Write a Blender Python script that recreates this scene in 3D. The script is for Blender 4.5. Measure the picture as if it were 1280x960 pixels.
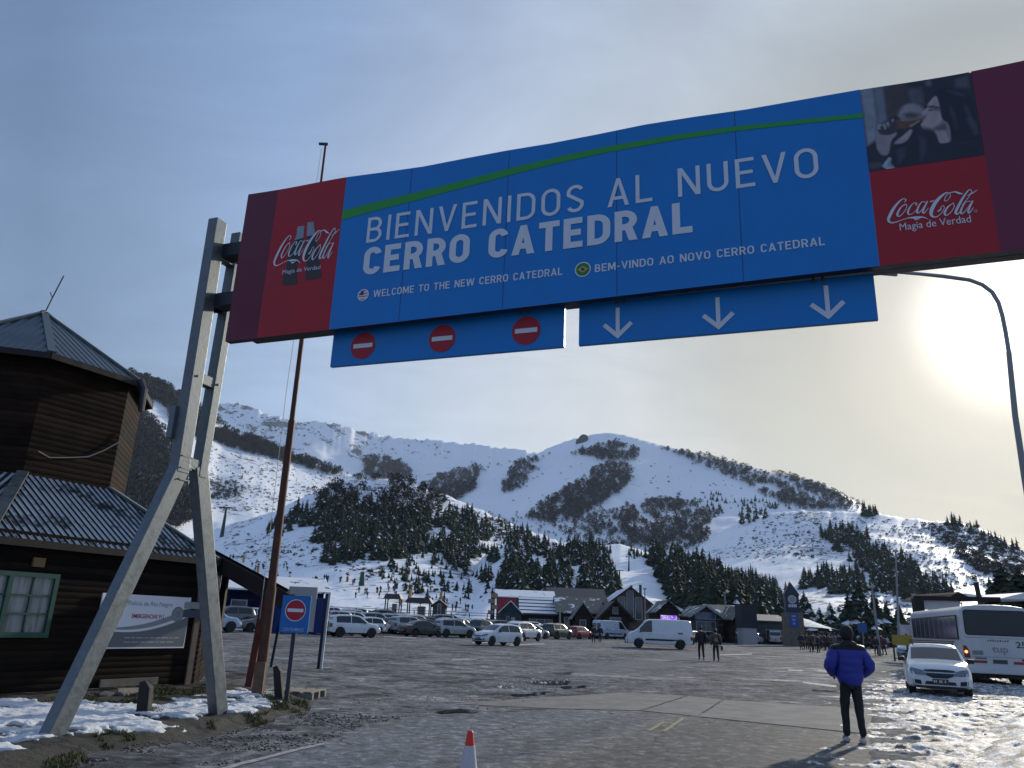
import bpy, bmesh, math, random
import numpy as np
from mathutils import Vector, Matrix, noise as mnoise

for _o in list(bpy.data.objects):
    bpy.data.objects.remove(_o, do_unlink=True)
SC = bpy.context.scene
COL = SC.collection
R = math.radians
random.seed(7)
RNG = np.random.default_rng(11)

# ------------------------------------------------------------------ camera
FPX = 961.0; PITCH = R(17.2); ROLL = R(2.3); EYE = 1.62
_r0 = np.array([1, 0, 0.]); CF = np.array([0, math.cos(PITCH), math.sin(PITCH)])
_u0 = np.array([0, -math.sin(PITCH), math.cos(PITCH)])
CR = math.cos(ROLL)*_r0 + math.sin(ROLL)*_u0
CU = math.cos(ROLL)*_u0 - math.sin(ROLL)*_r0
CC = np.array([0, 0, EYE])
cam_d = bpy.data.cameras.new('camera'); cam = bpy.data.objects.new('camera', cam_d); COL.objects.link(cam)
cam_d.sensor_fit = 'HORIZONTAL'; cam_d.sensor_width = 36; cam_d.lens = 36*FPX/1280
cam_d.clip_start = 0.1; cam_d.clip_end = 20000
m = Matrix.Identity(4)
for i in range(3):
    m[i][0] = CR[i]; m[i][1] = CU[i]; m[i][2] = -CF[i]; m[i][3] = CC[i]
cam.matrix_world = m
SC.camera = cam

def ray(x, y):
    return CF + (x-640)/FPX*CR - (y-480)/FPX*CU
def gnd(x, y, z=0.0):                       # where a sight line meets the ground
    d = ray(x, y); t = (z-EYE)/d[2]; return CC + t*d
def at(x, y, Y):                            # where a sight line is Y metres ahead
    d = ray(x, y); return CC + d*(Y/d[1])
def onplane(x, y, P, n):
    d = ray(x, y); t = ((np.array(P)-CC) @ n)/(d @ n); return CC + t*d
def azel(x, y):
    d = ray(x, y); return math.degrees(math.atan2(d[0], d[1])), math.degrees(math.atan2(d[2], math.hypot(d[0], d[1])))
def zat(x, y, D):                           # height on a sight line at horizontal distance D
    d = ray(x, y); return EYE + D*d[2]/math.hypot(d[0], d[1])

# ------------------------------------------------------------------ light, sky, exposure
SUN_AZ, SUN_EL = 35.3, 19.7
SUNV = Vector((math.sin(R(SUN_AZ))*math.cos(R(SUN_EL)), math.cos(R(SUN_AZ))*math.cos(R(SUN_EL)), math.sin(R(SUN_EL))))
sun_d = bpy.data.lights.new('sun', 'SUN'); sun_d.energy = 3.3; sun_d.angle = R(1.5); sun_d.color = (1, .92, .78)
sun = bpy.data.objects.new('sun', sun_d); COL.objects.link(sun)
sun.rotation_euler = SUNV.to_track_quat('Z', 'Y').to_euler(); sun.location = (30, 40, 60)

world = bpy.data.worlds.new('World'); SC.world = world; world.use_nodes = True
def NG(tree):
    nt = tree; nt.nodes.clear()
    def N(t, **k):
        n = nt.nodes.new(t)
        for a, b in k.items():
            if a.startswith('i_'): n.inputs[a[2:].replace('_', ' ')].default_value = b
            elif a[0] == 'n' and a[1:].isdigit(): n.inputs[int(a[1:])].default_value = b
            else: setattr(n, a, b)
        return n
    def L(a, b): nt.links.new(a, b)
    return N, L
def build_world():
    N, L = NG(world.node_tree)
    out = N('ShaderNodeOutputWorld'); bg = N('ShaderNodeBackground'); bg.inputs[1].default_value = 0.1
    sky = N('ShaderNodeTexSky', sky_type='NISHITA', sun_disc=False, sun_elevation=R(SUN_EL), sun_rotation=R(SUN_AZ))
    sky.air_density = 1.0; sky.dust_density = 1.5; sky.altitude = 1000
    tc = N('ShaderNodeTexCoord')
    dot = N('ShaderNodeVectorMath', operation='DOT_PRODUCT'); dot.inputs[1].default_value = SUNV
    L(tc.outputs['Generated'], dot.inputs[0])
    # thin veil of cloud: colour depends on the angle from the sun behind it
    ramp = N('ShaderNodeValToRGB'); e = ramp.color_ramp.elements
    ang = N('ShaderNodeMath', operation='ARCCOSINE'); L(dot.outputs['Value'], ang.inputs[0])
    an = N('ShaderNodeMath', operation='DIVIDE'); an.inputs[1].default_value = math.pi; L(ang.outputs[0], an.inputs[0])
    L(an.outputs[0], ramp.inputs[0])
    stops = [(0.0, (8.4, 8.1, 7.3)), (0.02, (6.6, 6.3, 5.4)), (0.04, (4.7, 4.45, 3.7)), (0.065, (3.85, 3.75, 3.1)), (0.10, (3.7, 3.7, 3.25)), (0.14, (4.45, 4.6, 4.5)), (0.20, (3.9, 4.3, 4.75)),
             (0.28, (2.4, 3.2, 4.4)), (0.36, (1.25, 1.85, 2.75)), (0.55, (1.8, 2.6, 4.1)), (1.0, (1.5, 2.0, 3.0))]
    while len(e) < len(stops): e.new(0.5)
    for i, (p, c) in enumerate(stops):
        e[i].position = p; e[i].color = (c[0]/10, c[1]/10, c[2]/10, 1)
    sc10 = N('ShaderNodeVectorMath', operation='SCALE'); sc10.inputs['Scale'].default_value = 10
    L(ramp.outputs[0], sc10.inputs[0])
    # cloud streaks, projected on a cloud deck
    sep = N('ShaderNodeSeparateXYZ'); L(tc.outputs['Generated'], sep.inputs[0])
    zp = N('ShaderNodeMath', operation='MAXIMUM'); zp.inputs[1].default_value = 0.0; L(sep.outputs[2], zp.inputs[0])
    za = N('ShaderNodeMath', operation='ADD'); za.inputs[1].default_value = 0.22; L(zp.outputs[0], za.inputs[0])
    dx = N('ShaderNodeMath', operation='DIVIDE'); L(sep.outputs[0], dx.inputs[0]); L(za.outputs[0], dx.inputs[1])
    dy = N('ShaderNodeMath', operation='DIVIDE'); L(sep.outputs[1], dy.inputs[0]); L(za.outputs[0], dy.inputs[1])
    cmb = N('ShaderNodeCombineXYZ'); L(dx.outputs[0], cmb.inputs[0]); L(dy.outputs[0], cmb.inputs[1])
    mp = N('ShaderNodeMapping'); mp.inputs['Rotation'].default_value = (0, 0, R(25)); mp.inputs['Scale'].default_value = (0.8, 1.5, 1)
    L(cmb.outputs[0], mp.inputs[0])
    n1 = N('ShaderNodeTexNoise', i_Scale=1.9, i_Detail=9.0, i_Roughness=0.62, i_Distortion=0.7); L(mp.outputs[0], n1.inputs[0])
    mr = N('ShaderNodeMapRange'); mr.inputs[1].default_value = 0.3; mr.inputs[2].default_value = 0.72
    mr.inputs[3].default_value = 0.88; mr.inputs[4].default_value = 1.12
    L(n1.outputs[0], mr.inputs[0])
    hz = N('ShaderNodeMapRange'); hz.inputs[1].default_value = 0.0; hz.inputs[2].default_value = 0.6; hz.inputs[3].default_value = 1.2; hz.inputs[4].default_value = 0.9
    L(sep.outputs[2], hz.inputs[0])
    mh = N('ShaderNodeMath', operation='MULTIPLY'); L(mr.outputs[0], mh.inputs[0]); L(hz.outputs[0], mh.inputs[1])
    tz = N('ShaderNodeMapRange'); tz.inputs[1].default_value = 0.25; tz.inputs[2].default_value = 0.62; L(sep.outputs[2], tz.inputs[0])
    tint = N('ShaderNodeMix', data_type='RGBA'); tint.inputs[6].default_value = (1.22, 1.22, 1.24, 1); tint.inputs[7].default_value = (1.0, 1.09, 1.27, 1); L(tz.outputs[0], tint.inputs[0])
    tm = N('ShaderNodeVectorMath', operation='MULTIPLY'); L(sc10.outputs[0], tm.inputs[0]); L(tint.outputs[2], tm.inputs[1])
    veil = N('ShaderNodeVectorMath', operation='SCALE'); L(tm.outputs[0], veil.inputs[0]); L(mh.outputs[0], veil.inputs['Scale'])
    # veil thickness: thinner gaps let some blue through
    th = N('ShaderNodeMapRange'); th.inputs[1].default_value = 0.3; th.inputs[2].default_value = 0.7
    th.inputs[3].default_value = 0.86; th.inputs[4].default_value = 0.97
    L(n1.outputs[0], th.inputs[0])
    mix = N('ShaderNodeMix', data_type='RGBA'); L(th.outputs[0], mix.inputs[0])
    L(sky.outputs[0], mix.inputs[6]); L(veil.outputs[0], mix.inputs[7])
    # aureole of the veiled sun
    glow = N('ShaderNodeMapRange', interpolation_type='SMOOTHERSTEP'); glow.inputs[1].default_value = R(7.5)/math.pi; glow.inputs[2].default_value = 0.0
    glow.inputs[3].default_value = 0.0; glow.inputs[4].default_value = 1.0
    L(an.outputs[0], glow.inputs[0])
    gc = N('ShaderNodeVectorMath', operation='SCALE'); gc.inputs[0].default_value = (9, 8.6, 7.4); L(glow.outputs[0], gc.inputs['Scale'])
    add = N('ShaderNodeVectorMath', operation='ADD'); L(mix.outputs[2], add.inputs[0]); L(gc.outputs[0], add.inputs[1])
    L(add.outputs[0], bg.inputs[0]); L(bg.outputs[0], out.inputs[0])
build_world()
SC.view_settings.view_transform = 'Standard'; SC.view_settings.look = 'None'
SC.view_settings.exposure = 0.4; SC.view_settings.gamma = 1.0
SC.render.engine = 'CYCLES'
SC.cycles.use_denoising = True
SC.cycles.max_bounces = 6; SC.cycles.diffuse_bounces = 3; SC.cycles.volume_bounces = 0; SC.cycles.transparent_max_bounces = 8

# ------------------------------------------------------------------ helpers
def tag(o, label=None, cat=None, group=None, kind=None):
    if label: o['label'] = label
    if cat: o['category'] = cat
    if group: o['group'] = group
    if kind: o['kind'] = kind
    return o
def thing(name, label, cat, loc=(0, 0, 0), rz=0.0, group=None):
    o = bpy.data.objects.new(name, None); COL.objects.link(o)
    o.location = tuple(float(v) for v in loc); o.rotation_euler = (0, 0, rz); o.empty_display_size = 0.2
    return tag(o, label, cat, group)
KIDS = {}
def link_mesh(name, me, parent=None):
    o = bpy.data.objects.new(name, me); COL.objects.link(o)
    if parent is not None:
        o.parent = parent; KIDS.setdefault(parent, []).append(o)
    return o
def dup(root, loc=None, rz=None, label=None, group=None, mats=None, scale=None):
    """copy of a thing, its parts and sub-parts; mats swaps materials on the copied parts"""
    def rec(o, par):
        c = o.copy(); COL.objects.link(c)
        if par is not None: c.parent = par; KIDS.setdefault(par, []).append(c)
        if mats and o.type == 'MESH':
            for i, s in enumerate(c.material_slots):
                if s.material and s.material.name in mats:
                    mm = mats[s.material.name]; s.link = 'OBJECT'; s.material = mm
        for k in KIDS.get(o, []): rec(k, c)
        return c
    r = rec(root, None)
    if loc is not None: r.location = tuple(float(v) for v in loc)
    if rz is not None: r.rotation_euler = (0, 0, rz)
    if label: r['label'] = label
    if group: r['group'] = group
    if scale: r.scale = (scale,)*3 if not isinstance(scale, tuple) else scale
    return r

class MB:
    def __init__(s): s.v = []; s.f = []; s.mi = []; s.cur = 0
    def add(s, vs, fs):
        b = len(s.v); s.v += [tuple(float(c) for c in p) for p in vs]
        for f in fs: s.f.append(tuple(b+i for i in f)); s.mi.append(s.cur)
        return s
    def box(s, c, d, rz=0.0, M=None):
        x, y, z = d[0]/2, d[1]/2, d[2]/2
        vs = [(-x, -y, -z), (x, -y, -z), (x, y, -z), (-x, y, -z), (-x, -y, z), (x, -y, z), (x, y, z), (-x, y, z)]
        ca, sa = math.cos(rz), math.sin(rz)
        if M is not None: vs = [tuple(M @ Vector(p)) for p in vs]
        else: vs = [(p[0]*ca-p[1]*sa, p[0]*sa+p[1]*ca, p[2]) for p in vs]
        return s.add([(p[0]+c[0], p[1]+c[1], p[2]+c[2]) for p in vs],
                     [(0, 3, 2, 1), (4, 5, 6, 7), (0, 1, 5, 4), (1, 2, 6, 5), (2, 3, 7, 6), (3, 0, 4, 7)])
    def bar(s, a, b, w, d, up=(0, 0, 1)):          # box-section bar from a to b; w across, d along up
        a, b = Vector(a), Vector(b); t = (b-a).normalized(); u = Vector(up)
        x = t.cross(u)
        if x.length < 1e-4: x = t.cross(Vector((0, 1, 0)))
        x.normalize(); y = x.cross(t).normalized()
        vs = []
        for p in (a, b):
            for sx, sy in ((-1, -1), (1, -1), (1, 1), (-1, 1)): vs.append(p + x*(sx*w/2) + y*(sy*d/2))
        return s.add(vs, [(0, 1, 2, 3), (7, 6, 5, 4), (0, 4, 5, 1), (1, 5, 6, 2), (2, 6, 7, 3), (3, 7, 4, 0)])
    def tube(s, pts, r, n=8, cap=True):
        pts = [Vector(p) for p in pts]; k = len(pts)
        rs = r if isinstance(r, (list, tuple)) else [r]*k
        vs = []; prev = None
        for i, p in enumerate(pts):
            t = (pts[min(i+1, k-1)] - pts[max(i-1, 0)]).normalized()
            if prev is None:
                prev = t.orthogonal().normalized()
            x = (prev - t*prev.dot(t)).normalized(); y = t.cross(x); prev = x
            for j in range(n):
                a = 2*math.pi*j/n; vs.append(p + x*(math.cos(a)*rs[i]) + y*(math.sin(a)*rs[i]))
        fs = []
        for i in range(k-1):
            for j in range(n):
                fs.append((i*n+j, i*n+(j+1) % n, (i+1)*n+(j+1) % n, (i+1)*n+j))
        if cap: fs.append(tuple(range(n-1, -1, -1))); fs.append(tuple((k-1)*n+j for j in range(n)))
        return s.add(vs, fs)
    def lathe(s, prof, n=24, c=(0, 0, 0), axis='z'):
        vs = []; k = len(prof)
        for (r, z) in prof:
            for j in range(n):
                a = 2*math.pi*j/n; p = (r*math.cos(a), r*math.sin(a), z)
                if axis == 'y': p = (p[0], p[2], p[1])
                if axis == 'x': p = (p[2], p[0], p[1])
                vs.append((p[0]+c[0], p[1]+c[1], p[2]+c[2]))
        fs = [(i*n+j, i*n+(j+1) % n, (i+1)*n+(j+1) % n, (i+1)*n+j) for i in range(k-1) for j in range(n)]
        fs.append(tuple(range(n-1, -1, -1))); fs.append(tuple((k-1)*n+j for j in range(n)))
        return s.add(vs, fs)
    def prism(s, poly, fn, t0, t1):                # 2D outline pushed through fn(u, v, t)
        n = len(poly)
        vs = [fn(u, v, t0) for u, v in poly] + [fn(u, v, t1) for u, v in poly]
        fs = [tuple(range(n-1, -1, -1)), tuple(range(n, 2*n))]
        fs += [(i, (i+1) % n, n+(i+1) % n, n+i) for i in range(n)]
        return s.add(vs, fs)
    def build(s, name, mat, parent=None, smooth=False, bevel=0.0):
        me = bpy.data.meshes.new(name); me.from_pydata(s.v, [], s.f)
        mats = mat if isinstance(mat, (list, tuple)) else [mat]
        for q in mats: me.materials.append(q)
        me.polygons.foreach_set('material_index', s.mi)
        bm = bmesh.new(); bm.from_mesh(me)
        bmesh.ops.recalc_face_normals(bm, faces=bm.faces)
        if bevel > 0:
            ed = [e for e in bm.edges if len(e.link_faces) == 2 and e.calc_face_angle(0) > 0.5]
            bmesh.ops.bevel(bm, geom=ed, offset=bevel, segments=2, affect='EDGES', profile=0.6)
        bm.to_mesh(me); bm.free()
        if smooth:
            me.polygons.foreach_set('use_smooth', [True]*len(me.polygons))
            if smooth != 'all':
                me.set_sharp_from_angle(angle=R(40))
        me.update()
        return link_mesh(name, me, parent)

def npmesh(name, V, F, mats, parent=None, mi=None, smooth=False):
    """V (n,3) array, F (m,k) array, fast"""
    me = bpy.data.meshes.new(name); V = np.asarray(V, np.float32); F = np.asarray(F, np.int32)
    k = F.shape[1]
    me.vertices.add(len(V)); me.vertices.foreach_set('co', V.ravel())
    me.loops.add(F.size); me.loops.foreach_set('vertex_index', F.ravel())
    me.polygons.add(len(F)); me.polygons.foreach_set('loop_start', np.arange(0, F.size, k, dtype=np.int32))
    for q in (mats if isinstance(mats, (list, tuple)) else [mats]): me.materials.append(q)
    if mi is not None: me.polygons.foreach_set('material_index', np.asarray(mi, np.int32))
    if smooth: me.polygons.foreach_set('use_smooth', np.ones(len(F), bool))
    me.update(calc_edges=True); me.validate()
    return link_mesh(name, me, parent)

# ------------------------------------------------------------------ materials
MATS = {}
def mat(name, col=(.5, .5, .5), rough=.6, metal=0.0, spec=.5, emit=None, estr=1.0, coat=0.0, var=0.0, vscale=6.0, bump=0.0, bscale=40.0, bdist=0.01, trans=0.0):
    if name in MATS: return MATS[name]
    M = bpy.data.materials.new(name); M.use_nodes = True
    N, L = NG(M.node_tree); out = N('ShaderNodeOutputMaterial'); b = N('ShaderNodeBsdfPrincipled')
    L(b.outputs[0], out.inputs[0])
    b.inputs['Base Color'].default_value = (*col, 1); b.inputs['Roughness'].default_value = rough
    b.inputs['Metallic'].default_value = metal; b.inputs['Specular IOR Level'].default_value = spec
    b.inputs['Coat Weight'].default_value = coat; b.inputs['Coat Roughness'].default_value = 0.08
    if trans: b.inputs['Transmission Weight'].default_value = trans
    if emit: b.inputs['Emission Color'].default_value = (*emit, 1); b.inputs['Emission Strength'].default_value = estr
    if var or bump:
        tc = N('ShaderNodeTexCoord')
        if var:
            n = N('ShaderNodeTexNoise', i_Scale=vscale, i_Detail=8.0, i_Roughness=.65); L(tc.outputs['Object'], n.inputs[0])
            r = N('ShaderNodeMapRange'); r.inputs[1].default_value = .3; r.inputs[2].default_value = .7
            r.inputs[3].default_value = 1-var; r.inputs[4].default_value = 1+var; L(n.outputs[0], r.inputs[0])
            s = N('ShaderNodeVectorMath', operation='SCALE'); s.inputs[0].default_value = col; L(r.outputs[0], s.inputs['Scale'])
            L(s.outputs[0], b.inputs['Base Color'])
            r2 = N('ShaderNodeMapRange'); r2.inputs[1].default_value = .3; r2.inputs[2].default_value = .7
            r2.inputs[3].default_value = max(0, rough-.12); r2.inputs[4].default_value = min(1, rough+.12); L(n.outputs[0], r2.inputs[0])
            L(r2.outputs[0], b.inputs['Roughness'])
        if bump:
            n = N('ShaderNodeTexNoise', i_Scale=bscale, i_Detail=6.0, i_Roughness=.6); L(tc.outputs['Object'], n.inputs[0])
            bp = N('ShaderNodeBump'); bp.inputs['Strength'].default_value = bump; bp.inputs['Distance'].default_value = bdist
            L(n.outputs[0], bp.inputs['Height']); L(bp.outputs[0], b.inputs['Normal'])
    MATS[name] = M
    return M
def nodemat(name):
    M = bpy.data.materials.new(name); M.use_nodes = True
    N, L = NG(M.node_tree); out = N('ShaderNodeOutputMaterial'); b = N('ShaderNodeBsdfPrincipled'); L(b.outputs[0], out.inputs[0])
    MATS[name] = M
    def ramp(src, stops, interp='LINEAR'):
        r = N('ShaderNodeValToRGB'); r.color_ramp.interpolation = interp
        e = r.color_ramp.elements
        while len(e) < len(stops): e.new(.5)
        for i, (p, c) in enumerate(stops):
            e[i].position = p; e[i].color = (*(c if isinstance(c, tuple) else (c, c, c)), 1)
        L(src, r.inputs[0]); return r.outputs[0]
    def noise(vec, scale, detail=6.0, rough=.6, dist=0.0):
        n = N('ShaderNodeTexNoise', i_Scale=scale, i_Detail=detail, i_Roughness=rough, i_Distortion=dist); L(vec, n.inputs[0]); return n.outputs[0]
    def mixc(f, a, c):
        x = N('ShaderNodeMix', data_type='RGBA')
        for s, v in ((0, f), (6, a), (7, c)):
            if hasattr(v, 'is_linked'): L(v, x.inputs[s])
            elif s == 0: x.inputs[0].default_value = v
            else: x.inputs[s].default_value = (*v, 1)
        return x.outputs[2]
    def math_(op, a, c=None, clamp=False):
        x = N('ShaderNodeMath', operation=op, use_clamp=clamp)
        for s, v in ((0, a), (1, c)):
            if v is None: continue
            if hasattr(v, 'is_linked'): L(v, x.inputs[s])
            else: x.inputs[s].default_value = v
        return x.outputs[0]
    def bump(h, strength, dist, normal=None):
        x = N('ShaderNodeBump'); x.inputs['Strength'].default_value = strength; x.inputs['Distance'].default_value = dist
        L(h, x.inputs['Height'])
        if normal is not None: L(normal, x.inputs['Normal'])
        return x.outputs[0]
    return M, N, L, b, ramp, noise, mixc, math_, bump
# ------------------------------------------------------------------ noise on arrays
def vnoise(x, y, seed=0):
    xi = np.floor(x).astype(np.int64); yi = np.floor(y).astype(np.int64); xf = x-xi; yf = y-yi
    def h(a, b):
        n = (a*374761393 + b*668265263 + seed*1442695041) & 0xffffffff
        n = ((n ^ (n >> 13))*1274126177) & 0xffffffff
        return ((n ^ (n >> 16)) & 0xffff)/65535.0
    u = xf*xf*(3-2*xf); v = yf*yf*(3-2*yf)
    a = h(xi, yi)*(1-u)+h(xi+1, yi)*u; b = h(xi, yi+1)*(1-u)+h(xi+1, yi+1)*u
    return a*(1-v)+b*v
def fbm(x, y, oct=5, seed=0, gain=.5):
    s = 0; a = 1; t = 0
    for i in range(oct):
        s = s+a*vnoise(x*2**i, y*2**i, seed+i); t += a; a *= gain
    return s/t
def inpoly(px, py, poly):
    px = np.asarray(px, float); py = np.asarray(py, float); c = np.zeros(px.shape, bool); n = len(poly)
    for i in range(n):
        x1, y1 = poly[i]; x2, y2 = poly[(i+1) % n]
        k = ((y1 > py) != (y2 > py)) & (px < (x2-x1)*(py-y1)/((y2-y1) if y2 != y1 else 1e-9)+x1); c ^= k
    return c
def polydist(px, py, poly):                   # signed distance, positive inside
    d = np.full(np.shape(px), 1e9); n = len(poly)
    for i in range(n):
        x1, y1 = poly[i]; x2, y2 = poly[(i+1) % n]; dx, dy = x2-x1, y2-y1
        t = np.clip(((px-x1)*dx+(py-y1)*dy)/(dx*dx+dy*dy+1e-12), 0, 1)
        d = np.minimum(d, np.hypot(px-x1-t*dx, py-y1-t*dy))
    return np.where(inpoly(px, py, poly), d, -d)
def gp(*pts): return [tuple(gnd(x, y)[:2]) for x, y in pts]

# ------------------------------------------------------------------ ground, road
def ground_mat():
    M, N, L, b, ramp, noise, mixc, m_, bump = nodemat('worn lot surface')
    tc = N('ShaderNodeTexCoord'); P = tc.outputs['Object']
    big = noise(P, .10, 5, .6, .6); mid = noise(P, .75, 9, .7, 1.0); fine = noise(P, 6, 9, .78); grit = noise(P, 42, 4, .7)
    mp = N('ShaderNodeMapping'); mp.inputs['Rotation'].default_value = (0, 0, R(-24)); mp.inputs['Scale'].default_value = (.4, 1.0, 1); L(P, mp.inputs[0])
    v = m_('ADD', m_('ADD', m_('MULTIPLY', big, .30), m_('MULTIPLY', mid, .38)), m_('MULTIPLY', fine, .32))
    c = ramp(v, [(.40, (.085, .0875, .093)), (.46, (.145, .149, .157)), (.51, (.20, .205, .214)), (.57, (.27, .275, .284))])
    c = mixc(ramp(noise(P, .3, 5, .6), [(.54, 0.0), (.7, .5)]), c, (.045, .04, .035))
    c = mixc(ramp(grit, [(.54, 0.0), (.64, .8)]), c, (.018, .018, .019))
    c = mixc(ramp(grit, [(.34, .7), (.42, 0.0)]), c, (.20, .2, .2))
    peb = noise(P, 4.2, 7, .72, .7)
    sc_m = m_('MULTIPLY', m_('ADD', ramp(mid, [(.36, .45), (.5, .95), (.62, 1.0)]), ramp(mid, [(.56, 0.0), (.7, .5)])), m_('ADD', ramp(peb, [(.33, .35), (.44, .72), (.54, 1.0), (.66, 1.0)]), ramp(peb, [(.54, 0.0), (.68, 1.0)])))
    vs_ = N('ShaderNodeVectorMath', operation='SCALE'); L(c, vs_.inputs[0]); L(sc_m, vs_.inputs['Scale']); c = vs_.outputs[0]
    # old snow and frost left in flecks
    sn = noise(mp.outputs[0], 2.6, 8, .72, .8); sm = noise(P, .16, 3, .5)
    snow = m_('MULTIPLY', ramp(sn, [(.645, 0.0), (.67, 1.0)]), ramp(sm, [(.5, 0.0), (.6, 1.0)]))
    c = mixc(snow, c, (.55, .57, .6))
    A_ = gnd(650, 852); B_ = gnd(905, 813); u_ = (B_-A_)[:2]; L_u = float(np.hypot(*u_)); u_ = u_/L_u
    d1 = N('ShaderNodeVectorMath', operation='DOT_PRODUCT'); d1.inputs[1].default_value = (u_[0], u_[1], 0); L(P, d1.inputs[0]); d2 = N('ShaderNodeVectorMath', operation='DOT_PRODUCT'); d2.inputs[1].default_value = (u_[1], -u_[0], 0); L(P, d2.inputs[0])
    al = m_('DIVIDE', m_('SUBTRACT', d1.outputs['Value'], float(A_[:2] @ u_)), L_u); ac = m_('ABSOLUTE', m_('ADD', m_('SUBTRACT', d2.outputs['Value'], float(A_[0]*u_[1]-A_[1]*u_[0])), m_('MULTIPLY', m_('SUBTRACT', mid, .5), 5.0)))
    band = m_('MULTIPLY', ramp(al, [(.0, 0.0), (.25, .8), (.85, .8), (1.0, 0.0)]), ramp(m_('DIVIDE', ac, 10.0), [(.06, 1.0), (.2, 0.0)]))
    c = mixc(band, c, (.16, .165, .175))
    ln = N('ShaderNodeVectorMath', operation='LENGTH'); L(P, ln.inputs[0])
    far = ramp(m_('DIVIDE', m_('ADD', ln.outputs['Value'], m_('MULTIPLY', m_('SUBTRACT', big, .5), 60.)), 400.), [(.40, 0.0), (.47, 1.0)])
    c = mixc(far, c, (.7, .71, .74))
    L(c, b.inputs['Base Color'])
    wet = noise(mp.outputs[0], .5, 6, .65, .4)
    r = ramp(wet, [(.36, .85), (.58, .85), (.66, .5), (.74, .2)])
    L(r, b.inputs['Roughness']); L(ramp(wet, [(.57, .03), (.72, .4)]), b.inputs['Specular IOR Level'])
    h = m_('ADD', m_('MULTIPLY', fine, .6), m_('MULTIPLY', grit, .35))
    L(bump(m_('ADD', h, m_('MULTIPLY', mid, 1.2)), .8, .06), b.inputs['Normal'])
    return M
def road_mat():
    M, N, L, b, ramp, noise, mixc, m_, bump = nodemat('road asphalt')
    tc = N('ShaderNodeTexCoord'); P = tc.outputs['Object']
    grit = noise(P, 55, 4, .75); mid = noise(P, 3.5, 8, .7); big = noise(P, .35, 4, .6, .5)
    # the old patch of asphalt differs from the newer one: split along the centre line
    A = gnd(640, 962); B = gnd(880, 884)
    dv = np.array([B[0]-A[0], B[1]-A[1]]); dv /= np.linalg.norm(dv); nn = (dv[1], -dv[0], 0)
    d = N('ShaderNodeVectorMath', operation='DOT_PRODUCT'); d.inputs[1].default_value = nn; L(P, d.inputs[0])
    off = float(A[0]*nn[0]+A[1]*nn[1])
    s = m_('SUBTRACT', d.outputs['Value'], off)
    sw = m_('ADD', s, m_('MULTIPLY', m_('SUBTRACT', mid, .5), .5))
    side = ramp(m_('ADD', m_('MULTIPLY', sw, .5), .5), [(.44, 0.0), (.56, 1.0)])
    left = ramp(big, [(.3, (.058, .064, .072)), (.7, (.088, .093, .101))]); right = ramp(big, [(.3, (.040, .0395, .039)), (.7, (.068, .066, .064))])
    c = mixc(side, left, right)
    trk = m_('ABSOLUTE', m_('SUBTRACT', sw, .12))
    c = mixc(m_('MULTIPLY', ramp(trk, [(.05, .55), (.42, 0.0)]), ramp(mid, [(.35, .2), (.65, 1.0)])), c, (.12, .11, .095))
    c = mixc(ramp(m_('ABSOLUTE', m_('ADD', sw, .55)), [(.0, .5), (.55, 0.0)]), c, (.036, .033, .03))
    c = mixc(ramp(mid, [(.48, 0.0), (.7, .6)]), c, (.115, .117, .12)); c = mixc(ramp(mid, [(.3, .7), (.42, 0.0)]), c, (.03, .03, .031))
    c = mixc(ramp(grit, [(.52, 0.0), (.64, .6)]), c, (.018, .018, .019))
    c = mixc(ramp(grit, [(.32, .75), (.41, 0.0)]), c, (.19, .19, .19))
    peb = noise(P, 5.5, 7, .72, .7)
    sc_m = m_('MULTIPLY', 2.2, m_('ADD', ramp(peb, [(.33, .45), (.44, .72), (.54, 1.0), (.66, 1.0)]), ramp(peb, [(.54, 0.0), (.68, 1.0)])))
    vs_ = N('ShaderNodeVectorMath', operation='SCALE'); L(c, vs_.inputs[0]); L(sc_m, vs_.inputs['Scale']); c = vs_.outputs[0]
    # cracks
    v = N('ShaderNodeTexVoronoi', feature='DISTANCE_TO_EDGE', i_Scale=.45); 
    wv = N('ShaderNodeVectorMath', operation='ADD'); ns = N('ShaderNodeTexNoise', i_Scale=2.0, i_Detail=6.0); L(P, ns.inputs[0])
    sc = N('ShaderNodeVectorMath', operation='SCALE'); sc.inputs['Scale'].default_value = .5; L(ns.outputs[1], sc.inputs[0]); L(P, wv.inputs[0]); L(sc.outputs[0], wv.inputs[1])
    L(wv.outputs[0], v.inputs['Vector'])
    cr = m_('MULTIPLY', ramp(v.outputs[0], [(.0, .8), (.012, 0.0)]), ramp(big, [(.48, 0.0), (.58, 1.0)]))
    c = mixc(cr, c, (.02, .02, .02))
    L(c, b.inputs['Base Color'])
    L(ramp(mid, [(.35, .7), (.65, .85)]), b.inputs['Roughness']); b.inputs['Specular IOR Level'].default_value = .05
    L(bump(m_('ADD', grit, m_('MULTIPLY', mid, .5)), .4, .012), b.inputs['Normal'])
    return M
def concrete_mat():
    M, N, L, b, ramp, noise, mixc, m_, bump = nodemat('worn concrete')
    tc = N('ShaderNodeTexCoord'); P = tc.outputs['Object']
    n = noise(P, 1.6, 8, .7); g = noise(P, 60, 3, .6)
    c = ramp(n, [(.3, (.15, .146, .137)), (.5, (.21, .204, .192)), (.7, (.27, .262, .248))])
    c = mixc(ramp(g, [(.55, 0.0), (.66, .5)]), c, (.06, .058, .055))
    L(c, b.inputs['Base Color']); b.inputs['Roughness'].default_value = .85; b.inputs['Specular IOR Level'].default_value = .05
    L(bump(g, .3, .01), b.inputs['Normal'])
    return M
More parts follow.
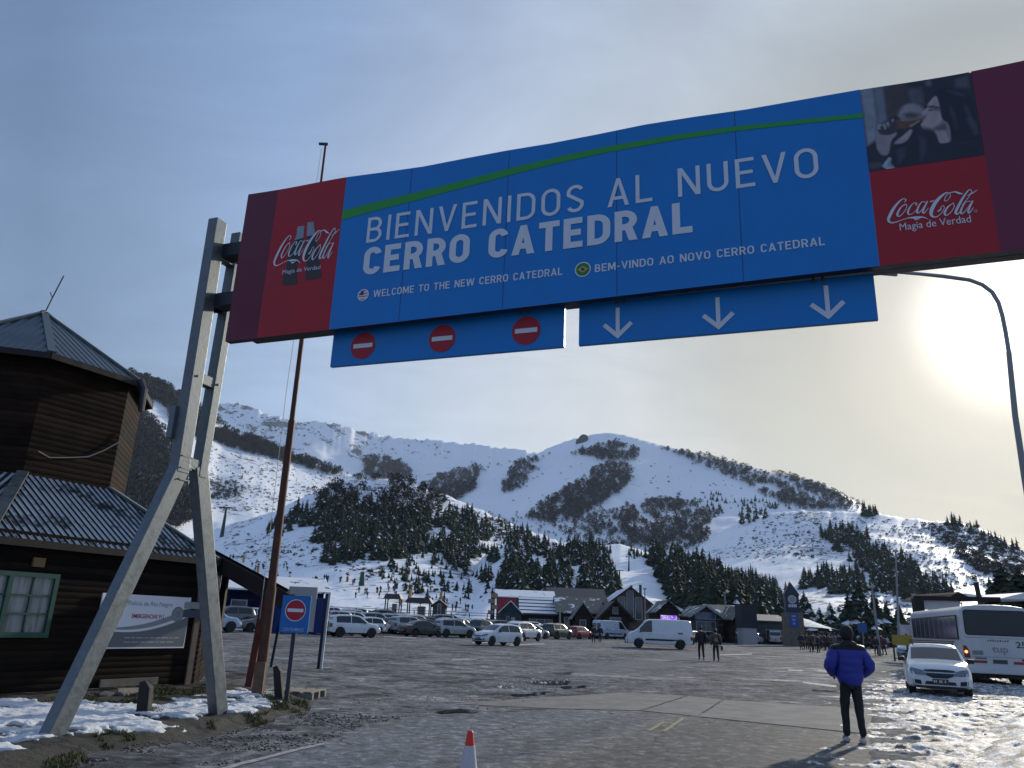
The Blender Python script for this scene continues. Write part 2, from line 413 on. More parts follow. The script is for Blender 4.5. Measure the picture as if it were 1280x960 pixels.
def sheet(name, poly, z, material, jitter=0.0, seg=0.0):
    pts = []
    for i, p in enumerate(poly):
        q = poly[(i+1) % len(poly)]; n = max(1, int(math.hypot(q[0]-p[0], q[1]-p[1])/seg)) if seg else 1
        for k in range(n):
            t = k/n; x, y = p[0]+(q[0]-p[0])*t, p[1]+(q[1]-p[1])*t
            if jitter: x += (mnoise.noise((x*1.3, y*1.3, 3))*1.4+mnoise.noise((x*5, y*5, 9))*.5)*jitter; y += (mnoise.noise((x*1.3, y*1.3, 23))*1.4+mnoise.noise((x*5, y*5, 29))*.5)*jitter
            pts.append((x, y, z))
    bm = bmesh.new(); vs = [bm.verts.new(p) for p in pts]; f = bm.faces.new(vs)
    if f.normal.z < 0: f.normal_flip()
    bmesh.ops.triangulate(bm, faces=bm.faces)
    me = bpy.data.meshes.new(name); bm.to_mesh(me); bm.free(); me.materials.append(material)
    for p in me.polygons:
        if p.normal.z < 0: p.flip()
    return tag(link_mesh(name, me), kind='structure')

g = MB(); RG = 3400
g.add([(RG*math.cos(a), RG*math.sin(a), 0) for a in np.linspace(0, 2*math.pi, 65)[:-1]], [tuple(range(64))])
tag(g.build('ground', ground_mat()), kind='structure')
sheet('road', gp((300, 956), (352, 942), (403, 930), (450, 912), (520, 899), (600, 893), (690, 887), (800, 890), (870, 897), (1040, 914), (1088, 922), (1086, 960), (1070, 1060), (900, 1500), (300, 1500), (-120, 1080)), .004, road_mat(), .05, .25)
CONC = concrete_mat()
for poly in (((560, 880), (777, 866), (858, 870), (800, 888.5), (690, 886)), ((861, 870.2), (903, 875), (871, 895.5), (803, 888.7)), ((906, 875.3), (1040, 884), (1090, 888), (1088, 918), (1040, 913), (874, 896))):
    sheet('concrete_strip', gp(*poly), .008, CONC, .015, .3)
MY = mat('faded yellow paint', (.15, .125, .07), .8, var=.5, vscale=14)
MWP = mat('faded white paint', (.25, .255, .26), .8, var=.55, vscale=9)
for q in (((808, 914), (814, 914.5), (832, 903), (827, 902.5)), ((826, 915), (832, 915.5), (857, 898.5), (852, 898))):
    sheet('lane_marking', gp(*q), .012, MY, .012, .15)
for q in (((240, 973), (300, 954), (352, 941), (404, 929.5), (405, 932), (353, 944), (302, 957.5), (240, 977)),):
    sheet('edge_line', gp(*q), .013, MWP, .03, .2)
for q in (((1003, 852), (1045, 857), (1045, 859.5), (1003, 854)), ((985, 837), (1003, 837.5), (1003, 839), (985, 838.5)), ((1022, 838), (1036, 838.5), (1036, 840), (1022, 839.5)), ((900, 818), (940, 817), (940, 818.2), (900, 819.2)),
          ((590, 803), (625, 802), (626, 803.2), (590, 804.4)), ((636, 806), (680, 804), (681, 805.4), (637, 807.6)), ((480, 795), (520, 797), (520, 798), (480, 796.2)), ((405, 804), (416, 804), (416, 805), (405, 805)), ((565, 824), (586, 823), (586, 825), (565, 826))):
    sheet('parking_line', gp(*q), .006, MWP, .03, .3)

PUD = mat('puddle water', (.012, .013, .014), .06, spec=.5)
for q in (((660, 853), (680, 850.5), (716, 852), (708, 856), (672, 856)), ((690, 841), (716, 840), (712, 843), (694, 843)), ((548, 890), (575, 886), (596, 888), (588, 892), (556, 893)), ((700, 859), (735, 857), (730, 860), (704, 861.5)), ((640, 869), (690, 864), (684, 868), (648, 872)), ((1015, 862), (1040, 863), (1038, 865), (1016, 864))):
    sheet('puddle', gp(*q), .009, PUD, .12, .12)
# ------------------------------------------------------------------ hills
def snow_mat(name, s, amount, streak=.3, soil=(.085, .08, .078)):
    M, N, L, b, ramp, noise, mixc, m_, bump = nodemat(name)
    tc = N('ShaderNodeTexCoord'); P = tc.outputs['Object']
    n = noise(P, s, 10, .72, .4); n2 = noise(P, s*.16, 5, .55); fine = noise(P, s*5, 6, .7)
    k = m_('ADD', n, m_('MULTIPLY', m_('SUBTRACT', n2, .5), .55))
    dirt = ramp(k, [(amount, 0.0), (amount+.035, .85)])
    c = mixc(ramp(n2, [(.3, 0.0), (.7, 1.0)]), (.90, .91, .93), (.83, .845, .87))
    c = mixc(ramp(fine, [(.55, 0.0), (.8, streak)]), c, (.45, .45, .47))
    c = mixc(dirt, c, soil)
    L(c, b.inputs['Base Color']); b.inputs['Roughness'].default_value = .62; b.inputs['Specular IOR Level'].default_value = .25
    L(bump(m_('ADD', n, m_('MULTIPLY', fine, .4)), .5, .05/s), b.inputs['Normal'])
    return M
HILLS = {}
def hill(name, crest, r0, r1, e0, material, amp=.012, p=1.0, step=.14, rows=64, seed=1, nscale=.012, back=.25, rbend=None, crestamp=.0006):
    az = np.array([azel(x, y)[0] for x, y in crest]); el = np.array([azel(x, y)[1] for x, y in crest])
    A = np.arange(az[0], az[-1]+step, step); EC = np.interp(A, az, el)
    CN = (fbm(A*3.1, A*0+seed, 5, seed+40, .6)-.5)*np.degrees(crestamp*2)*4
    taper = np.clip(np.minimum(A-A[0], A[-1]-A)/.8, 0, 1)
    T = np.concatenate([np.linspace(0, 1, rows), 1+np.linspace(.03, 1, 10)])
    rs = (r0+(r1-r0)*T)
    rs = rs[None, :]*(1+.06*(fbm(A*.12+9, A*0+3.3*seed, 3, seed)-.5)*1.2)[:, None]
    g_ = np.clip(T, 0, 1)**p
    E0 = np.degrees(np.arctan((e0-EYE)/rs[:, :1]))
    E = E0+(EC[:, None]-E0)*g_[None, :]+CN[:, None]*(np.clip(T, 0, 1)**10)[None, :]
    z = EYE+rs*np.tan(np.radians(E))
    over = np.clip(T-1, 0, None)[None, :]
    z = z-over*(r1-r0)*back*1.6*(over*.6+.4)*(1 if True else 0)
    X = rs*np.sin(np.radians(A))[:, None]; Y = rs*np.cos(np.radians(A))[:, None]
    n = fbm(X*nscale+seed*7, Y*nscale, 6, seed, .52)-.5
    ridg = np.abs(fbm(X*nscale*.6+3, Y*nscale*.6, 4, seed+9)-.5)*2
    w = (np.clip(T*6, 0, 1)*np.clip((1-T)*5, 0, 1)+.0*T)[None, :]
    z = z+(n*1.3-(ridg-.25)*.5)*amp*r1*w
    V = np.stack([X, Y, z], -1); na, nt = V.shape[:2]
    i = np.arange(na-1)[:, None]*nt+np.arange(nt-1)[None, :]
    F = np.stack([i, i+nt, i+nt+1, i+1], -1).reshape(-1, 4)
    o = npmesh(name, V.reshape(-1, 3), F, material, smooth=True); tag(o, kind='structure')
    HILLS[name] = dict(A=A, rs=rs[:, :rows], z=z[:, :rows], step=step)
    return o
def hit(name, x, y):
    """first point of a hill on the sight line through (x, y), or None"""
    H = HILLS[name]; a, e = azel(x, y); k = (a-H['A'][0])/H['step']; i = int(k)
    if i < 0 or i >= len(H['A'])-1: return None
    f = k-i; r = H['rs'][i]*(1-f)+H['rs'][i+1]*f; z = H['z'][i]*(1-f)+H['z'][i+1]*f
    ev = np.degrees(np.arctan2(z-EYE, r)); ok = np.nonzero(ev >= e)[0]
    if len(ok) == 0: return None
    j = ok[0]
    if j == 0: return None
    t = (e-ev[j-1])/(ev[j]-ev[j-1]+1e-12); rr = r[j-1]+(r[j]-r[j-1])*t; zz = z[j-1]+(z[j]-z[j-1])*t
    return (rr*math.sin(math.radians(a)), rr*math.cos(math.radians(a)), zz)

hill('snow_mountain', [(60, 640), (120, 520), (200, 497), (240, 498), (272, 503), (300, 506), (320, 511), (345, 521), (370, 529), (388, 527), (405, 527), (425, 531), (440, 535), (458, 541), (480, 545), (500, 547), (520, 548), (560, 553), (600, 557), (640, 561), (672, 567), (720, 590), (800, 650)],
     1700, 2900, -2, snow_mat('far snow with rock', .012, .555), amp=.022, seed=3, nscale=.004, crestamp=.0011)
hill('peak_slope', [(390, 700), (440, 676), (500, 644), (540, 622), (575, 607), (610, 592), (640, 580), (672, 566), (700, 554), (718, 548), (740, 543), (760, 541), (780, 544), (800, 549), (830, 557), (860, 565), (900, 574), (930, 581), (960, 590), (1010, 599), (1040, 611), (1078, 632), (1120, 652), (1160, 676), (1200, 700)],
     700, 2100, -2, snow_mat('peak snow', .02, .67), amp=.014, seed=5, nscale=.005, crestamp=.0004)
hill('wooded_ridge', [(-330, 420), (-150, 424), (-20, 432), (100, 448), (170, 466), (205, 480), (235, 497), (280, 533), (330, 553), (370, 571), (420, 588), (450, 597), (500, 606), (560, 628), (600, 650), (640, 700)],
     330, 1400, -2, snow_mat('ridge snow', .05, .60), amp=.014, seed=8, nscale=.008, crestamp=.0005)
hill('right_hill', [(800, 760), (820, 722), (860, 690), (900, 664), (940, 647), (975, 640), (1000, 638), (1080, 641), (1130, 646), (1160, 650), (1200, 653), (1230, 661), (1260, 677), (1280, 688), (1330, 712), (1400, 740), (1480, 770)],
     240, 900, -2, snow_mat('hill snow with scrub', .11, .575), amp=.012, seed=13, nscale=.012, crestamp=.0006)
hill('foothill', [(90, 726), (150, 705), (230, 676), (280, 658), (340, 640), (380, 622), (410, 609), (440, 600), (480, 598), (520, 606), (560, 620), (600, 637), (640, 655), (680, 670), (720, 683), (760, 700), (800, 725), (840, 760)],
     125, 480, -1, snow_mat('foothill snow', .2, .575), amp=.012, seed=21, nscale=.02, crestamp=.0006, p=1.15)
hill('ski_run', [(560, 745), (610, 690), (650, 670), (690, 680), (725, 684), (750, 682), (775, 680), (800, 687), (835, 700), (880, 716), (930, 738), (990, 770)],
     112, 330, -1, snow_mat('groomed snow', .3, .74), amp=.010, seed=31, nscale=.03, crestamp=.0002)

# ------------------------------------------------------------------ trees
def tri_conifer(layers, per, seed, droop=.35, snow=0.0, ragged=.3):
    """unit-high conifer: many drooping branch sprays; returns V, F(tri), material index (0 needle, 1 snow)"""
    rg = random.Random(seed); V = []; F = []; mi = []
    def tri(a, b, c, m): n = len(V); V.extend((a, b, c)); F.append((n, n+1, n+2)); mi.append(m)
    lean = rg.uniform(-.02, .02)
    for i in range(layers):
        t = (i+.5)/layers; z = .07+.9*t; r = (.30*(1-t)**.85+.012)*rg.uniform(1-ragged*.5, 1+ragged*.4)
        k = max(4, int(per*(1-t*.55)))
        for j in range(k):
            a = 2*math.pi*(j+rg.random())/k; rr = r*rg.uniform(.5, 1.2); zz = z+rg.uniform(-.5, .5)/layers
            ca, sa = math.cos(a), math.sin(a); w = rr*rg.uniform(.26, .5)
            tip = (ca*rr, sa*rr, zz-droop*rr); root = (ca*rr*.1, sa*rr*.1, zz+.35*rr)
            m1 = (ca*rr*.6-sa*w, sa*rr*.6+ca*w, zz-droop*rr*.75-rg.random()*.02); m2 = (ca*rr*.6+sa*w, sa*rr*.6-ca*w, zz-droop*rr*.75-rg.random()*.02)
            s = 1 if rg.random() < snow else 0
            tri(root, m1, tip, s); tri(root, tip, m2, s)
    for j in range(6):
        a = 2*math.pi*j/6; b = a+2*math.pi/6
        tri((math.cos(a)*.11, math.sin(a)*.11, .1), (math.cos(b)*.11, math.sin(b)*.11, .1), (lean, 0, .95), 0)
    tri((.012, 0, .9), (-.012, .006, .9), (lean, 0, 1.03), 0)
    return np.array(V), np.array(F), np.array(mi)
def tri_bare(seed, n=46, spread=.5):
    """leafless crown: a ragged cloud of twig sprays over a stem"""
    rg = random.Random(seed); V = []; F = []
    def tri(a, b, c): k = len(V); V.extend((a, b, c)); F.append((k, k+1, k+2))
    tri((-.03, 0, 0), (.03, 0, 0), (0, 0, .7)); tri((0, -.03, 0), (0, .03, 0), (0, 0, .7))
    for i in range(n):
        a = rg.uniform(0, 6.283); u = rg.uniform(-.75, 1); q = math.sqrt(max(0, 1-u*u))*rg.uniform(.3, 1)
        c = Vector((math.cos(a)*q*spread, math.sin(a)*q*spread, .62+u*.38)); d = (c-Vector((0, 0, .3))).normalized()
        l = rg.uniform(.12, .3); s = d.orthogonal().normalized(); s.rotate(Matrix.Rotation(rg.uniform(0, 6.28), 3, d))
        tri(c-d*l*.5-s*l*.3, c-d*l*.4+s*l*.3, c+d*l*.6+s*rg.uniform(-.1, .1))
    return np.array(V), np.array(F), np.zeros(len(F), int)
def tri_bush(seed):
    rg = random.Random(seed); V = []; F = []
    for i in range(18):
        a = rg.uniform(0, 6.283); q = rg.uniform(.1, .5); z = rg.uniform(.1, .8)*(1-q); k = len(V)
        c = Vector((math.cos(a)*q, math.sin(a)*q, z)); s = Vector((rg.uniform(-1, 1), rg.uniform(-1, 1), rg.uniform(-.5, 1))).normalized()*.3
        t = Vector((rg.uniform(-1, 1), rg.uniform(-1, 1), rg.uniform(-.3, 1))).normalized()*.3
        V.extend((tuple(c-s), tuple(c+s), tuple(c+t))); F.append((k, k+1, k+2))
    return np.array(V), np.array(F), np.zeros(18, int)
def leaf_mat(name, c0, c1, rough=.8):
    M, N, L, b, ramp, noise, mixc, m_, bump = nodemat(name)
    gi = N('ShaderNodeNewGeometry'); tc = N('ShaderNodeTexCoord')
    c = ramp(gi.outputs['Random Per Island'], [(0., c0), (1., c1)])
    c2 = mixc(ramp(noise(tc.outputs['Object'], .15, 3), [(.35, 0.0), (.65, .5)]), c, c0)
    L(c2, b.inputs['Base Color']); b.inputs['Roughness'].default_value = rough; b.inputs['Specular IOR Level'].default_value = .2
    return M
NEEDLE = leaf_mat('pine needles', (.014, .026, .017), (.045, .066, .037))
TWIG = leaf_mat('bare twigs', (.012, .013, .016), (.034, .033, .035))
SCRUB = leaf_mat('scrub leaves', (.028, .028, .024), (.07, .062, .05))
BARK = mat('bark', (.09, .065, .045), .9, var=.3, vscale=12)
TSNOW = mat('snow on branches', (.74, .76, .8), .7)

def sample(poly, dens):                         # random points of an outline, dens points per unit area
    xs = [p[0] for p in poly]; ys = [p[1] for p in poly]; A = (max(xs)-min(xs))*(max(ys)-min(ys)); n = int(A*dens)+1
    X = RNG.uniform(min(xs), max(xs), n); Y = RNG.uniform(min(ys), max(ys), n); k = inpoly(X, Y, poly)
    return list(zip(X[k], Y[k]))
def plant(hillnames, poly, dens, h0, h1, out, lab=None, noisecut=None, grp=None, fray=2.2):
    for (x, y) in sample(poly, dens):
        if fray: x += (fbm(np.array([x*.07]), np.array([y*.07]), 3, 91)[0]-.5)*fray*3+RNG.normal(0, fray*(2.2 if RNG.random() < .15 else .4)); y += (fbm(np.array([x*.07]), np.array([y*.07]), 3, 95)[0]-.5)*fray*2+RNG.normal(0, fray*(1.2 if RNG.random() < .15 else .25))
        if noisecut is not None and fbm(np.array([x*.05]), np.array([y*.11]), 2, 77)[0] < noisecut: continue
        best = None
        for hn in hillnames:
            p = hit(hn, x, y)
            if p and (best is None or p[1] < best[1]): best = p
        if best is None: continue
        h = RNG.uniform(h0, h1)*RNG.choice([1, 1, .6, .8, 1.1, 1.35]); D = math.hypot(best[0], best[1])
        out.append((best[0], best[1], best[2]-.2, h, h/D, lab, grp))
CON = []; BARE = []; BUSH = []
# bare beech woods
for hn, poly, dens, h0, h1 in (
    (['peak_slope'], [(715, 569), (745, 560), (760, 556), (775, 555), (790, 560), (799, 566), (797, 575), (785, 578), (770, 577), (750, 576), (735, 572)], .22, 10, 14),
    (['peak_slope'], [(655, 648), (690, 625), (710, 612), (735, 600), (740, 588), (760, 582), (780, 580), (788, 590), (791, 600), (780, 612), (765, 622), (740, 637), (720, 652), (690, 658)], .2, 9, 13),
    (['peak_slope'], [(622, 614), (635, 598), (640, 580), (655, 574), (668, 575), (672, 585), (660, 595), (655, 608), (640, 616)], .22, 9, 13),
    (['peak_slope', 'right_hill'], [(785, 640), (810, 626), (840, 626), (870, 628), (888, 640), (890, 660), (880, 680), (850, 690), (820, 690), (795, 684), (772, 662)], .17, 8, 11),
    (['peak_slope'], [(735, 640), (790, 628), (800, 650), (780, 665), (735, 668)], .07, 7, 10),
    (['peak_slope'], [(823, 559), (860, 567), (900, 576), (945, 588), (975, 603), (1005, 622), (1040, 634), (1078, 636), (1060, 640), (1020, 638), (998, 637), (960, 624), (930, 604), (890, 588), (858, 575)], .2, 8, 12),
    (['peak_slope'], [(965, 592), (1010, 601), (1040, 613), (1076, 634), (1040, 632), (1012, 618), (985, 603)], .2, 8, 12),
    (['wooded_ridge'], [(160, 465), (205, 482), (235, 499), (280, 534), (330, 554), (372, 572), (428, 590), (418, 594), (360, 578), (330, 571), (300, 564), (268, 551), (245, 548), (215, 522), (197, 504), (160, 492)], .34, 8, 11),
    (['wooded_ridge'], [(120, 470), (165, 500), (188, 522), (205, 548), (222, 560), (226, 592), (238, 622), (245, 650), (215, 665), (180, 650), (120, 650)], .2, 8, 11),
    (['wooded_ridge'], [(258, 604), (290, 600), (314, 614), (300, 622), (262, 626)], .09, 4, 6),
    (['wooded_ridge', 'foothill'], [(395, 612), (420, 598), (445, 588), (470, 584), (500, 592), (520, 604), (545, 618), (560, 632), (540, 650), (500, 655), (450, 648), (400, 640), (385, 625)], .075, 3.2, 5.2),
    (['wooded_ridge'], [(440, 590), (470, 580), (505, 590), (510, 604), (440, 602)], .2, 6, 9),
    (['peak_slope'], [(690, 660), (740, 648), (772, 664), (795, 690), (760, 700), (715, 690)], .07, 6, 9), (['peak_slope'], [(600, 640), (660, 648), (700, 668), (690, 676), (620, 655)], .03, 5, 8),
    (['snow_mountain'], [(455, 573), (480, 571), (505, 581), (516, 599), (490, 606), (455, 596)], .22, 14, 18),
    (['snow_mountain', 'peak_slope'], [(525, 613), (550, 596), (580, 589), (600, 584), (598, 597), (590, 616), (565, 628), (530, 626)], .22, 13, 17),
    (['peak_slope', 'snow_mountain'], [(560, 585), (700, 568), (700, 575), (560, 592)], .025, 8, 12)):
    plant(hn, poly, dens, h0, h1, BARE, noisecut=.37 if 'foothill' in hn else .27)
LW = 'dark green pine in the dense wood on the snowy foothill left of the ski run'
LP = 'dark green pine in the plantation strip above the snow roofed lodges'
LS = 'small dark pine standing apart on the white foothill above the parked cars'
LR = 'dark pine in the wood right of the groomed ski run behind the lodges'
LT = 'tall snow dusted conifer between the clock tower and the thin lamp masts'
LD = 'dark conifer in the slanting belt across the right hill'
LC = 'dark conifer in the clumps on the open snow field of the right hill'
for hn, poly, dens, h0, h1, lab in (
    (['foothill'], [(350, 650), (400, 622), (440, 624), (500, 636), (560, 644), (612, 650), (600, 676), (570, 692), (520, 692), (480, 700), (440, 702), (400, 682), (365, 672)], .075, 5.5, 8.5, LW),
    (['foothill', 'ski_run'], [(550, 690), (590, 684), (640, 696), (690, 706), (730, 720), (742, 742), (700, 742), (660, 746), (620, 736), (590, 722), (560, 704)], .065, 4.5, 6.5, LP),
    (['foothill', 'ski_run'], [(500, 690), (560, 700), (640, 748), (520, 752), (470, 720)], .02, 2, 4.2, LS),
    (['foothill', 'ski_run'], [(590, 652), (650, 662), (690, 680), (735, 700), (740, 712), (690, 704), (610, 685)], .035, 3, 6, LS),
    (['foothill', 'ski_run'], [(560, 625), (640, 655), (720, 690), (690, 690), (600, 660)], .018, 3, 5, LS),
    (['foothill'], [(402, 655), (440, 650), (448, 690), (428, 712), (406, 704)], .06, 6, 8.5, LW),
    (['foothill'], [(332, 658), (365, 640), (372, 668), (338, 674)], .05, 4, 6, LW),
    (['foothill', 'ski_run'], [(700, 655), (735, 668), (762, 692), (748, 708), (715, 698)], .05, 4, 6, LS),
    (['foothill', 'ski_run'], [(715, 672), (748, 684), (764, 710), (774, 738), (768, 752), (738, 752), (730, 720)], .07, 3.5, 5.5, LS),
    (['ski_run'], [(788, 688), (806, 694), (800, 702), (788, 698)], .09, 2.5, 3.5, LS),
    (['right_hill', 'ski_run'], [(808, 700), (838, 696), (870, 702), (900, 714), (960, 730), (990, 745), (985, 782), (880, 782), (845, 756)], .075, 6, 9.5, LR),
    (['right_hill'], [(1022, 668), (1045, 660), (1075, 668), (1110, 694), (1150, 718), (1195, 752), (1130, 752), (1095, 728), (1060, 698)], .055, 8, 12, LD),
    (['right_hill'], [(1000, 728), (1030, 716), (1055, 712), (1075, 722), (1086, 740), (1040, 742), (1005, 738)], .05, 7, 11, LC),
    (['right_hill'], [(1085, 722), (1100, 722), (1116, 742), (1090, 742)], .06, 7, 10, LC),
    (['right_hill', 'peak_slope'], [(875, 620), (902, 616), (914, 642), (890, 648)], .035, 9, 14, LC),
    (['right_hill', 'peak_slope'], [(920, 628), (945, 620), (966, 632), (955, 652), (925, 654)], .05, 9, 14, LC),
    (['right_hill', 'peak_slope'], [(962, 628), (990, 634), (990, 639), (962, 636)], .07, 8, 11, LC),
    (['right_hill'], [(1080, 640), (1100, 640), (1102, 644), (1080, 645)], .3, 10, 15, LC),
    (['right_hill'], [(1176, 651), (1212, 653), (1280, 688), (1250, 688), (1200, 662)], .03, 7, 12, LC)):
    plant(hn, poly, dens, h0, h1, CON, lab, noisecut=.44 if lab is LW else .40 if lab is LP else None)
for hn, poly, dens, h0, h1 in (
    (['right_hill'], [(960, 642), (1150, 650), (1280, 690), (1280, 745), (1180, 735), (1100, 690), (1000, 700), (900, 700)], .07, .9, 2.4),
    (['right_hill'], [(1150, 652), (1210, 658), (1280, 692), (1280, 738), (1225, 715), (1180, 682)], .13, 2, 5),
    (['right_hill'], [(1090, 740), (1200, 740), (1200, 780), (1000, 780)], .05, .8, 2.0),
    (['wooded_ridge'], [(250, 555), (480, 608), (440, 640), (250, 640)], .07, 1.2, 3.2),
    (['foothill'], [(280, 660), (400, 680), (640, 750), (640, 762), (400, 710), (280, 700)], .045, .5, 1.5),
    (['foothill', 'ski_run'], [(560, 630), (640, 655), (720, 690), (700, 700), (560, 660)], .09, 1.0, 2.6),
    (['peak_slope'], [(800, 560), (1000, 640), (880, 640), (790, 600), (600, 640), (640, 600)], .006, 2, 5),
    (['snow_mountain'], [(272, 505), (345, 523), (440, 537), (560, 556), (560, 575), (440, 560), (300, 535)], .03, 3, 8)):
    plant(hn, poly, dens, h0, h1, BUSH)

def forest(name, items, protos, mats):
    Vs = []; Fs = []; Ms = []; off = 0
    for (x, y, z, h, _, _, _) in items:
        V, F, mi = protos[RNG.integers(len(protos))]; a = RNG.uniform(0, 6.283); w = h*RNG.uniform(.75, 1.35)
        ca, sa = math.cos(a), math.sin(a)
        Vs.append(np.stack([x+(V[:, 0]*ca-V[:, 1]*sa)*w, y+(V[:, 0]*sa+V[:, 1]*ca)*w, z+V[:, 2]*h], -1)); Fs.append(F+off); Ms.append(mi); off += len(V)
    o = npmesh(name, np.concatenate(Vs), np.concatenate(Fs), mats, mi=np.concatenate(Ms))
    return tag(o, kind='stuff')
CON.sort(key=lambda q: -q[4])
LOW = [tri_conifer(9, 9, s, snow=.03) for s in range(5)]
o = forest('bare_woodland', BARE, [tri_bare(s) for s in range(6)], [TWIG]); tag(o, 'dark leafless beech woods lying in patches over the snowy mountain slopes', 'woodland')
o = forest('scrub', BUSH, [tri_bush(s) for s in range(5)], [SCRUB]); tag(o, 'small dark shrubs dotted over the white slopes', 'scrub')
NEARN = 225
o = forest('pine_forest', CON[NEARN:], LOW, [NEEDLE, TSNOW]); tag(o, 'far pine woods darkening the lower snowy slopes', 'forest')
PROTO = {}
def pine_proto(kind):
    if kind in PROTO: return PROTO[kind]
    seed, hi, sn = kind
    V, F, mi = tri_conifer(26 if hi else 13, 26 if hi else 13, 100+seed, snow=sn, ragged=.45)
    me = bpy.data.meshes.new('crown'); me.from_pydata(V.tolist(), [], F.tolist()); me.materials.append(NEEDLE); me.materials.append(TSNOW); me.polygons.foreach_set('material_index', mi)
    t = MB(); t.tube([(0, 0, -.03), (0, 0, .3), (.004, 0, .9)], [.02, .015, .003], 6)
    tr = t.build('trunk', BARK); tme = tr.data; bpy.data.objects.remove(tr)
    PROTO[kind] = (me, tme); return PROTO[kind]
def pine(x, y, z, h, label, group, kind, wide=1.0):
    r = thing('pine_tree', label, 'tree', (x, y, z), random.uniform(0, 6.28), group)
    me, tme = pine_proto(kind); link_mesh('crown', me, r); link_mesh('trunk', tme, r)
    w = h*random.uniform(.9, 1.15)*wide; r.scale = (w, w, h); return r
for q in CON[:NEARN]:
    sh = 'pines on the snowy slopes, ' + ' '.join(q[5].split()[-4:])
    pine(q[0], q[1], q[2], q[3], q[5], sh, (random.randrange(4), False, .03))
# taller trees standing close behind the square
NEAR = [(1035, 790, 150, 688, 741, 'LT')]
def base_z(x, y): return 0.0
for (px, topy, D, sn, wide, lab) in (
    (1012, 747, 150, .25, 1.5, 'broad snow dusted conifer right behind the white ribbed roof'),
    (1040, 752, 145, .3, 1.6, 'low wide conifer powdered with snow, left of the leaning lamp mast'),
    (1026, 758, 138, .3, 1.5, 'snow powdered conifer directly above the head of the person in the blue jacket'),
    (1076, 716, 140, .06, 1.15, 'tallest dark conifer on the square, right of the clock tower'),
    (1064, 738, 132, .05, 1.2, 'dark conifer just left of the tallest conifer on the square'),
    (1096, 735, 150, .05, 1.25, 'dark conifer between the leaning lamp mast and the straight tall mast'),
    (1110, 752, 158, .12, 1.3, 'lower dark conifer at the foot of the straight tall lamp mast'),
    (1126, 752, 165, .15, 1.2, 'dark conifer just right of the straight tall lamp mast'),
    (1086, 750, 128, .08, 1.3, 'dark conifer standing in front of the tallest conifer on the square'),
    (1052, 766, 140, .2, 1.5, 'small bushy conifer among the taller ones behind the crowd'),
    (975, 742, 190, .05, 1.2, 'dark conifer just left of the clock tower'),
    (1008, 738, 200, .05, 1.2, 'dark conifer just right of the clock tower spire'),
    (955, 748, 180, .05, 1.2, 'dark conifer above the long grey shed left of the clock tower'),
    (937, 742, 185, .05, 1.2, 'dark conifer behind the blank dark block'),
    (1262, 700, 120, .03, 1.5, 'big dark conifer at the right edge behind the bus'),
    (1284, 706, 110, .03, 1.5, 'rightmost big dark conifer behind the bus'),
    (1246, 720, 125, .03, 1.4, 'dark conifer left of the big conifers behind the bus')):
    d = ray(px, 790); k = D/math.hypot(d[0], d[1]); x, y = d[0]*k, d[1]*k
    pine(x, y, -.3, zat(px, topy, D)+.3, lab, 'conifers behind the square', (random.randrange(3), True, round(sn, 1)), wide*.95)
# rock tooth beside the summit
rk = MB()
c = hit('peak_slope', 730, 552)
bm = bmesh.new(); bmesh.ops.create_icosphere(bm, subdivisions=3, radius=1)
for v in bm.verts:
    n = mnoise.noise(v.co*1.3)*.4+mnoise.noise(v.co*3.1)*.25
    q = 1-.45*max(0, v.co.z); v.co = Vector((v.co.x*19*(1+n)*q+max(0, v.co.z)*5, v.co.y*14*(1+n)*q, max(-.5, v.co.z)*19*(1+n*1.6)))
me = bpy.data.meshes.new('summit_rock'); bm.to_mesh(me); bm.free(); me.materials.append(mat('dark rock', (.07, .068, .07), .9, var=.5, vscale=.2))
o = link_mesh('summit_rock', me); o.location = (c[0], c[1]+8, c[2]); tag(o, 'dark rock tooth left of the snowy summit', 'rock')
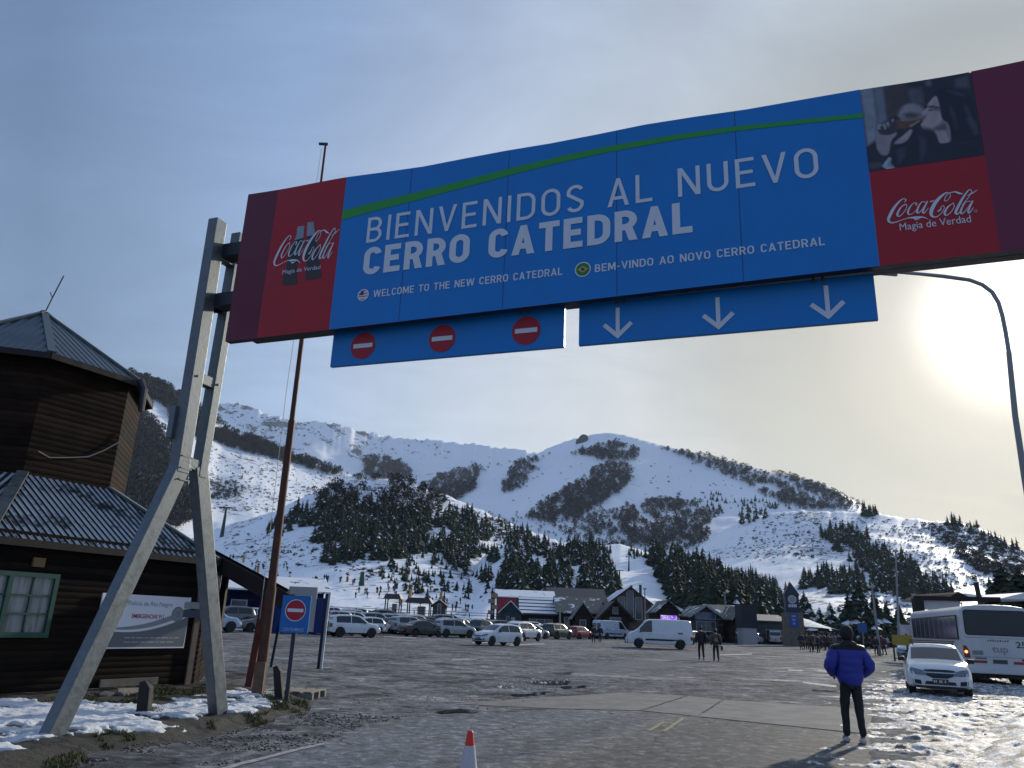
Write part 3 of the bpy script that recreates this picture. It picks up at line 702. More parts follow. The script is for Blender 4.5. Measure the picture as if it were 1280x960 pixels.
# ------------------------------------------------------------------ lettering
def arc(cx, cy, rx, ry, a0, a1, n=10):
    return [(cx+rx*math.cos(R(a0+(a1-a0)*i/n)), cy+ry*math.sin(R(a0+(a1-a0)*i/n))) for i in range(n+1)]
def glyph(ch, w):
    h = w/2; T = 1-h
    def o(W, r=None):
        r = r or (W-w)*.5; l, q = h, W-h; ry = min(r*1.05, .48-h)
        return arc(q-r, T-ry, r, ry, 0, 90)+arc(l+r, T-ry, r, ry, 90, 180)+arc(l+r, h+ry, r, ry, 180, 270)+arc(q-r, h+ry, r, ry, 270, 360)
    if ch == ' ': return [], .34
    if ch == 'I': return [([(h, 0), (h, 1)], 0)], w
    if ch == 'L': return [([(h, 1), (h, h), (.5, h)], 0)], .52
    if ch == 'E': return [([(.52, T), (h, T), (h, h), (.53, h)], 0), ([(h, .51), (.48, .51)], 0)], .54
    if ch == 'T': return [([(0, T), (.58, T)], 0), ([(.29, T), (.29, 0)], 0)], .58
    if ch == 'N': return [([(h, 0), (h, 1)], 0), ([(.64-h, 0), (.64-h, 1)], 0), ([(0, 1), (w*1.15, 1), (.64, 0), (.64-w*1.15, 0)], 2)], .64
    if ch == 'V': k = w*1.07; return [([(0, 1), (k, 1), (.33+k*.42, 0), (.33-k*.42, 0)], 2), ([(.66-k, 1), (.66, 1), (.33+k*.42, 0), (.33-k*.42, 0)], 2)], .66
    if ch == 'A': k = w*1.07; return [([(0, 0), (k, 0), (.33+k*.42, 1), (.33-k*.42, 1)], 2), ([(.66-k, 0), (.66, 0), (.33+k*.42, 1), (.33-k*.42, 1)], 2), ([(.17, .29), (.49, .29)], 0)], .66
    if ch == 'U': r = .3-h; return [([(h, 1)]+arc(h+r, h+r*1.05, r, r*1.05, 180, 270)+arc(.6-h-r, h+r*1.05, r, r*1.05, 270, 360)+[(.6-h, 1)], 0)], .6
    if ch == 'O': return [(o(.62), 1)], .62
    if ch == 'C': W = .58; r = (W-w)*.5; ry = min(r*1.05, .48-h); return [(arc(W-h-r, T-ry, r, ry, 12, 90)+arc(h+r, T-ry, r, ry, 90, 180)+arc(h+r, h+ry, r, ry, 180, 270)+arc(W-h-r, h+ry, r, ry, 270, 348), 0)], .57
    if ch == 'D': W = .62; r = .26; return [([(h, h), (h, T), (W-h-r, T)]+arc(W-h-r, T-r, r, r, 90, 0)+arc(W-h-r, h+r, r, r, 0, -90), 1)], .62
    if ch == 'B': W = .58; m = .52; a = (T-m)/2; c = (m-h)/2; return [([(h, h), (h, T), (W-.03-h-a, T)]+arc(W-.03-h-a, T-a, a, a, 90, -90)+[(w, m)], 0), ([(h, m), (W-h-c, m)]+arc(W-h-c, h+c, c, c, 90, -90)+[(h*.1, h)], 0)], .58
    if ch == 'R': W = .59; m = .45; a = (T-m)/2; return [([(h, 0), (h, T), (W-h-a, T)]+arc(W-h-a, T-a, a, a, 90, -90)+[(w, m)], 0), ([(W*.42, m), (W*.42+w*1.1, m), (W+.01, 0), (W+.01-w*1.12, 0)], 2)], .6
    if ch == 'S':
        W = .56; q = W-h; r = (W-w)/2; ya = T-(T-.5)/2; yb = h+(.5-h)/2; ra = (T-.5)/2; rb = (.5-h)/2
        return [(arc(q-r, ya, r, ra, 25, 90)+arc(h+r, ya, r, ra, 90, 200)+[(W*.5, .5)]+arc(q-r, yb, r, rb, 20, -90)+arc(h+r, yb, r, rb, 270, 205), 0)], .56
    if ch == 'H': return [([(h, 0), (h, 1)], 0), ([(.62-h, 0), (.62-h, 1)], 0), ([(w*.9, .52), (.62-w*.9, .52)], 0)], .62
    if ch == '-': return [([(.03, .4), (.3, .4)], 0)], .33
    if ch == 'M': return [([(h, 0), (h, 1)], 0), ([(.78-h, 0), (.78-h, 1)], 0), ([(0, 1), (w*1.25, 1), (.39+w*.55, .15), (.39-w*.55, .15)], 2), ([(.78-w*1.25, 1), (.78, 1), (.39+w*.55, .15), (.39-w*.55, .15)], 2)], .78
    if ch == 'W': k = w*1.05; return [([(a, 1), (a+k, 1), (b_+k*.5, 0), (b_-k*.5, 0)], 2) for a, b_ in ((0, .25), (.5-k*.5, .25), (.5-k*.5, .75), (1-k, .75))], 1.0
    raise KeyError(ch)
def ribbon(pts, w, closed=False):
    P = [Vector((x, y)) for x, y in pts]; q = [P[0]]
    for p in P[1:]:
        if (p-q[-1]).length > 1e-5: q.append(p)
    if closed and (q[0]-q[-1]).length < 1e-5: q.pop()
    n = len(q); ws = w if isinstance(w, (list, tuple)) else [w]*n
    Lf = []; Rt = []
    for i in range(n):
        a = q[i-1] if (i > 0 or closed) else None; b = q[(i+1) % n] if (i < n-1 or closed) else None
        d0 = (q[i]-a).normalized() if a is not None else None; d1 = (b-q[i]).normalized() if b is not None else None
        if d0 is None: d0 = d1
        if d1 is None: d1 = d0
        t = (d0+d1); t = t.normalized() if t.length > 1e-6 else d0
        nn = Vector((-t.y, t.x)); c = max(.35, nn.dot(Vector((-d0.y, d0.x)))); k = ws[i]/2/c
        Lf.append(q[i]+nn*k); Rt.append(q[i]-nn*k)
    fs = [(i, (i+1) % n, n+(i+1) % n, n+i) for i in range(n if closed else n-1)]
    return [tuple(v) for v in Lf]+[tuple(v) for v in Rt], fs
def spline(pts, ws, k=6):
    P = [Vector(p) for p in pts]; out = []; wo = []
    for i in range(len(P)-1):
        a, b, c, d = P[max(i-1, 0)], P[i], P[i+1], P[min(i+2, len(P)-1)]
        for j in range(k):
            t = j/k; out.append(tuple(.5*((2*b)+(c-a)*t+(2*a-5*b+4*c-d)*t*t+(3*b-a-3*c+d)*t**3))); wo.append(ws[i]+(ws[i+1]-ws[i])*t)
    out.append(tuple(P[-1])); wo.append(ws[-1]); return out, wo
def stroke_text(mb, text, fn, w, gap, total):
    """monoline capitals; fn(u, v, k) maps text space (u right, v up, cap height 1) to the board, k layers the strokes"""
    x = 0; runs = []
    for ch in text:
        st, adv = glyph(ch, w); runs.append((x, st)); x += adv+gap
    x -= gap; sx = total/x; k = 0
    for x0, st in runs:
        for pts, cl in st:
            vs, fs = ribbon(pts, w, bool(cl)) if cl < 2 else (pts, [(0, 1, 2, 3)]); mb.add([fn((x0+a)*sx, b, k) for a, b in vs], fs); k += 1
def font_mesh(name, text, material, parent, fn, height, total=None, offset=0.0, shear=0.0):
    cu = bpy.data.curves.new('t', 'FONT'); cu.body = text; cu.size = 1; cu.offset = offset; cu.resolution_u = 3; cu.fill_mode = 'BOTH' if hasattr(cu, 'fill_mode') else cu.fill_mode
    ob = bpy.data.objects.new('t', cu); COL.objects.link(ob)
    me = bpy.data.meshes.new_from_object(ob); bpy.data.objects.remove(ob); bpy.data.curves.remove(cu)
    me.name = name; xs = [v.co.x for v in me.vertices]; ys = [v.co.y for v in me.vertices]
    x0, x1 = min(xs), max(xs); cap = .69
    sx = (total/(x1-x0)) if total else height/cap
    for v in me.vertices: v.co = Vector(fn((v.co.x-x0)*sx+shear*v.co.y*height/cap, v.co.y*height/cap, 0))
    me.materials.clear(); me.materials.append(material); me.update()
    return link_mesh(name, me, parent)

# ------------------------------------------------------------------ gantry with the welcome board
GA = gnd(57, 932); GB = gnd(275, 900); GD = (GB-GA)/np.linalg.norm(GB-GA); GE = np.array([GD[1], -GD[0], 0])
GRZ = math.atan2(GE[1], GE[0])
def SZ(x, y, dep):                              # board coordinates (along, height) under a sight line, dep metres behind the front foot
    w = onplane(x, y, GA+GD*dep, GD)-GA; return float(w @ GE), float(w[2])
STEEL = mat('galvanised steel', (.125, .145, .158), .5, metal=.5, var=.26, vscale=9, bump=.25, bscale=26)
DSTEEL = mat('dark steel', (.03, .034, .045), .5, metal=.3, var=.2)
BLUE = mat('blue sign film', (.001, .185, .54), .42, spec=.35, var=.07, vscale=.9, bump=.35, bscale=1.6, bdist=.03)
RED = mat('red sign film', (.36, .006, .018), .42, spec=.35, var=.09, vscale=1.0, bump=.35, bscale=1.8, bdist=.03)
DRED = mat('dark red sign film', (.115, .006, .03), .42, spec=.35, var=.05, vscale=1.2)
GREEN = mat('green sign film', (.025, .29, .045), .45, spec=.35)
WHITE = mat('white sign film', (.62, .66, .72), .45, spec=.35)
gan = thing('gantry_sign', 'huge blue and red welcome board on galvanised steel legs spanning the road', 'gantry sign', GA, GRZ)
def leg_frame(s0):
    for a, b_ in (((s0, 0, -.05), (s0, 1.40, 3.72)), ((s0, 3.05, -.05), (s0, 1.74, 3.72))):
        mb = MB(); mb.bar(a, b_, .17, .25, (0, 1, 0)); mb.build('leg', STEEL, gan, bevel=.012)
        f = MB(); sg = 1 if a[1] < 1 else -1
        f.box((a[0], a[1]+.03*sg, .012), (.36, .5, .025)); 
        for dx in (-.13, .13):
            for dy in (-.2, .2): f.lathe([(.022, 0), (.022, .05)], 6, (a[0]+dx, a[1]+dy, .02))
        f.build('base_plate', DSTEEL, gan)
    mb = MB(); mb.bar((s0, 1.36, 3.55), (s0, 1.30, 7.72), .18, .24, (0, 1, 0)); mb.build('column', STEEL, gan, bevel=.012)
    mb = MB(); mb.bar((s0, 1.78, 3.55), (s0, 1.82, 7.74), .18, .17, (0, 1, 0)); mb.build('column', STEEL, gan, bevel=.012)
    b_ = MB()
    for z in (3.45, 3.62, 3.8): b_.box((s0, 1.29, z), (.205, .018, .02)); b_.box((s0+.088, 1.42, z), (.012, .2, .02))
    for z in (5.05, 6.33, 7.18):
        for y in (1.33, 1.79): b_.lathe([(.018, 0), (.018, .018)], 6, (s0+.09, y, z), axis='x')
    b_.build('weld_beads', STEEL, gan)
    for z in (3.72, 5.05, 6.33, 7.18): 
        mb = MB(); mb.box((s0, 1.57, z), (.15, .32, .16)); mb.build('tie_plate', STEEL, gan, bevel=.008)
leg_frame(0.0)
PD = 1.12                                       # depth of the printed face
zt = SZ(430, 222, PD)[1]; zb = SZ(412, 411, PD)[1]; s0 = SZ(309, 243, PD)[0]; s1 = 12.7
_bl, _br, _tl, _tr = (SZ(x, y, PD) for x, y in ((412, 411), (1255, 313), (430, 222), (1280, 74)))
def zb_(s): return _bl[1]+(_br[1]-_bl[1])*(s-_bl[0])/(_br[0]-_bl[0])
def zt_(s): return _tl[1]+(_tr[1]-_tl[1])*(s-_tl[0])/(_tr[0]-_tl[0])+.018*math.sin(s*1.1)+.012*math.sin(s*2.7+1)
leg_frame(s1+.45)
for z, y in ((6.36, 1.545), (7.24, 1.545)):
    mb = MB(); mb.bar((-.16, y, z), (s1+.6, y, z), .26, .22, (0, 0, 1)); mb.build('cross_beam', DSTEEL, gan)
mb = MB(); mb.bar((s0+.22, 1.52, zb+.14), (s1, 1.52, zb_(s1)+.13), .14, .11); mb.build('cross_beam', DSTEEL, gan)
mb = MB(); mb.box((-.13, 1.25, 4.3), (.1, .16, .5)); mb.build('junction_box', STEEL, gan, bevel=.01)
pn = MB(); n = 40                               # the board bows a few centimetres along its top
pn.prism([(s0, zb_(s0)+.005), (s1, zb_(s1)+.005), (s1, zt_(s1)-.045), (s0, zt_(s0)-.045)], lambda u, v, t: (u, t, v), PD+.03, PD+.15)
panel = pn.build('sign_panel', DSTEEL, gan)
for x in np.linspace(s0+.6, s1-.6, 8):
    mb = MB(); mb.bar((x, 1.33, zb_(x)+.05), (x, 1.33, zt_(x)-.15), .08, .1, (0, 1, 0)); mb.build('stiffener', DSTEEL, panel)
def flat(name, poly, y, material, parent=panel, wav=False):
    bm = bmesh.new(); f = bm.faces.new([bm.verts.new((s, y, z)) for s, z in poly])
    if f.normal.y > 0: f.normal_flip()
    bm.normal_update(); bmesh.ops.triangulate(bm, faces=bm.faces); me = bpy.data.meshes.new(name); bm.to_mesh(me); bm.free(); me.materials.append(material)
    return link_mesh(name, me, parent)
def strip(a, b, za=None, zc=None):
    xs = np.linspace(a, b, 12); return [(x, zc if zc is not None else zt_(x)) for x in xs]+[(x, za if za is not None else zb_(x)) for x in xs[::-1]]
def P(x, y): return SZ(x, y, PD)
sa = (P(345, 236)[0]+P(322, 416)[0])/2; sb = (P(430, 222)[0]+P(412, 411)[0])/2; sc_ = (P(1075, 108)[0]+P(1100, 335)[0])/2
sd = P(1222, 150)[0]; zp = P(1150, 204)[1]
F0 = PD+.026
flat('dark_red_band', strip(s0, sa), F0, DRED); flat('red_field', strip(sa, sb), F0, RED); flat('blue_field', strip(sb, sc_), F0, BLUE)
flat('red_field', [(sc_, zb_(sc_)), (sd+.02, zb_(sd)), (sd+.02, zp), (sc_, zp)], F0, RED); flat('dark_red_band', strip(sd+.02, s1), F0, mat('purple red sign film', (.16, .016, .05), .42, spec=.35, var=.05, vscale=1.2))
SEAM = mat('film seam', (.002, .06, .22), .5)
for k, x in enumerate((3.62, 5.15, 6.68, 8.2)): flat('film_seam', [(x-.006, zb_(x)+.01), (x+.006, zb_(x)+.01), (x+.006, zt_(x)-.01), (x-.006, zt_(x)-.01)], F0-.002, SEAM)
gs = [(428, 262, 274), (470, 251, 262), (520, 239, 249.5), (570, 226.5, 236), (640, 208.5, 217), (700, 194, 202), (760, 181.5, 189), (840, 167.5, 174.5), (920, 156.5, 162.5), (1000, 148, 153.5), (1077, 140.5, 146)]
top = [P(x, a) for x, a, c in gs]; bot = [P(x, c) for x, a, c in gs]; top[0] = (sb, top[0][1]); bot[0] = (sb, bot[0][1]); top[-1] = (sc_, top[-1][1]); bot[-1] = (sc_, bot[-1][1])
flat('green_stripe', top+bot[::-1], F0-.004, GREEN)
def text_line(name, text, p0, p1, ptop, w, gap):
    a, b_, c = P(*p0), P(*p1), P(*ptop); hgt = c[1]-a[1]; tot = (b_[0]-a[0])/hgt; sl = (b_[1]-a[1])/(b_[0]-a[0])*0
    mb = MB(); stroke_text(mb, text, lambda u, v, k: (a[0]+u*hgt, F0-.006-.0006*(k % 5), a[1]+v*hgt), w, gap, tot)
    return mb.build(name, WHITE, panel)
text_line('lettering', 'BIENVENIDOS AL NUEVO', (456.5, 303), (1024, 218), (458, 272), .118, .2)
text_line('lettering', 'CERRO CATEDRAL', (452, 343.5), (866.5, 287.5), (455, 309.5), .2, .115)
def small_line(text, p0, p1, ptop):
    a, b_, c = P(*p0), P(*p1), P(*ptop); hgt = c[1]-a[1]
    mb = MB(); stroke_text(mb, text, lambda u, v, k: (a[0]+u*hgt, F0-.005-.0005*(k % 5), a[1]+v*hgt), .155, .13, (b_[0]-a[0])/hgt); return mb.build('lettering', WHITE, panel)
small_line('WELCOME TO THE NEW CERRO CATEDRAL', (465.5, 371), (702.5, 344), (466, 362.2))
small_line('BEM-VINDO AO NOVO CERRO CATEDRAL', (743, 339.5), (1031.5, 304), (743.5, 329.8))
def disc(c, r, y, material, parent, name, n=28, part=None):
    return flat(name, [(c[0]+r*math.cos(2*math.pi*i/n), c[1]+r*math.sin(2*math.pi*i/n)) for i in range(n)], y, material, parent)
c = P(453, 368); us = disc(c, .092, F0-.005, WHITE, panel, 'flag_disc')
FR = mat('flag red', (.3, .02, .03), .5); FB = mat('flag navy', (.02, .03, .12), .5); FG = mat('flag green', (.02, .17, .03), .5); FY = mat('flag yellow', (.45, .38, .05), .5)
mb = MB()
for i in range(7):
    z = -.066+i*.022; hw = math.sqrt(max(.0001, .076**2-z*z))
    if i % 2 == 0: mb.add([(c[0]-hw, F0-.0065, c[1]+z-.006), (c[0]+hw, F0-.0065, c[1]+z-.006), (c[0]+hw, F0-.0065, c[1]+z+.006), (c[0]-hw, F0-.0065, c[1]+z+.006)], [(0, 1, 2, 3)])
mb.cur = 1; mb.add([(c[0]-.07, F0-.008, c[1]), (c[0]+.005, F0-.008, c[1]), (c[0]+.005, F0-.008, c[1]+.07), (c[0]-.03, F0-.008, c[1]+.07)], [(0, 1, 2, 3)])
mb.build('flag_disc', [FR, FB], panel)
c = P(728, 335.8); disc(c, .105, F0-.005, WHITE, panel, 'flag_disc'); disc(c, .09, F0-.0065, FG, panel, 'flag_disc')
flat('flag_disc', [(c[0]-.07, c[1]), (c[0], c[1]-.048), (c[0]+.07, c[1]), (c[0], c[1]+.048)], F0-.008, FY); disc(c, .024, F0-.0095, FB, panel, 'flag_disc', 14)
# script logo, traced in picture units of a close-up of the right one
LOGO = [([(300, 258), (318, 232), (290, 216), (240, 246), (172, 328), (122, 420), (104, 478), (132, 506), (182, 504), (262, 476), (345, 450)], [10, 14, 12, 20, 36, 42, 34, 22, 16, 11, 10]),
        ([(330, 452), (430, 444), (520, 440), (588, 466)], [8, 34, 18, 3]), ([(405, 452), (440, 468), (500, 446)], [6, 22, 6]),
        ([(300, 284), (244, 338), (212, 408), (234, 432), (282, 392), (326, 322), (314, 282), (292, 300)], [8, 20, 26, 14, 9, 9, 12, 6]),
        ([(436, 300), (444, 274), (412, 270), (368, 316), (340, 380), (356, 410), (402, 394), (452, 346)], [16, 16, 9, 18, 26, 15, 9, 7]),
        ([(560, 268), (512, 256), (466, 320), (452, 380), (478, 386), (530, 322), (576, 250)], [9, 10, 22, 26, 12, 8, 9]), ([(580, 244), (546, 312), (522, 372), (540, 390), (592, 326)], [18, 22, 26, 14, 6]),
        ([(610, 254), (656, 240)], [17, 17]),
        ([(704, 372), (738, 344), (744, 318), (772, 300), (780, 336), (732, 408), (672, 440), (626, 416), (632, 346), (692, 242), (788, 154), (846, 148), (852, 196), (804, 246), (786, 222), (822, 162), (884, 138)], [26, 16, 8, 8, 8, 10, 16, 36, 48, 44, 22, 8, 9, 9, 9, 9, 12]),
        ([(850, 146), (910, 134), (960, 150), (1010, 160)], [8, 20, 30, 8]),
        ([(884, 274), (822, 322), (786, 390), (808, 420), (860, 382), (902, 314), (888, 272), (868, 290)], [8, 22, 28, 16, 9, 9, 12, 6]),
        ([(1000, 296), (1098, 168), (1112, 120), (1080, 112), (1012, 202), (942, 330), (920, 388), (946, 402), (1004, 340)], [8, 10, 10, 12, 26, 34, 30, 16, 7]),
        ([(1060, 178), (1120, 150), (1184, 108)], [6, 18, 5]),
        ([(1106, 248), (1046, 256), (996, 326), (984, 388), (1014, 390), (1074, 316), (1122, 246)], [9, 10, 22, 26, 12, 8, 9]), ([(1128, 240), (1096, 310), (1072, 370), (1090, 388), (1138, 322)], [18, 22, 26, 14, 6])]
lx = lambda x: 1100+x*132/1280
ly = lambda y: 225+y*70/679
def logo(fn, sc):
    mb = MB()
    for k, (pts, ws) in enumerate(LOGO):
        q, wo = spline([fn(x, y) for x, y in pts], [w*sc for w in ws]); vs, fs = ribbon(q, wo)
        mb.add([(a, F0-.0065-.0007*(k % 6), b_) for a, b_ in vs], fs)
    return mb.build('script_logo', WHITE, panel)
r0_, r1_ = P(lx(100), ly(400)), P(lx(1140), ly(400))
logo(lambda x, y: P(lx(x), ly(y)), (r1_[0]-r0_[0])/1040)
a, b_ = P(lx(245), ly(603)), P(lx(1110), ly(497))
font_mesh('lettering', 'Magia de Verdad', WHITE, panel, lambda u, v, k: (a[0]+u, F0-.0065, a[1]+v), .088, b_[0]-a[0], offset=.0)
rt_ = P(lx(1163), ly(365)); disc(rt_, .022, F0-.0065, mat('pale red print', (.34, .14, .18), .5), panel, 'registered_mark', 12)
# left logo lies over two printed bottles
px_ = lambda x: 330+x*96/922
py_ = lambda y: 265+y*100/960
BG_ = mat('printed bottle glass', (.018, .012, .014), .42); BN = mat('printed bottle neck', (.22, .27, .33), .42)
for neck, body in (([(398, 165), (474, 160), (470, 200), (462, 300), (356, 330), (385, 250), (384, 205)], [(356, 330), (462, 300), (452, 420), (420, 560), (380, 640), (388, 740), (384, 858), (300, 872), (205, 866), (210, 790), (250, 690), (270, 560), (300, 430)]),
                   ([(512, 116), (584, 108), (590, 170), (606, 262), (500, 285), (506, 190)], [(500, 285), (606, 262), (640, 400), (650, 560), (664, 660), (682, 770), (600, 800), (492, 808), (484, 740), (496, 620), (480, 480), (490, 360)])):
    flat('bottle', [P(px_(x), py_(y)) for x, y in body], F0-.003, BG_); flat('bottle', [P(px_(x), py_(y)) for x, y in neck], F0-.0035, BN)
l0, l1 = P(px_(128), py_(500)), P(px_(806), py_(480)); lz0 = P(px_(150), py_(640))[1]; lz1 = P(px_(690), py_(215))[1]
ra, rb = P(lx(95), ly(400))[0], P(lx(1140), ly(400))[0]; rz0 = P(lx(130), ly(515))[1]; rz1 = P(lx(900), ly(135))[1]
def toleft(x, y):
    s, z = P(lx(x), ly(y)); t = (s-ra)/(rb-ra); return (l0[0]+t*(l1[0]-l0[0]), lz0+(z-rz0)/(rz1-rz0)*(lz1-lz0))
logo(toleft, (l1[0]-l0[0])/1040)
a, b_ = P(px_(210), py_(738)), P(px_(664), py_(682))
font_mesh('lettering', 'Magia de Verdad', WHITE, panel, lambda u, v, k: (a[0]+u, F0-.0065, a[1]+v), .065, b_[0]-a[0], offset=.0)
# printed photograph: someone drinking from a bottle
qx = lambda x: 1070+x*170/1166
qy = lambda y: 80+y*140/960
POST = [('printed dark room', (0.024, 0.027, 0.041), [(30, 200), (985, 30), (1105, 785), (120, 930)]),
        ('printed curtain', (0.230, 0.257, 0.311), [(32, 200), (150, 178), (185, 500), (175, 640), (98, 690)]), ('printed curtain fold', (0.162, 0.189, 0.230), [(152, 178), (238, 164), (268, 420), (275, 470), (190, 510)]),
        ('printed brown wall', (0.068, 0.054, 0.054), [(240, 163), (440, 128), (450, 330), (360, 420), (275, 470)]), ('printed grey pillar', (0.088, 0.088, 0.115), [(442, 200), (565, 190), (590, 340), (470, 330)]),
        ('printed lamp glow', (0.135, 0.135, 0.162), [(600, 150), (625, 130), (645, 150), (640, 175), (610, 175)]), ('printed grey pillar', (0.088, 0.088, 0.115), [(850, 120), (960, 90), (975, 190), (860, 190)]),
        ('printed back head', (0.176, 0.162, 0.182), [(380, 380), (420, 340), (490, 328), (560, 345), (600, 400), (560, 450), (420, 470), (360, 440)]),
        ('printed hair', (0.014, 0.016, 0.030), [(690, 205), (780, 190), (930, 225), (1010, 280), (1035, 420), (1060, 560), (1085, 760), (780, 650), (760, 480), (715, 330), (680, 290)]),
        ('printed shirt', (0.019, 0.024, 0.041), [(330, 690), (480, 560), (640, 570), (720, 672), (830, 655), (1075, 640), (1098, 780), (330, 885), (300, 780)]),
        ('printed skin', (0.270, 0.223, 0.230), [(690, 258), (655, 285), (612, 340), (622, 358), (555, 412), (580, 440), (566, 462), (580, 478), (556, 508), (575, 545), (660, 548), (700, 600), (715, 668), (770, 668), (820, 655), (800, 500), (740, 470), (720, 380), (715, 330)]),
        ('printed shade', (0.095, 0.081, 0.095), [(620, 350), (700, 362), (722, 385), (690, 392), (630, 372)]), ('printed shade', (0.095, 0.081, 0.095), [(575, 438), (612, 415), (600, 440), (585, 456)]),
        ('printed shade', (0.095, 0.081, 0.095), [(585, 545), (660, 548), (720, 520), (780, 500), (815, 650), (770, 560), (700, 560)]),
        ('printed bottle', (0.121, 0.061, 0.041), [(340, 470), (440, 462), (570, 446), (572, 470), (490, 510), (430, 545), (350, 545)]), ('printed bottle light', (0.297, 0.230, 0.176), [(380, 462), (470, 465), (570, 440), (572, 450), (480, 474), (390, 476)]),
        ('printed bottle light', (0.297, 0.230, 0.176), [(460, 520), (545, 470), (552, 478), (470, 532)]),
        ('printed arm', (0.176, 0.155, 0.169), [(178, 545), (215, 590), (330, 560), (360, 590), (300, 640), (285, 770), (220, 775), (180, 720), (170, 650)]), ('printed arm', (0.230, 0.196, 0.203), [(315, 675), (420, 590), (470, 545), (490, 565), (440, 650), (380, 675)]),
        ('printed hand dark', (0.047, 0.047, 0.061), [(185, 530), (230, 495), (340, 470), (365, 560), (300, 600), (200, 600)])]
fing = [[(180, 548), (188, 512), (215, 500), (225, 515), (205, 530), (212, 552)], [(228, 512), (240, 495), (258, 510), (262, 545), (248, 550)], [(262, 495), (275, 485), (285, 500), (284, 530), (272, 520)], [(305, 468), (318, 460), (330, 470), (322, 485), (308, 482)]]
POST += [('printed fingers', (.34, .30, .33), f) for f in fing]
POST += [('printed napkin', (.33, .40, .48), [(285, 790), (305, 800), (292, 840), (340, 885), (275, 900), (222, 865)]), ('printed napkin shade', (.15, .18, .23), [(290, 812), (292, 842), (320, 872), (270, 868)]), ('printed table', (.07, .075, .09), [(112, 840), (215, 830), (225, 865), (180, 890), (120, 885)]),
         ('printed skin light', (.40, .32, .34), [(690, 262), (668, 285), (640, 318), (622, 345), (690, 345), (700, 300)]), ('printed skin light', (.40, .32, .34), [(618, 362), (590, 390), (560, 414), (585, 430), (615, 415), (630, 385)]), ('printed skin light', (.40, .32, .34), [(600, 450), (640, 400), (700, 395), (715, 440), (690, 500), (630, 530), (590, 525), (585, 480)]),
         ('printed skin light', (.40, .32, .34), [(690, 560), (740, 560), (770, 620), (775, 664), (720, 666), (708, 610)]), ('printed brow', (.03, .026, .035), [(622, 352), (660, 345), (715, 358), (718, 372), (670, 360), (630, 362)]), ('printed brow', (.03, .026, .035), [(618, 386), (640, 380), (662, 388), (640, 394)]),
         ('printed lip', (.2, .10, .11), [(568, 446), (592, 446), (600, 458), (586, 468), (570, 466)]), ('printed jaw shade', (.12, .1, .115), [(580, 530), (660, 545), (730, 500), (745, 470), (770, 500), (720, 560), (650, 556)]),
         ('printed hair strand', (.05, .055, .08), [(760, 215), (880, 225), (960, 280), (900, 262), (820, 240)]), ('printed hair strand', (.05, .055, .08), [(800, 330), (850, 420), (870, 560), (845, 480), (815, 400)]), ('printed hair strand', (.05, .055, .08), [(930, 320), (985, 420), (1010, 560), (980, 480), (945, 400)]),
         ('printed back shade', (.08, .07, .085), [(400, 420), (470, 400), (560, 420), (520, 450), (430, 455)]), ('printed back light', (.25, .22, .24), [(420, 352), (490, 338), (540, 352), (480, 372), (430, 385)]), ('printed shirt fold', (.045, .05, .075), [(540, 600), (600, 640), (590, 760), (560, 830), (550, 720)]), ('printed shirt fold', (.045, .05, .075), [(350, 720), (430, 700), (420, 780), (370, 840)]),
         ('printed plant', (.06, .065, .08), [(950, 460), (990, 455), (1040, 500), (1060, 590), (1020, 600), (985, 520)])]
def smooth_poly(p, k=2):
    for _ in range(k):
        q = []
        for i in range(len(p)):
            a, b_ = p[i], p[(i+1) % len(p)]; q += [(a[0]*.78+b_[0]*.22, a[1]*.78+b_[1]*.22), (a[0]*.22+b_[0]*.78, a[1]*.22+b_[1]*.78)]
        p = q
    return p
POST = [(a, tuple(v*(1.5 if 'skin' in a or 'arm' in a or 'head' in a else 1.0) for v in b_) if 'light' not in a else b_, (smooth_poly(c) if any(q in a for q in ('skin', 'hair', 'head', 'arm', 'hand')) else c)) for k, (a, b_, c) in enumerate(POST)]
nu, nv_ = 150, 128                              # the print itself: a fine raster of soft patches of ink
su = np.linspace(sc_, sd, nu); sv = np.linspace(zp, zt-.008, nv_); SU, SV = np.meshgrid(su, sv, indexing='ij'); INK = np.zeros((nu, nv_, 3))
for k, (nm, col, poly) in enumerate(POST):
    if k == 0: INK[:] = col; continue
    d = polydist(SU, SV, [P(qx(x), qy(y)) for x, y in poly]); soft = .05 if any(q in nm for q in ('curtain', 'wall', 'pillar', 'lamp', 'back', 'strand', 'fold', 'plant', 'shade')) else .02
    al = np.clip(.5+d/soft, 0, 1)[..., None]; shade_ = (1+.45*(fbm(SU*7+k, SV*7, 3, 200+k)-.5))[..., None]; INK = INK*(1-al)+np.array(col)*shade_*al
INK *= (1+.35*(fbm(SU*16, SV*16, 3, 300)-.5))[..., None]
SV = np.minimum(SV, np.vectorize(zt_)(SU)-.006)
V = np.stack([SU, np.full_like(SU, F0-.003), SV], -1).reshape(-1, 3); ii = np.arange(nu-1)[:, None]*nv_+np.arange(nv_-1)[None, :]
M, N, L, b, ramp, noise, mixc, m_, bump = nodemat('photo print ink'); at_ = N('ShaderNodeAttribute', attribute_name='ink'); L(at_.outputs['Color'], b.inputs['Base Color']); b.inputs['Roughness'].default_value = .42; b.inputs['Specular IOR Level'].default_value = .35
o = npmesh('photo_print', V, np.stack([ii, ii+nv_, ii+nv_+1, ii+1], -1).reshape(-1, 4), M, panel)
ca = o.data.color_attributes.new('ink', 'FLOAT_COLOR', 'POINT'); ca.data.foreach_set('color', np.concatenate([INK.reshape(-1, 3), np.ones((nu*nv_, 1))], 1).astype(np.float32).ravel())
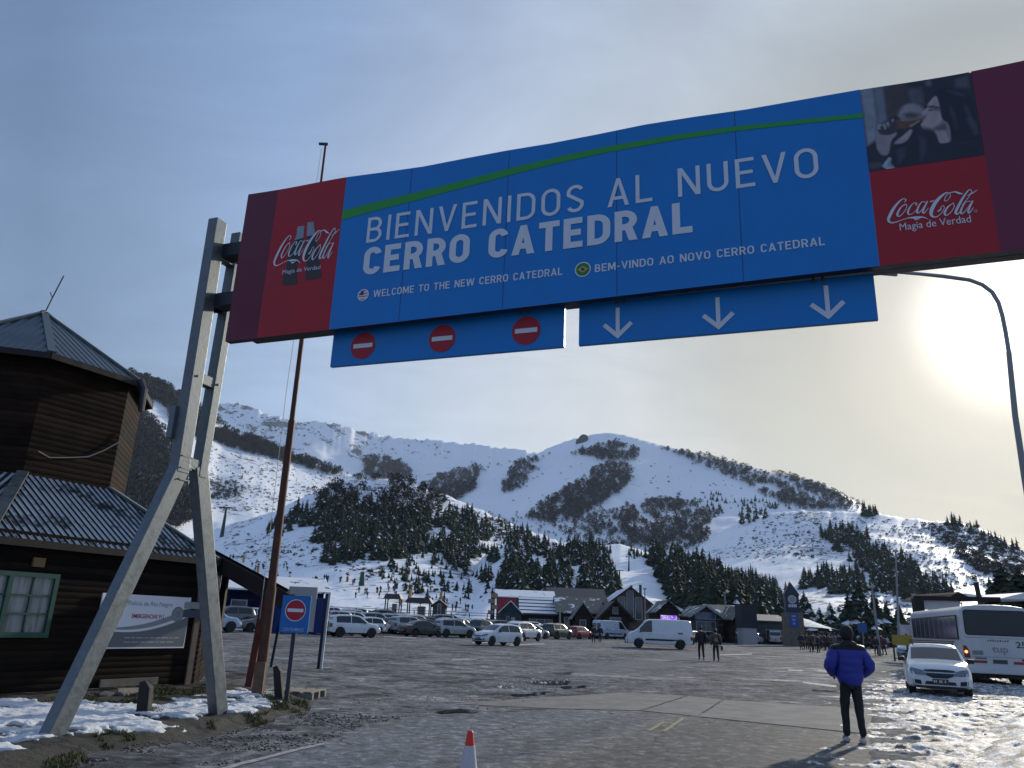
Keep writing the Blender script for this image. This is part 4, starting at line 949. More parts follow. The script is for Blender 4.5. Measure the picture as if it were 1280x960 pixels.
# lane panels below
LD_ = 1.34
def Q(x, y): return SZ(x, y, LD_)
zl0 = Q(704, 433)[1]; zl1 = Q(704, 380)[1]-.02
for (xa, xb) in ((412, 704.5), (723, 1098)):
    a = Q(xa, 458 if xa == 412 else 432)[0]; b_ = Q(xb, 433 if xa == 412 else 398)[0]
    mb = MB(); mb.box(((a+b_)/2, LD_+.04, (zl0+zl1)/2), (b_-a, .06, zl1-zl0)); lp = mb.build('lane_panel', BLUE, gan, bevel=.004)
    for cx, cy in (((453.5, 432), (552.5, 423), (657.5, 413)) if xa == 412 else ((772, 403), (897.5, 391), (1034, 377))):
        c = Q(cx, cy)
        if xa == 412:
            disc(c, .2, LD_+.004, mat('no entry red', (.36, .012, .03), .45, spec=.35), lp, 'no_entry_disc', 32)
            flat('no_entry_bar', [(c[0]-.155, c[1]-.032), (c[0]+.155, c[1]-.032), (c[0]+.155, c[1]+.032), (c[0]-.155, c[1]+.032)], LD_, WHITE, lp)
        else:
            mb = MB(); hh = .205
            for k, (pts, w) in enumerate((([(0, hh), (0, -hh+.03)], .05), ([(-.175, -hh+.19), (0, -hh+.025), (.175, -hh+.19)], .055))):
                vs, fs = ribbon(pts, w); mb.add([(c[0]+x, LD_+.004-.001*k, c[1]+z) for x, z in vs], fs)
            mb.build('arrow', WHITE, lp)
    for bx, by in (((460, 405), (655, 385)) if xa == 412 else ((775, 373), (1022, 347))):
        s = Q(bx, by)[0]
        for dx in (-.05, .05):
            mb = MB(); mb.box((s+dx, LD_+.02, zl1+.06), (.03, .03, .26)); mb.build('hanger', STEEL, gan)

# ------------------------------------------------------------------ log cabin with a tower
def wood_mat(name, c0, c1, board=.16, rough=.75, vertical=False):
    M, N, L, b, ramp, noise, mixc, m_, bump = nodemat(name)
    tc = N('ShaderNodeTexCoord'); P_ = tc.outputs['Object']; sp = N('ShaderNodeSeparateXYZ'); L(P_, sp.inputs[0])
    zz = m_('DIVIDE', sp.outputs[2], board); fr = m_('FRACT', zz); fl = m_('FLOOR', zz)
    mp = N('ShaderNodeMapping'); mp.inputs['Scale'].default_value = (1.2, 1.2, 14); L(P_, mp.inputs[0])
    gr = noise(mp.outputs[0], 2.5, 8, .7); wn = N('ShaderNodeTexWhiteNoise', noise_dimensions='1D'); L(fl, wn.inputs['W'])
    bl = noise(P_, .8, 4, .6)
    f = m_('ADD', m_('MULTIPLY', gr, .6), m_('MULTIPLY', wn.outputs[0], .35)); f = m_('ADD', f, m_('MULTIPLY', m_('SUBTRACT', bl, .5), .8))
    c = ramp(f, [(.25, c0), (.75, c1)])
    gap = ramp(fr, [(.0, 1.0), (.07, 0.0), (.95, 0.0), (1.0, 1.0)]); c = mixc(gap, c, (.006, .005, .004))
    L(c, b.inputs['Base Color']); b.inputs['Roughness'].default_value = rough; b.inputs['Specular IOR Level'].default_value = .06
    prof = m_('SINE', m_('MULTIPLY', fr, math.pi)); L(bump(m_('ADD', prof, m_('MULTIPLY', gr, .3)), .45, .02), b.inputs['Normal'])
    return M
LOG = wood_mat('dark log boards', (.006, .005, .0045), (.022, .015, .011), .115)
LOG2 = wood_mat('weathered tower boards', (.007, .0052, .004), (.034, .019, .012), .125)
TIMBER = mat('dark timber', (.016, .011, .009), .8, var=.4, vscale=6)
REDWOOD = mat('red brown timber', (.13, .035, .025), .7, var=.45, vscale=5)
def roof_snow():
    M, N, L, b, ramp, noise, mixc, m_, bump = nodemat('frosted roof sheet')
    tc = N('ShaderNodeTexCoord'); n = noise(tc.outputs['Object'], 1.3, 7, .7); f = noise(tc.outputs['Object'], 11, 4, .6)
    k = m_('ADD', n, m_('MULTIPLY', m_('SUBTRACT', f, .5), .35))
    c = mixc(ramp(k, [(.38, 0.0), (.5, 1.0)]), (.02, .026, .03), (.40, .43, .47)); L(c, b.inputs['Base Color']); b.inputs['Roughness'].default_value = .5
    return M
SHEET = mat('corrugated roof sheet', (.008, .011, .012), .6, spec=.25, var=.35, vscale=2); FROST = roof_snow()
USHEET = mat('tower roof sheet', (.05, .07, .085), .4, metal=.5, var=.3, vscale=1.5)
CE = np.array([.475, .88]); CE = CE/np.linalg.norm(CE); CN_ = np.array([CE[1], -CE[0]])
def zc(x, y, p): return zat(x, y, math.hypot(p[0], p[1]))
P1 = gnd(241, 860)[:2]
wl = 4.95; ov = .17
K1 = np.array(onplane(247, 697, (*P1, 0), np.array([*CN_, 0]))[:2])      # eave corner (plane of wall)
ang0 = math.atan2(CN_[1], CN_[0])
apW = wl/2/math.tan(math.pi/8)
LC0 = P1-CE*wl/2-CN_*apW                                               # centre of the lower octagon
def octa(c, rad, k): a = ang0+R(22.5)+k*R(45); return np.array([c[0]+rad*math.cos(a), c[1]+rad*math.sin(a)])
rW = wl/2/math.sin(math.pi/8); rE = rW+ov
UC = np.array([-11.8, 18.05]); rU = 2.62
ZE = 2.70; ZI = zc(165, 614, octa(UC, rU, 0)); ZU = zc(172, 478, octa(UC, rU, 0)); ZA = zat(57, 391, float(np.hypot(*UC)))
cab = thing('log_cabin', 'dark log police cabin with a boarded tower and ribbed metal roofs behind the gantry legs', 'cabin', (*LC0, 0))
def wl_(p, z=0): return (p[0]-LC0[0], p[1]-LC0[1], z)
mb = MB()
for k in range(8):
    a, b_ = octa(LC0, rW, k), octa(LC0, rW, k+1); mb.add([wl_(a, -.1), wl_(b_, -.1), wl_(b_, ZE+.15), wl_(a, ZE+.15)], [(0, 1, 2, 3)])
mb.build('wall', LOG, cab)
mb = MB()
for k in range(8):
    a, b_ = octa(UC, rU, k), octa(UC, rU, k+1); mb.add([wl_(a, ZI-.9), wl_(b_, ZI-.9), wl_(b_, ZU+.1), wl_(a, ZU+.1)], [(0, 1, 2, 3)])
mb.build('tower_wall', LOG2, cab)
def corrug(mb, A, B, C_, D, pitch, amp, trough=1):
    """sheet between eave A-B and top D-C, ribs up the slope"""
    A, B, C_, D = (Vector(p) for p in (A, B, C_, D)); u = (B-A); Lu = u.length; u.normalize(); nrm = u.cross(D-A); nrm.normalize()
    if nrm.z < 0: nrm = -nrm
    up = nrm.cross(u); 
    if up.z < 0: up = -up
    H1 = (D-A).dot(up); ud, uc = (D-A).dot(u), (C_-A).dot(u); hc = (C_-A).dot(up); H = (H1+hc)/2
    n = int(Lu/pitch*4); prev = None
    for i in range(n+1):
        x = Lu*i/n; v = H
        if ud > 0 and x < ud: v = min(v, H*x/ud)
        if uc < Lu and x > uc: v = min(v, H*(Lu-x)/(Lu-uc))
        o = nrm*(amp*math.sin(2*math.pi*x/pitch)); cur = (A+u*x+o, A+u*x+up*v+o)
        if prev is not None:
            mid = math.sin(2*math.pi*(x-Lu/n/2)/pitch); mb.cur = 1 if (mid < -.2 and trough) else 0
            k = len(mb.v); mb.add([prev[0], cur[0], cur[1], prev[1]], [(0, 1, 2, 3)])
        prev = cur
rI = rU+.02
mb = MB(); FLASH = mat('hip flashing', (.09, .11, .115), .45, metal=.4, var=.3)
for k in range(8):
    A, B = octa(LC0, rE, k), octa(LC0, rE, k+1); D, C_ = octa(UC, rI, k), octa(UC, rI, k+1)
    corrug(mb, wl_(A, ZE), wl_(B, ZE), wl_(C_, ZI), wl_(D, ZI), .145, .022)
    hip = MB(); hip.bar(wl_(A, ZE+.03), wl_(D, ZI+.03), .22, .05); hip.build('hip_cap', FLASH, cab)
mb.build('roof', [SHEET, FROST], cab); 
mb = MB()
for k in range(8):
    A, B = octa(LC0, rE, k), octa(LC0, rE, k+1); mb.bar(wl_(A, ZE-.06), wl_(B, ZE-.06), .05, .13)
    C_, D = octa(LC0, rW-.05, k), octa(LC0, rW-.05, k+1); mb.add([wl_(A, ZE-.04), wl_(B, ZE-.04), wl_(D, ZE+.1), wl_(C_, ZE+.1)], [(0, 1, 2, 3)])
mb.build('eave', TIMBER, cab)
rT = rU+.26; mb = MB(); ev = MB()
for k in range(8):
    A, B = octa(UC, rT, k), octa(UC, rT, k+1); T_ = wl_(UC, ZA)
    corrug(mb, wl_(A, ZU), wl_(B, ZU), T_, T_, .17, .012, 0)
    hip = MB(); hip.bar(wl_(A, ZU+.02), wl_(UC, ZA+.02), .16, .05); hip.build('hip_cap', FLASH, cab); ev.bar(wl_(A, ZU-.07), wl_(B, ZU-.07), .06, .13)
    C_, D = octa(UC, rU-.03, k), octa(UC, rU-.03, k+1); ev.add([wl_(A, ZU-.03), wl_(B, ZU-.03), wl_(D, ZU+.08), wl_(C_, ZU+.08)], [(0, 1, 2, 3)])
mb.build('tower_roof', [USHEET, USHEET], cab); ev.build('tower_eave', TIMBER, cab)
p = octa(UC, rT, 0); mb = MB(); mb.tube([wl_(p, ZU+.02), wl_((p[0]+.12, p[1]), ZU-.2), wl_((p[0]+.16, p[1]-.02), ZU-.75)], [.1, .09, .07], 8); mb.build('downpipe', DSTEEL, cab)
mb = MB(); T_ = Vector(wl_(UC, ZA)); mb.tube([T_+Vector((0, 0, -.05)), T_+Vector((.12, 0, .45)), T_+Vector((.3, -.05, 1.0))], .018, 5); mb.tube([T_+Vector((.1, 0, .42)), T_+Vector((.02, 0, .56))], .012, 4); mb.build('antenna', DSTEEL, cab)
# features of the front wall, in wall coordinates (along from the right corner, height)
WZ = math.atan2(CE[1], CE[0])
def W(s, z, o=0.0): p = P1+CE*s+CN_*o; return wl_(p, z)
def wp(x, y): w = onplane(x, y, (*P1, 0), np.array([*CN_, 0])); return float((w[:2]-P1) @ CE), float(w[2])
def wquad(mb, s0, s1, z0, z1, o0, o1):
    vs = [W(s0, z0, o0), W(s1, z0, o0), W(s1, z1, o0), W(s0, z1, o0), W(s0, z0, o1), W(s1, z0, o1), W(s1, z1, o1), W(s0, z1, o1)]
    mb.add(vs, [(0, 3, 2, 1), (4, 5, 6, 7), (0, 1, 5, 4), (1, 2, 6, 5), (2, 3, 7, 6), (3, 0, 4, 7)])
GF = mat('green window paint', (.008, .065, .045), .5, var=.2); CURT = mat('grey net curtain', (.3, .31, .3), .7, var=.25, vscale=9); GL = mat('window glass', (.02, .025, .03), .05, spec=.6)
sw, zw0 = wp(57, 797); _, zw1 = wp(57, 717); ws0 = sw-1.75
mb = MB()
for (a, b_, c, d) in ((ws0, ws0+.08, zw0, zw1), (sw-.08, sw, zw0, zw1), (ws0+.08, sw-.08, zw0, zw0+.09), (ws0+.08, sw-.08, zw1-.08, zw1), (ws0+.835, ws0+.915, zw0+.09, zw1-.08)): wquad(mb, a, b_, c, d, .0, .07)
win = mb.build('window', GF, cab)
for half in (0, 1):
    a = ws0+.08+half*.835; b_ = a+.755; hgt = (zw1-.08)-(zw0+.09)
    mb = MB()
    for k in (1, 2): z = zw0+.09+hgt*k/3; wquad(mb, a, b_, z-.016, z+.016, .02, .055)
    wquad(mb, (a+b_)/2-.016, (a+b_)/2+.016, zw0+.09, zw1-.08, .0195, .0545); mb.build('glazing_bar', GF, win)
mb = MB(); wquad(mb, ws0+.03, sw-.03, zw0+.03, zw1-.03, .004, .012)
def curtain_mat():
    M, N, L, b, ramp, noise, mixc, m_, bump = nodemat('net curtain behind glass'); tc = N('ShaderNodeTexCoord')
    mp = N('ShaderNodeMapping'); mp.inputs['Scale'].default_value = (9, 9, .8); L(tc.outputs['Object'], mp.inputs[0]); n = noise(mp.outputs[0], 1.5, 4, .6)
    L(ramp(n, [(.3, (.10, .11, .11)), (.55, (.26, .27, .26)), (.75, (.34, .35, .34))]), b.inputs['Base Color']); b.inputs['Roughness'].default_value = .12; b.inputs['Specular IOR Level'].default_value = .5
    return M
mb.build('pane', curtain_mat(), win)
mb = MB(); s, z = wp(48, 703); wquad(mb, s-.12, s+.1, z-.08, z+.08, .0, .05); mb.build('wall_lamp', mat('ochre lamp plate', (.16, .1, .03), .6), cab)
s, _ = wp(245, 760); mb = MB(); wquad(mb, s-.02, s+.12, 0, ZE, .004, .05); mb.build('corner_board', mat('grey corner board', (.12, .095, .075), .8, var=.4), cab)
mb = MB(); s, z = wp(123, 858); wquad(mb, s, s+1.3, z-.02, z+.12, .0, .045); mb.build('plinth_board', mat('grey old board', (.15, .13, .115), .85, var=.4), cab)
mb = MB()
def tw(x, y):                                   # point on the tower's front face
    a, b_ = octa(UC, rU, 0), octa(UC, rU, -1); n_ = np.array([CN_[0], CN_[1], 0]); w = onplane(x, y, (a[0]+CN_[0]*.04, a[1]+CN_[1]*.04, 0), n_); return (w[0]-LC0[0], w[1]-LC0[1], w[2])
mb.tube([tw(48, 564), tw(62, 572), tw(85, 572), tw(110, 571), tw(130, 563), tw(150, 552), tw(158, 540)], .013, 5); mb.build('cable', mat('pale cable', (.2, .19, .18), .6), cab)
# porch rafter with its posts
q0 = at(266, 700, 18.3); q1 = at(362, 753, 16.7)
mb = MB(); mb.bar(wl_(q0, q0[2]), wl_(q1, q1[2]), .16, .34); mb.build('porch_rafter', TIMBER, cab)
mb = MB(); q2 = q0+np.array([-1.2, 2.6, 0]); q3 = q1+np.array([-1.2, 2.6, 0]); mb.add([wl_(q0, q0[2]+.18), wl_(q1, q1[2]+.18), wl_(q3, q3[2]+.18), wl_(q2, q2[2]+.18)], [(0, 1, 2, 3)]); mb.add([wl_(q0, q0[2]+.24), wl_(q1, q1[2]+.24), wl_(q3, q3[2]+.24), wl_(q2, q2[2]+.24)], [(0, 1, 2, 3)]); mb.build('porch_roof', TIMBER, cab)
f0 = gnd(311, 858); t0 = at(332, 745, f0[1]-.4); mb = MB(); mb.bar(wl_(f0, -.05), wl_(t0, t0[2]), .15, .15, (0, 1, 0)); mb.build('porch_post', REDWOOD, cab)
f1 = gnd(263, 853); mb = MB(); mb.bar(wl_(f1, -.05), wl_(f1, 2.6), .14, .14, (0, 1, 0)); mb.build('porch_post', TIMBER, cab)
# police sign on the wall
pc = [wp(*q) for q in ((127, 740), (236, 748), (228.5, 810), (117, 811))]; ps0 = min(p[0] for p in pc); ps1 = (pc[1][0]+pc[2][0])/2; pz0, pz1 = (pc[2][1]+pc[3][1])/2, (pc[0][1]+pc[1][1])/2
pw, ph = ps1-ps0, pz1-pz0
po = P1+CE*ps0+CN_*.06
sg = thing('police_sign', 'white and grey police emergency board fixed to the dark log wall', 'sign', (*po, pz0), WZ)
mb = MB(); mb.box((pw/2, .02, ph/2), (pw, .03, ph)); mb.build('board', mat('white board', (.78, .8, .84), .4), sg, bevel=.004)
def swoosh(z0, z1, z2, n=16): return [(pw*i/n, z0+(z1-z0)*(i/n)+(z2)*math.sin(math.pi*i/n)) for i in range(n+1)]
low = swoosh(ph*.34, ph*.62, -ph*.15)
mb_ = lambda nm, poly, y, m: flat(nm, poly, y, m, sg)
mb_('grey_field', [(.0, .03)]+[(x, z) for x, z in low][:1]+low[1:]+[(pw-.02, .03)], .0028, mat('grey board print', (.13, .145, .165), .4))
up_ = swoosh(ph*.37, ph*.68, -ph*.145); mb_('grey_band', up_+swoosh(ph*.37, ph*.80, -ph*.12)[::-1], .0022, mat('pale grey print', (.25, .27, .29), .4))
WR = lambda nm, t, x, z, h, tot, m, off=.0: font_mesh(nm, t, m, sg, lambda u, v, k: (x+u, .0012, z+v), h, tot, offset=off)
WR('lettering', 'Policía de Río Negro', pw*.28, ph*.80, ph*.085, pw*.5, mat('grey blue print', (.22, .24, .36), .5))
WR('lettering', 'EMERGENCIAS 911', pw*.34, ph*.565, ph*.075, pw*.36, mat('crimson print', (.33, .01, .05), .5), .02)
cc = (pw*.86, ph*.66); disc(cc, ph*.15, .0016, mat('seal grey print', (.2, .215, .24), .45), sg, 'seal', 24); disc(cc, ph*.115, .0012, MATS['pale grey print'], sg, 'seal', 24); disc(cc, ph*.07, .0006, MATS['seal grey print'], sg, 'seal', 8)
for z, x0, x1 in ((.20, .30, .93), (.12, .3, .88)):
    mb = MB(); x = x0
    while x < x1-.02:
        l = random.uniform(.03, .09); mb.box((pw*(x+l/2), .0018, ph*z), (pw*l, .001, .022)); x += l+.014
    mb.build('small_print', mat('pale small print', (.36, .38, .41), .5), sg)
s, z = wp(243, 757); q = P1+CE*s+CN_*.05
pb = thing('notice_board', 'small pale plank sign on the log wall right of the police board', 'sign', (*q, z-.07), WZ)
mb = MB(); mb.box((.0, 0, .07), (.62, .03, .14)); mb.build('plank', mat('pale plank', (.34, .35, .36), .6, var=.2), pb); mb = MB(); mb.box((.0, .0, -.1), (.62, .025, .16)); mb.build('plank', mat('slate plank', (.05, .075, .12), .6), pb)
# ------------------------------------------------------------------ verge with snow, slush on the right
def verge_mat():
    M, N, L, b, ramp, noise, mixc, m_, bump = nodemat('verge soil')
    tc = N('ShaderNodeTexCoord'); P_ = tc.outputs['Object']; n = noise(P_, 2.2, 8, .7); g = noise(P_, 38, 4, .7); q = noise(P_, .7, 4, .6)
    c = ramp(n, [(.3, (.014, .0125, .011)), (.55, (.034, .030, .026)), (.8, (.07, .064, .057))])
    c = mixc(ramp(g, [(.5, 0.0), (.65, .7)]), c, (.018, .016, .014)); c = mixc(ramp(g, [(.3, .6), (.38, 0.0)]), c, (.11, .105, .1))
    moss = m_('MULTIPLY', ramp(q, [(.46, 0.0), (.58, 1.0)]), ramp(n, [(.4, .3), (.6, 1.0)])); c = mixc(m_('MULTIPLY', moss, .7), c, (.026, .03, .011))
    L(c, b.inputs['Base Color']); b.inputs['Roughness'].default_value = .85; L(bump(m_('ADD', g, n), .8, .04), b.inputs['Normal'])
    return M
def wsnow_mat(name, dirt):
    M, N, L, b, ramp, noise, mixc, m_, bump = nodemat(name)
    tc = N('ShaderNodeTexCoord'); P_ = tc.outputs['Object']; n = noise(P_, 3.2, 9, .72); g = noise(P_, 30, 5, .7)
    c = mixc(ramp(n, [(.35, 0.0), (.7, 1.0)]), (.78, .8, .83), (.62, .63, .65))
    k = m_('ADD', m_('MULTIPLY', n, .6), m_('MULTIPLY', g, .4)); c = mixc(ramp(k, [(dirt, 0.0), (dirt+.07, .9)]), c, (.09, .082, .075))
    L(c, b.inputs['Base Color']); b.inputs['Roughness'].default_value = .6; b.inputs['Specular IOR Level'].default_value = .25; L(bump(m_('ADD', g, m_('MULTIPLY', n, 1.5)), .8, .04), b.inputs['Normal'])
    return M
def heightsheet(name, x0, x1, y0, y1, step, zfn, material, cut=-.02, kind='structure'):
    xs = np.arange(x0, x1+step, step); ys = np.arange(y0, y1+step, step); X, Y = np.meshgrid(xs, ys, indexing='ij'); Z = zfn(X, Y)
    nx, ny = X.shape; i = np.arange(nx-1)[:, None]*ny+np.arange(ny-1)[None, :]
    F = np.stack([i, i+ny, i+ny+1, i+1], -1).reshape(-1, 4); zf = Z.ravel(); keep = zf[F].max(1) > cut; F = F[keep]
    V = np.stack([X.ravel(), Y.ravel(), zf], -1); used = np.unique(F); mp = -np.ones(len(V), int); mp[used] = np.arange(len(used))
    o = npmesh(name, V[used], mp[F], material, smooth=True); return tag(o, kind=kind)
VERGE = gp((-160, 1010), (40, 962), (130, 938), (200, 932), (290, 916), (345, 897), (380, 888), (392, 878), (372, 869), (335, 864), (300, 860), (250, 856), (120, 858), (0, 862), (-200, 868))
VSNOW = gp((-160, 886), (0, 881), (48, 880), (70, 888), (120, 886), (160, 889), (215, 887), (232, 880), (262, 876), (275, 871), (300, 869), (318, 872), (345, 872), (352, 880), (338, 889), (318, 894), (300, 903), (268, 905), (240, 912), (228, 918), (205, 915), (190, 924), (170, 920), (120, 928), (80, 930), (40, 938), (20, 952), (-40, 975), (-160, 1000))
def verge_z(X, Y):
    d = polydist(X, Y, VERGE); return np.clip(d*.28, -.05, .10)+(fbm(X*2.1, Y*2.1, 4, 5)-.5)*.07*np.clip(d*2+.6, 0, 1)+(fbm(X*9, Y*9, 4, 8, .65)-.5)*.06*np.clip(d*2+.5, 0, 1)
def vsnow_z(X, Y):
    d = .16+polydist(X, Y, VSNOW)+(fbm(X*1.7, Y*1.7, 4, 15)-.5)*.75
    cov = d-.9*np.clip(fbm(X*1.3+3, Y*2.2, 5, 31)-.53, 0, 1)*6-np.clip(fbm(X*4+9, Y*5, 4, 37)-.52, 0, 1)*3.2
    return verge_z(X, Y)+np.clip(cov*.22, -.06, .045)+(fbm(X*4.5, Y*6.5, 4, 19, .6)-.5)*.06*np.clip(cov*3+.5, 0, 1)+(fbm(X*14, Y*14, 2, 17)-.5)*.018-.014
tag(heightsheet('verge', -14, -2.6, 7.5, 19.5, .04, verge_z, verge_mat(), cut=.0), kind='structure')
tag(heightsheet('snow_patch', -13, -2.8, 8, 18.6, .035, lambda X, Y: np.where(vsnow_z(X, Y) > verge_z(X, Y)-.015, vsnow_z(X, Y), -1), wsnow_mat('old snow', .575), cut=0), kind='structure')
SLUSH = gp((1098, 985), (1104, 940), (1102, 905), (1092, 885), (1088, 870), (1100, 858), (1108, 842), (1100, 826), (1092, 812), (1120, 806), (1300, 815), (1500, 850), (1600, 1000), (1300, 1100), (1110, 1040))
MOUND = gp((1238, 905), (1260, 893), (1310, 888), (1380, 900), (1420, 960), (1300, 985), (1240, 975), (1222, 955), (1225, 925))
_ca, _sa = math.cos(R(-20)), math.sin(R(-20))
def slush_z(X, Y):
    d = polydist(X, Y, SLUSH); m_ = polydist(X, Y, MOUND); u, v = X*_ca-Y*_sa, X*_sa+Y*_ca
    rut = fbm(u*.55, v*1.7, 5, 41, .6); f = fbm(X*4.5, Y*4.5, 4, 44, .6); cov = (rut-.45)*2.6+(f-.5)*1.2+np.clip(d, -1.5, .8)*.55-.30
    far = np.clip((Y-19)/20, 0, 1); cov = cov-.25*far
    z = np.clip(cov*.10, -.05, .06)+(f-.5)*.035
    z = np.where(d < -1.2, -.1, z)
    mz = np.clip(m_+.25*(fbm(X*2, Y*2, 3, 51)-.5)*2, -.2, .7)*.30+(fbm(u*1.2, v*4.5, 4, 52)-.5)*.10
    return np.maximum(z, np.where(m_ > -.3, mz, -1))
tag(heightsheet('slush', 3.4, 24, 7.5, 42, .055, slush_z, wsnow_mat('trodden snow', .45), cut=.004), kind='structure')
# stones, grass and clods
def scatter_tris(name, pts, shape, material, label, cat):
    Vs = []; Fs = []; off = 0
    for (x, y, z, s) in pts:
        V, F = shape(s); a = RNG.uniform(0, 6.283); ca, sa = math.cos(a), math.sin(a)
        Vs.append(np.stack([x+V[:, 0]*ca-V[:, 1]*sa, y+V[:, 0]*sa+V[:, 1]*ca, z+V[:, 2]], -1)); Fs.append(F+off); off += len(V)
    o = npmesh(name, np.concatenate(Vs), np.concatenate(Fs), material); return tag(o, label, cat, kind='stuff')
def rock_shapes():
    out = []
    for s in range(8):
        bm = bmesh.new(); bmesh.ops.create_icosphere(bm, subdivisions=1, radius=1)
        for v in bm.verts: v.co *= 1+mnoise.noise(v.co*1.2+Vector((s*7, 0, 0)))*.6; v.co.z *= .6
        bmesh.ops.triangulate(bm, faces=bm.faces); bm.verts.index_update()
        out.append((np.array([v.co[:] for v in bm.verts]), np.array([[v.index for v in f.verts] for f in bm.faces]))); bm.free()
    return out
ROCKS = rock_shapes()
def rockshape(s): V, F = ROCKS[RNG.integers(8)]; return V*s*RNG.uniform(.6, 1.3, 3), F
def rnd_in(poly, n):
    xs = [p[0] for p in poly]; ys = [p[1] for p in poly]; X = RNG.uniform(min(xs), max(xs), n*3); Y = RNG.uniform(min(ys), max(ys), n*3); k = inpoly(X, Y, poly); return X[k][:n], Y[k][:n]
pts = []
X, Y = rnd_in(gp((60, 965), (130, 936), (250, 926), (345, 900), (400, 886), (470, 885), (520, 893), (450, 910), (400, 929), (300, 953), (200, 990)), 2600)
k_ = fbm(X*1.4, Y*1.4, 3, 71) > .45; X, Y = X[k_], Y[k_]
Zv = verge_z(X, Y)
for x, y, z in zip(X, Y, Zv): pts.append((x, y, max(z, 0.0)+.004, abs(RNG.normal(.004, .011))+.004))
X, Y = rnd_in(SLUSH, 2200); Z = slush_z(X, Y)
for x, y, z in zip(X, Y, Z): pts.append((x, y, max(z, 0)+.004, abs(RNG.normal(.012, .018))+.008))
X, Y = rnd_in(gp((400, 880), (620, 850), (760, 845), (700, 880), (560, 893)), 700)
for x, y in zip(X, Y): pts.append((x, y, .004, abs(RNG.normal(.003, .009))+.004))
scatter_tris('gravel', pts, rockshape, mat('stones', (.085, .082, .078), .85, var=.6, vscale=3), 'loose stones along the verge and in the slush', 'gravel')
pts = []
X, Y = rnd_in(SLUSH, 420); Z = slush_z(X, Y)
for x, y, z in zip(X, Y, Z): pts.append((x, y, max(z, 0)+.01, abs(RNG.normal(.03, .035))+.015))
X, Y = rnd_in(gp((600, 860), (680, 845), (720, 848), (690, 858), (640, 866)), 26)
for x, y in zip(X, Y): pts.append((x, y, .01, abs(RNG.normal(.015, .025))+.01))
scatter_tris('snow_lumps', pts, rockshape, MATS['old snow'], 'lumps of trodden snow', 'snow lumps')
def bladeshape(s):
    a = RNG.uniform(-.7, .7, 2)*s; w = .006+.004*RNG.random(); return np.array([(-w, 0, 0), (w, 0, 0), (a[0], a[1], s)]), np.array([[0, 1, 2]])
GRASS = leaf_mat('verge grass', (.035, .042, .012), (.12, .115, .04), .8)
pts = []
for poly, n, h in ((gp((36, 888), (90, 878), (150, 874), (170, 868), (235, 868), (262, 862), (262, 870), (230, 880), (180, 886), (120, 884), (60, 889)), 9000, .09), (gp((330, 880), (360, 872), (384, 880), (388, 892), (366, 900), (340, 895)), 2600, .13), (gp((110, 932), (150, 926), (170, 931), (140, 940)), 900, .09),
                   (gp((300, 902), (345, 893), (352, 899), (318, 910)), 900, .09), (gp((236, 918), (262, 912), (270, 918), (246, 924)), 600, .1), (gp((52, 956), (100, 940), (112, 952), (60, 970)), 900, .08), (gp((174, 898), (200, 896), (200, 902), (178, 903)), 350, .12), (gp((325, 870), (350, 868), (350, 876), (325, 878)), 500, .1)):
    X, Y = rnd_in(poly, n); Z = verge_z(X, Y)
    for x, y, z in zip(X, Y, Z):
        if fbm(np.array([x*2.8]), np.array([y*2.8]), 4, 61)[0] > .46: pts.append((x, y, max(z, 0)-.01, h*RNG.uniform(.25, .85)))
scatter_tris('grass', pts, bladeshape, GRASS, 'short green grass by the cabin and on the verge', 'grass')

# ------------------------------------------------------------------ poles, small signs, cone
RUST = mat('rusty steel', (.085, .035, .022), .7, metal=.25, var=.5, vscale=4)
fp = gnd(322, 875); ftop = at(407, 181, fp[1]-.1)
fl = thing('flagpole', 'tall thin rusty flagpole with a halyard rising behind the welcome board', 'flagpole', (*fp[:2], 0))
v = ftop-np.array([fp[0], fp[1], 0])
mb = MB(); mb.tube([(0, 0, -.1), v*.17], [.105, .10], 12); mb.tube([v*.165, v*.45], [.085, .07], 12); mb.tube([v*.445, v*.75], [.055, .045], 10); mb.tube([v*.745, v], [.037, .026], 10); mb.build('pole', RUST, fl, smooth=True)
mb = MB(); mb.box(tuple(v*1.0+np.array([-.05, 0, .02])), (.22, .05, .05)); mb.build('pulley', DSTEEL, fl)
mb = MB(); o_ = np.array([-.13, -.03, 0]); mb.tube([v*.12+o_*1.1, v*.5+o_*1.4, v*.99+o_*.6], .007, 4); mb.build('halyard', mat('halyard rope', (.4, .4, .4), .7), fl)
mb = MB(); mb.box((.02, -.16, .32), (.2, .07, .75)); mb.build('pole_splint', mat('brown plank', (.14, .085, .055), .8, var=.4), fl)
# no entry sign on a leaning post
sp = gnd(357, 884); st = at(371, 762, sp[1])
hh = float(st[2]); lean = float(st[0]-sp[0])/hh
ne = thing('no_entry_sign', 'small blue no entry sign on a leaning post at the snowy verge', 'sign', (*sp[:2], 0), R(-4))
mb = MB(); mb.bar((0, 0, -.1), (lean*(hh-.3), 0, hh-.3), .075, .05, (0, 1, 0)); mb.build('post', mat('navy post paint', (.006, .012, .04), .5, var=.3), ne)
a = onplane(355, 744, sp, np.array([0, 1, 0])); b_ = onplane(386, 792, sp, np.array([0, 1, 0]))
w_ = .54; h_ = float(a[2]-b_[2]); zc_ = float(a[2]+b_[2])/2; xc = lean*zc_
mb = MB(); M_ = Matrix.Rotation(math.atan(lean)*1.0, 3, 'Y'); mb.box((xc, -.05, zc_), (w_, .03, h_), M=M_); bd = mb.build('board', mat('bright blue sign film', (.01, .13, .42), .45, spec=.35), ne, bevel=.004)
def tilt(x, z, y): p = M_ @ Vector((x, y, z)); return (xc+p.x, -.05+p.y, zc_+p.z)
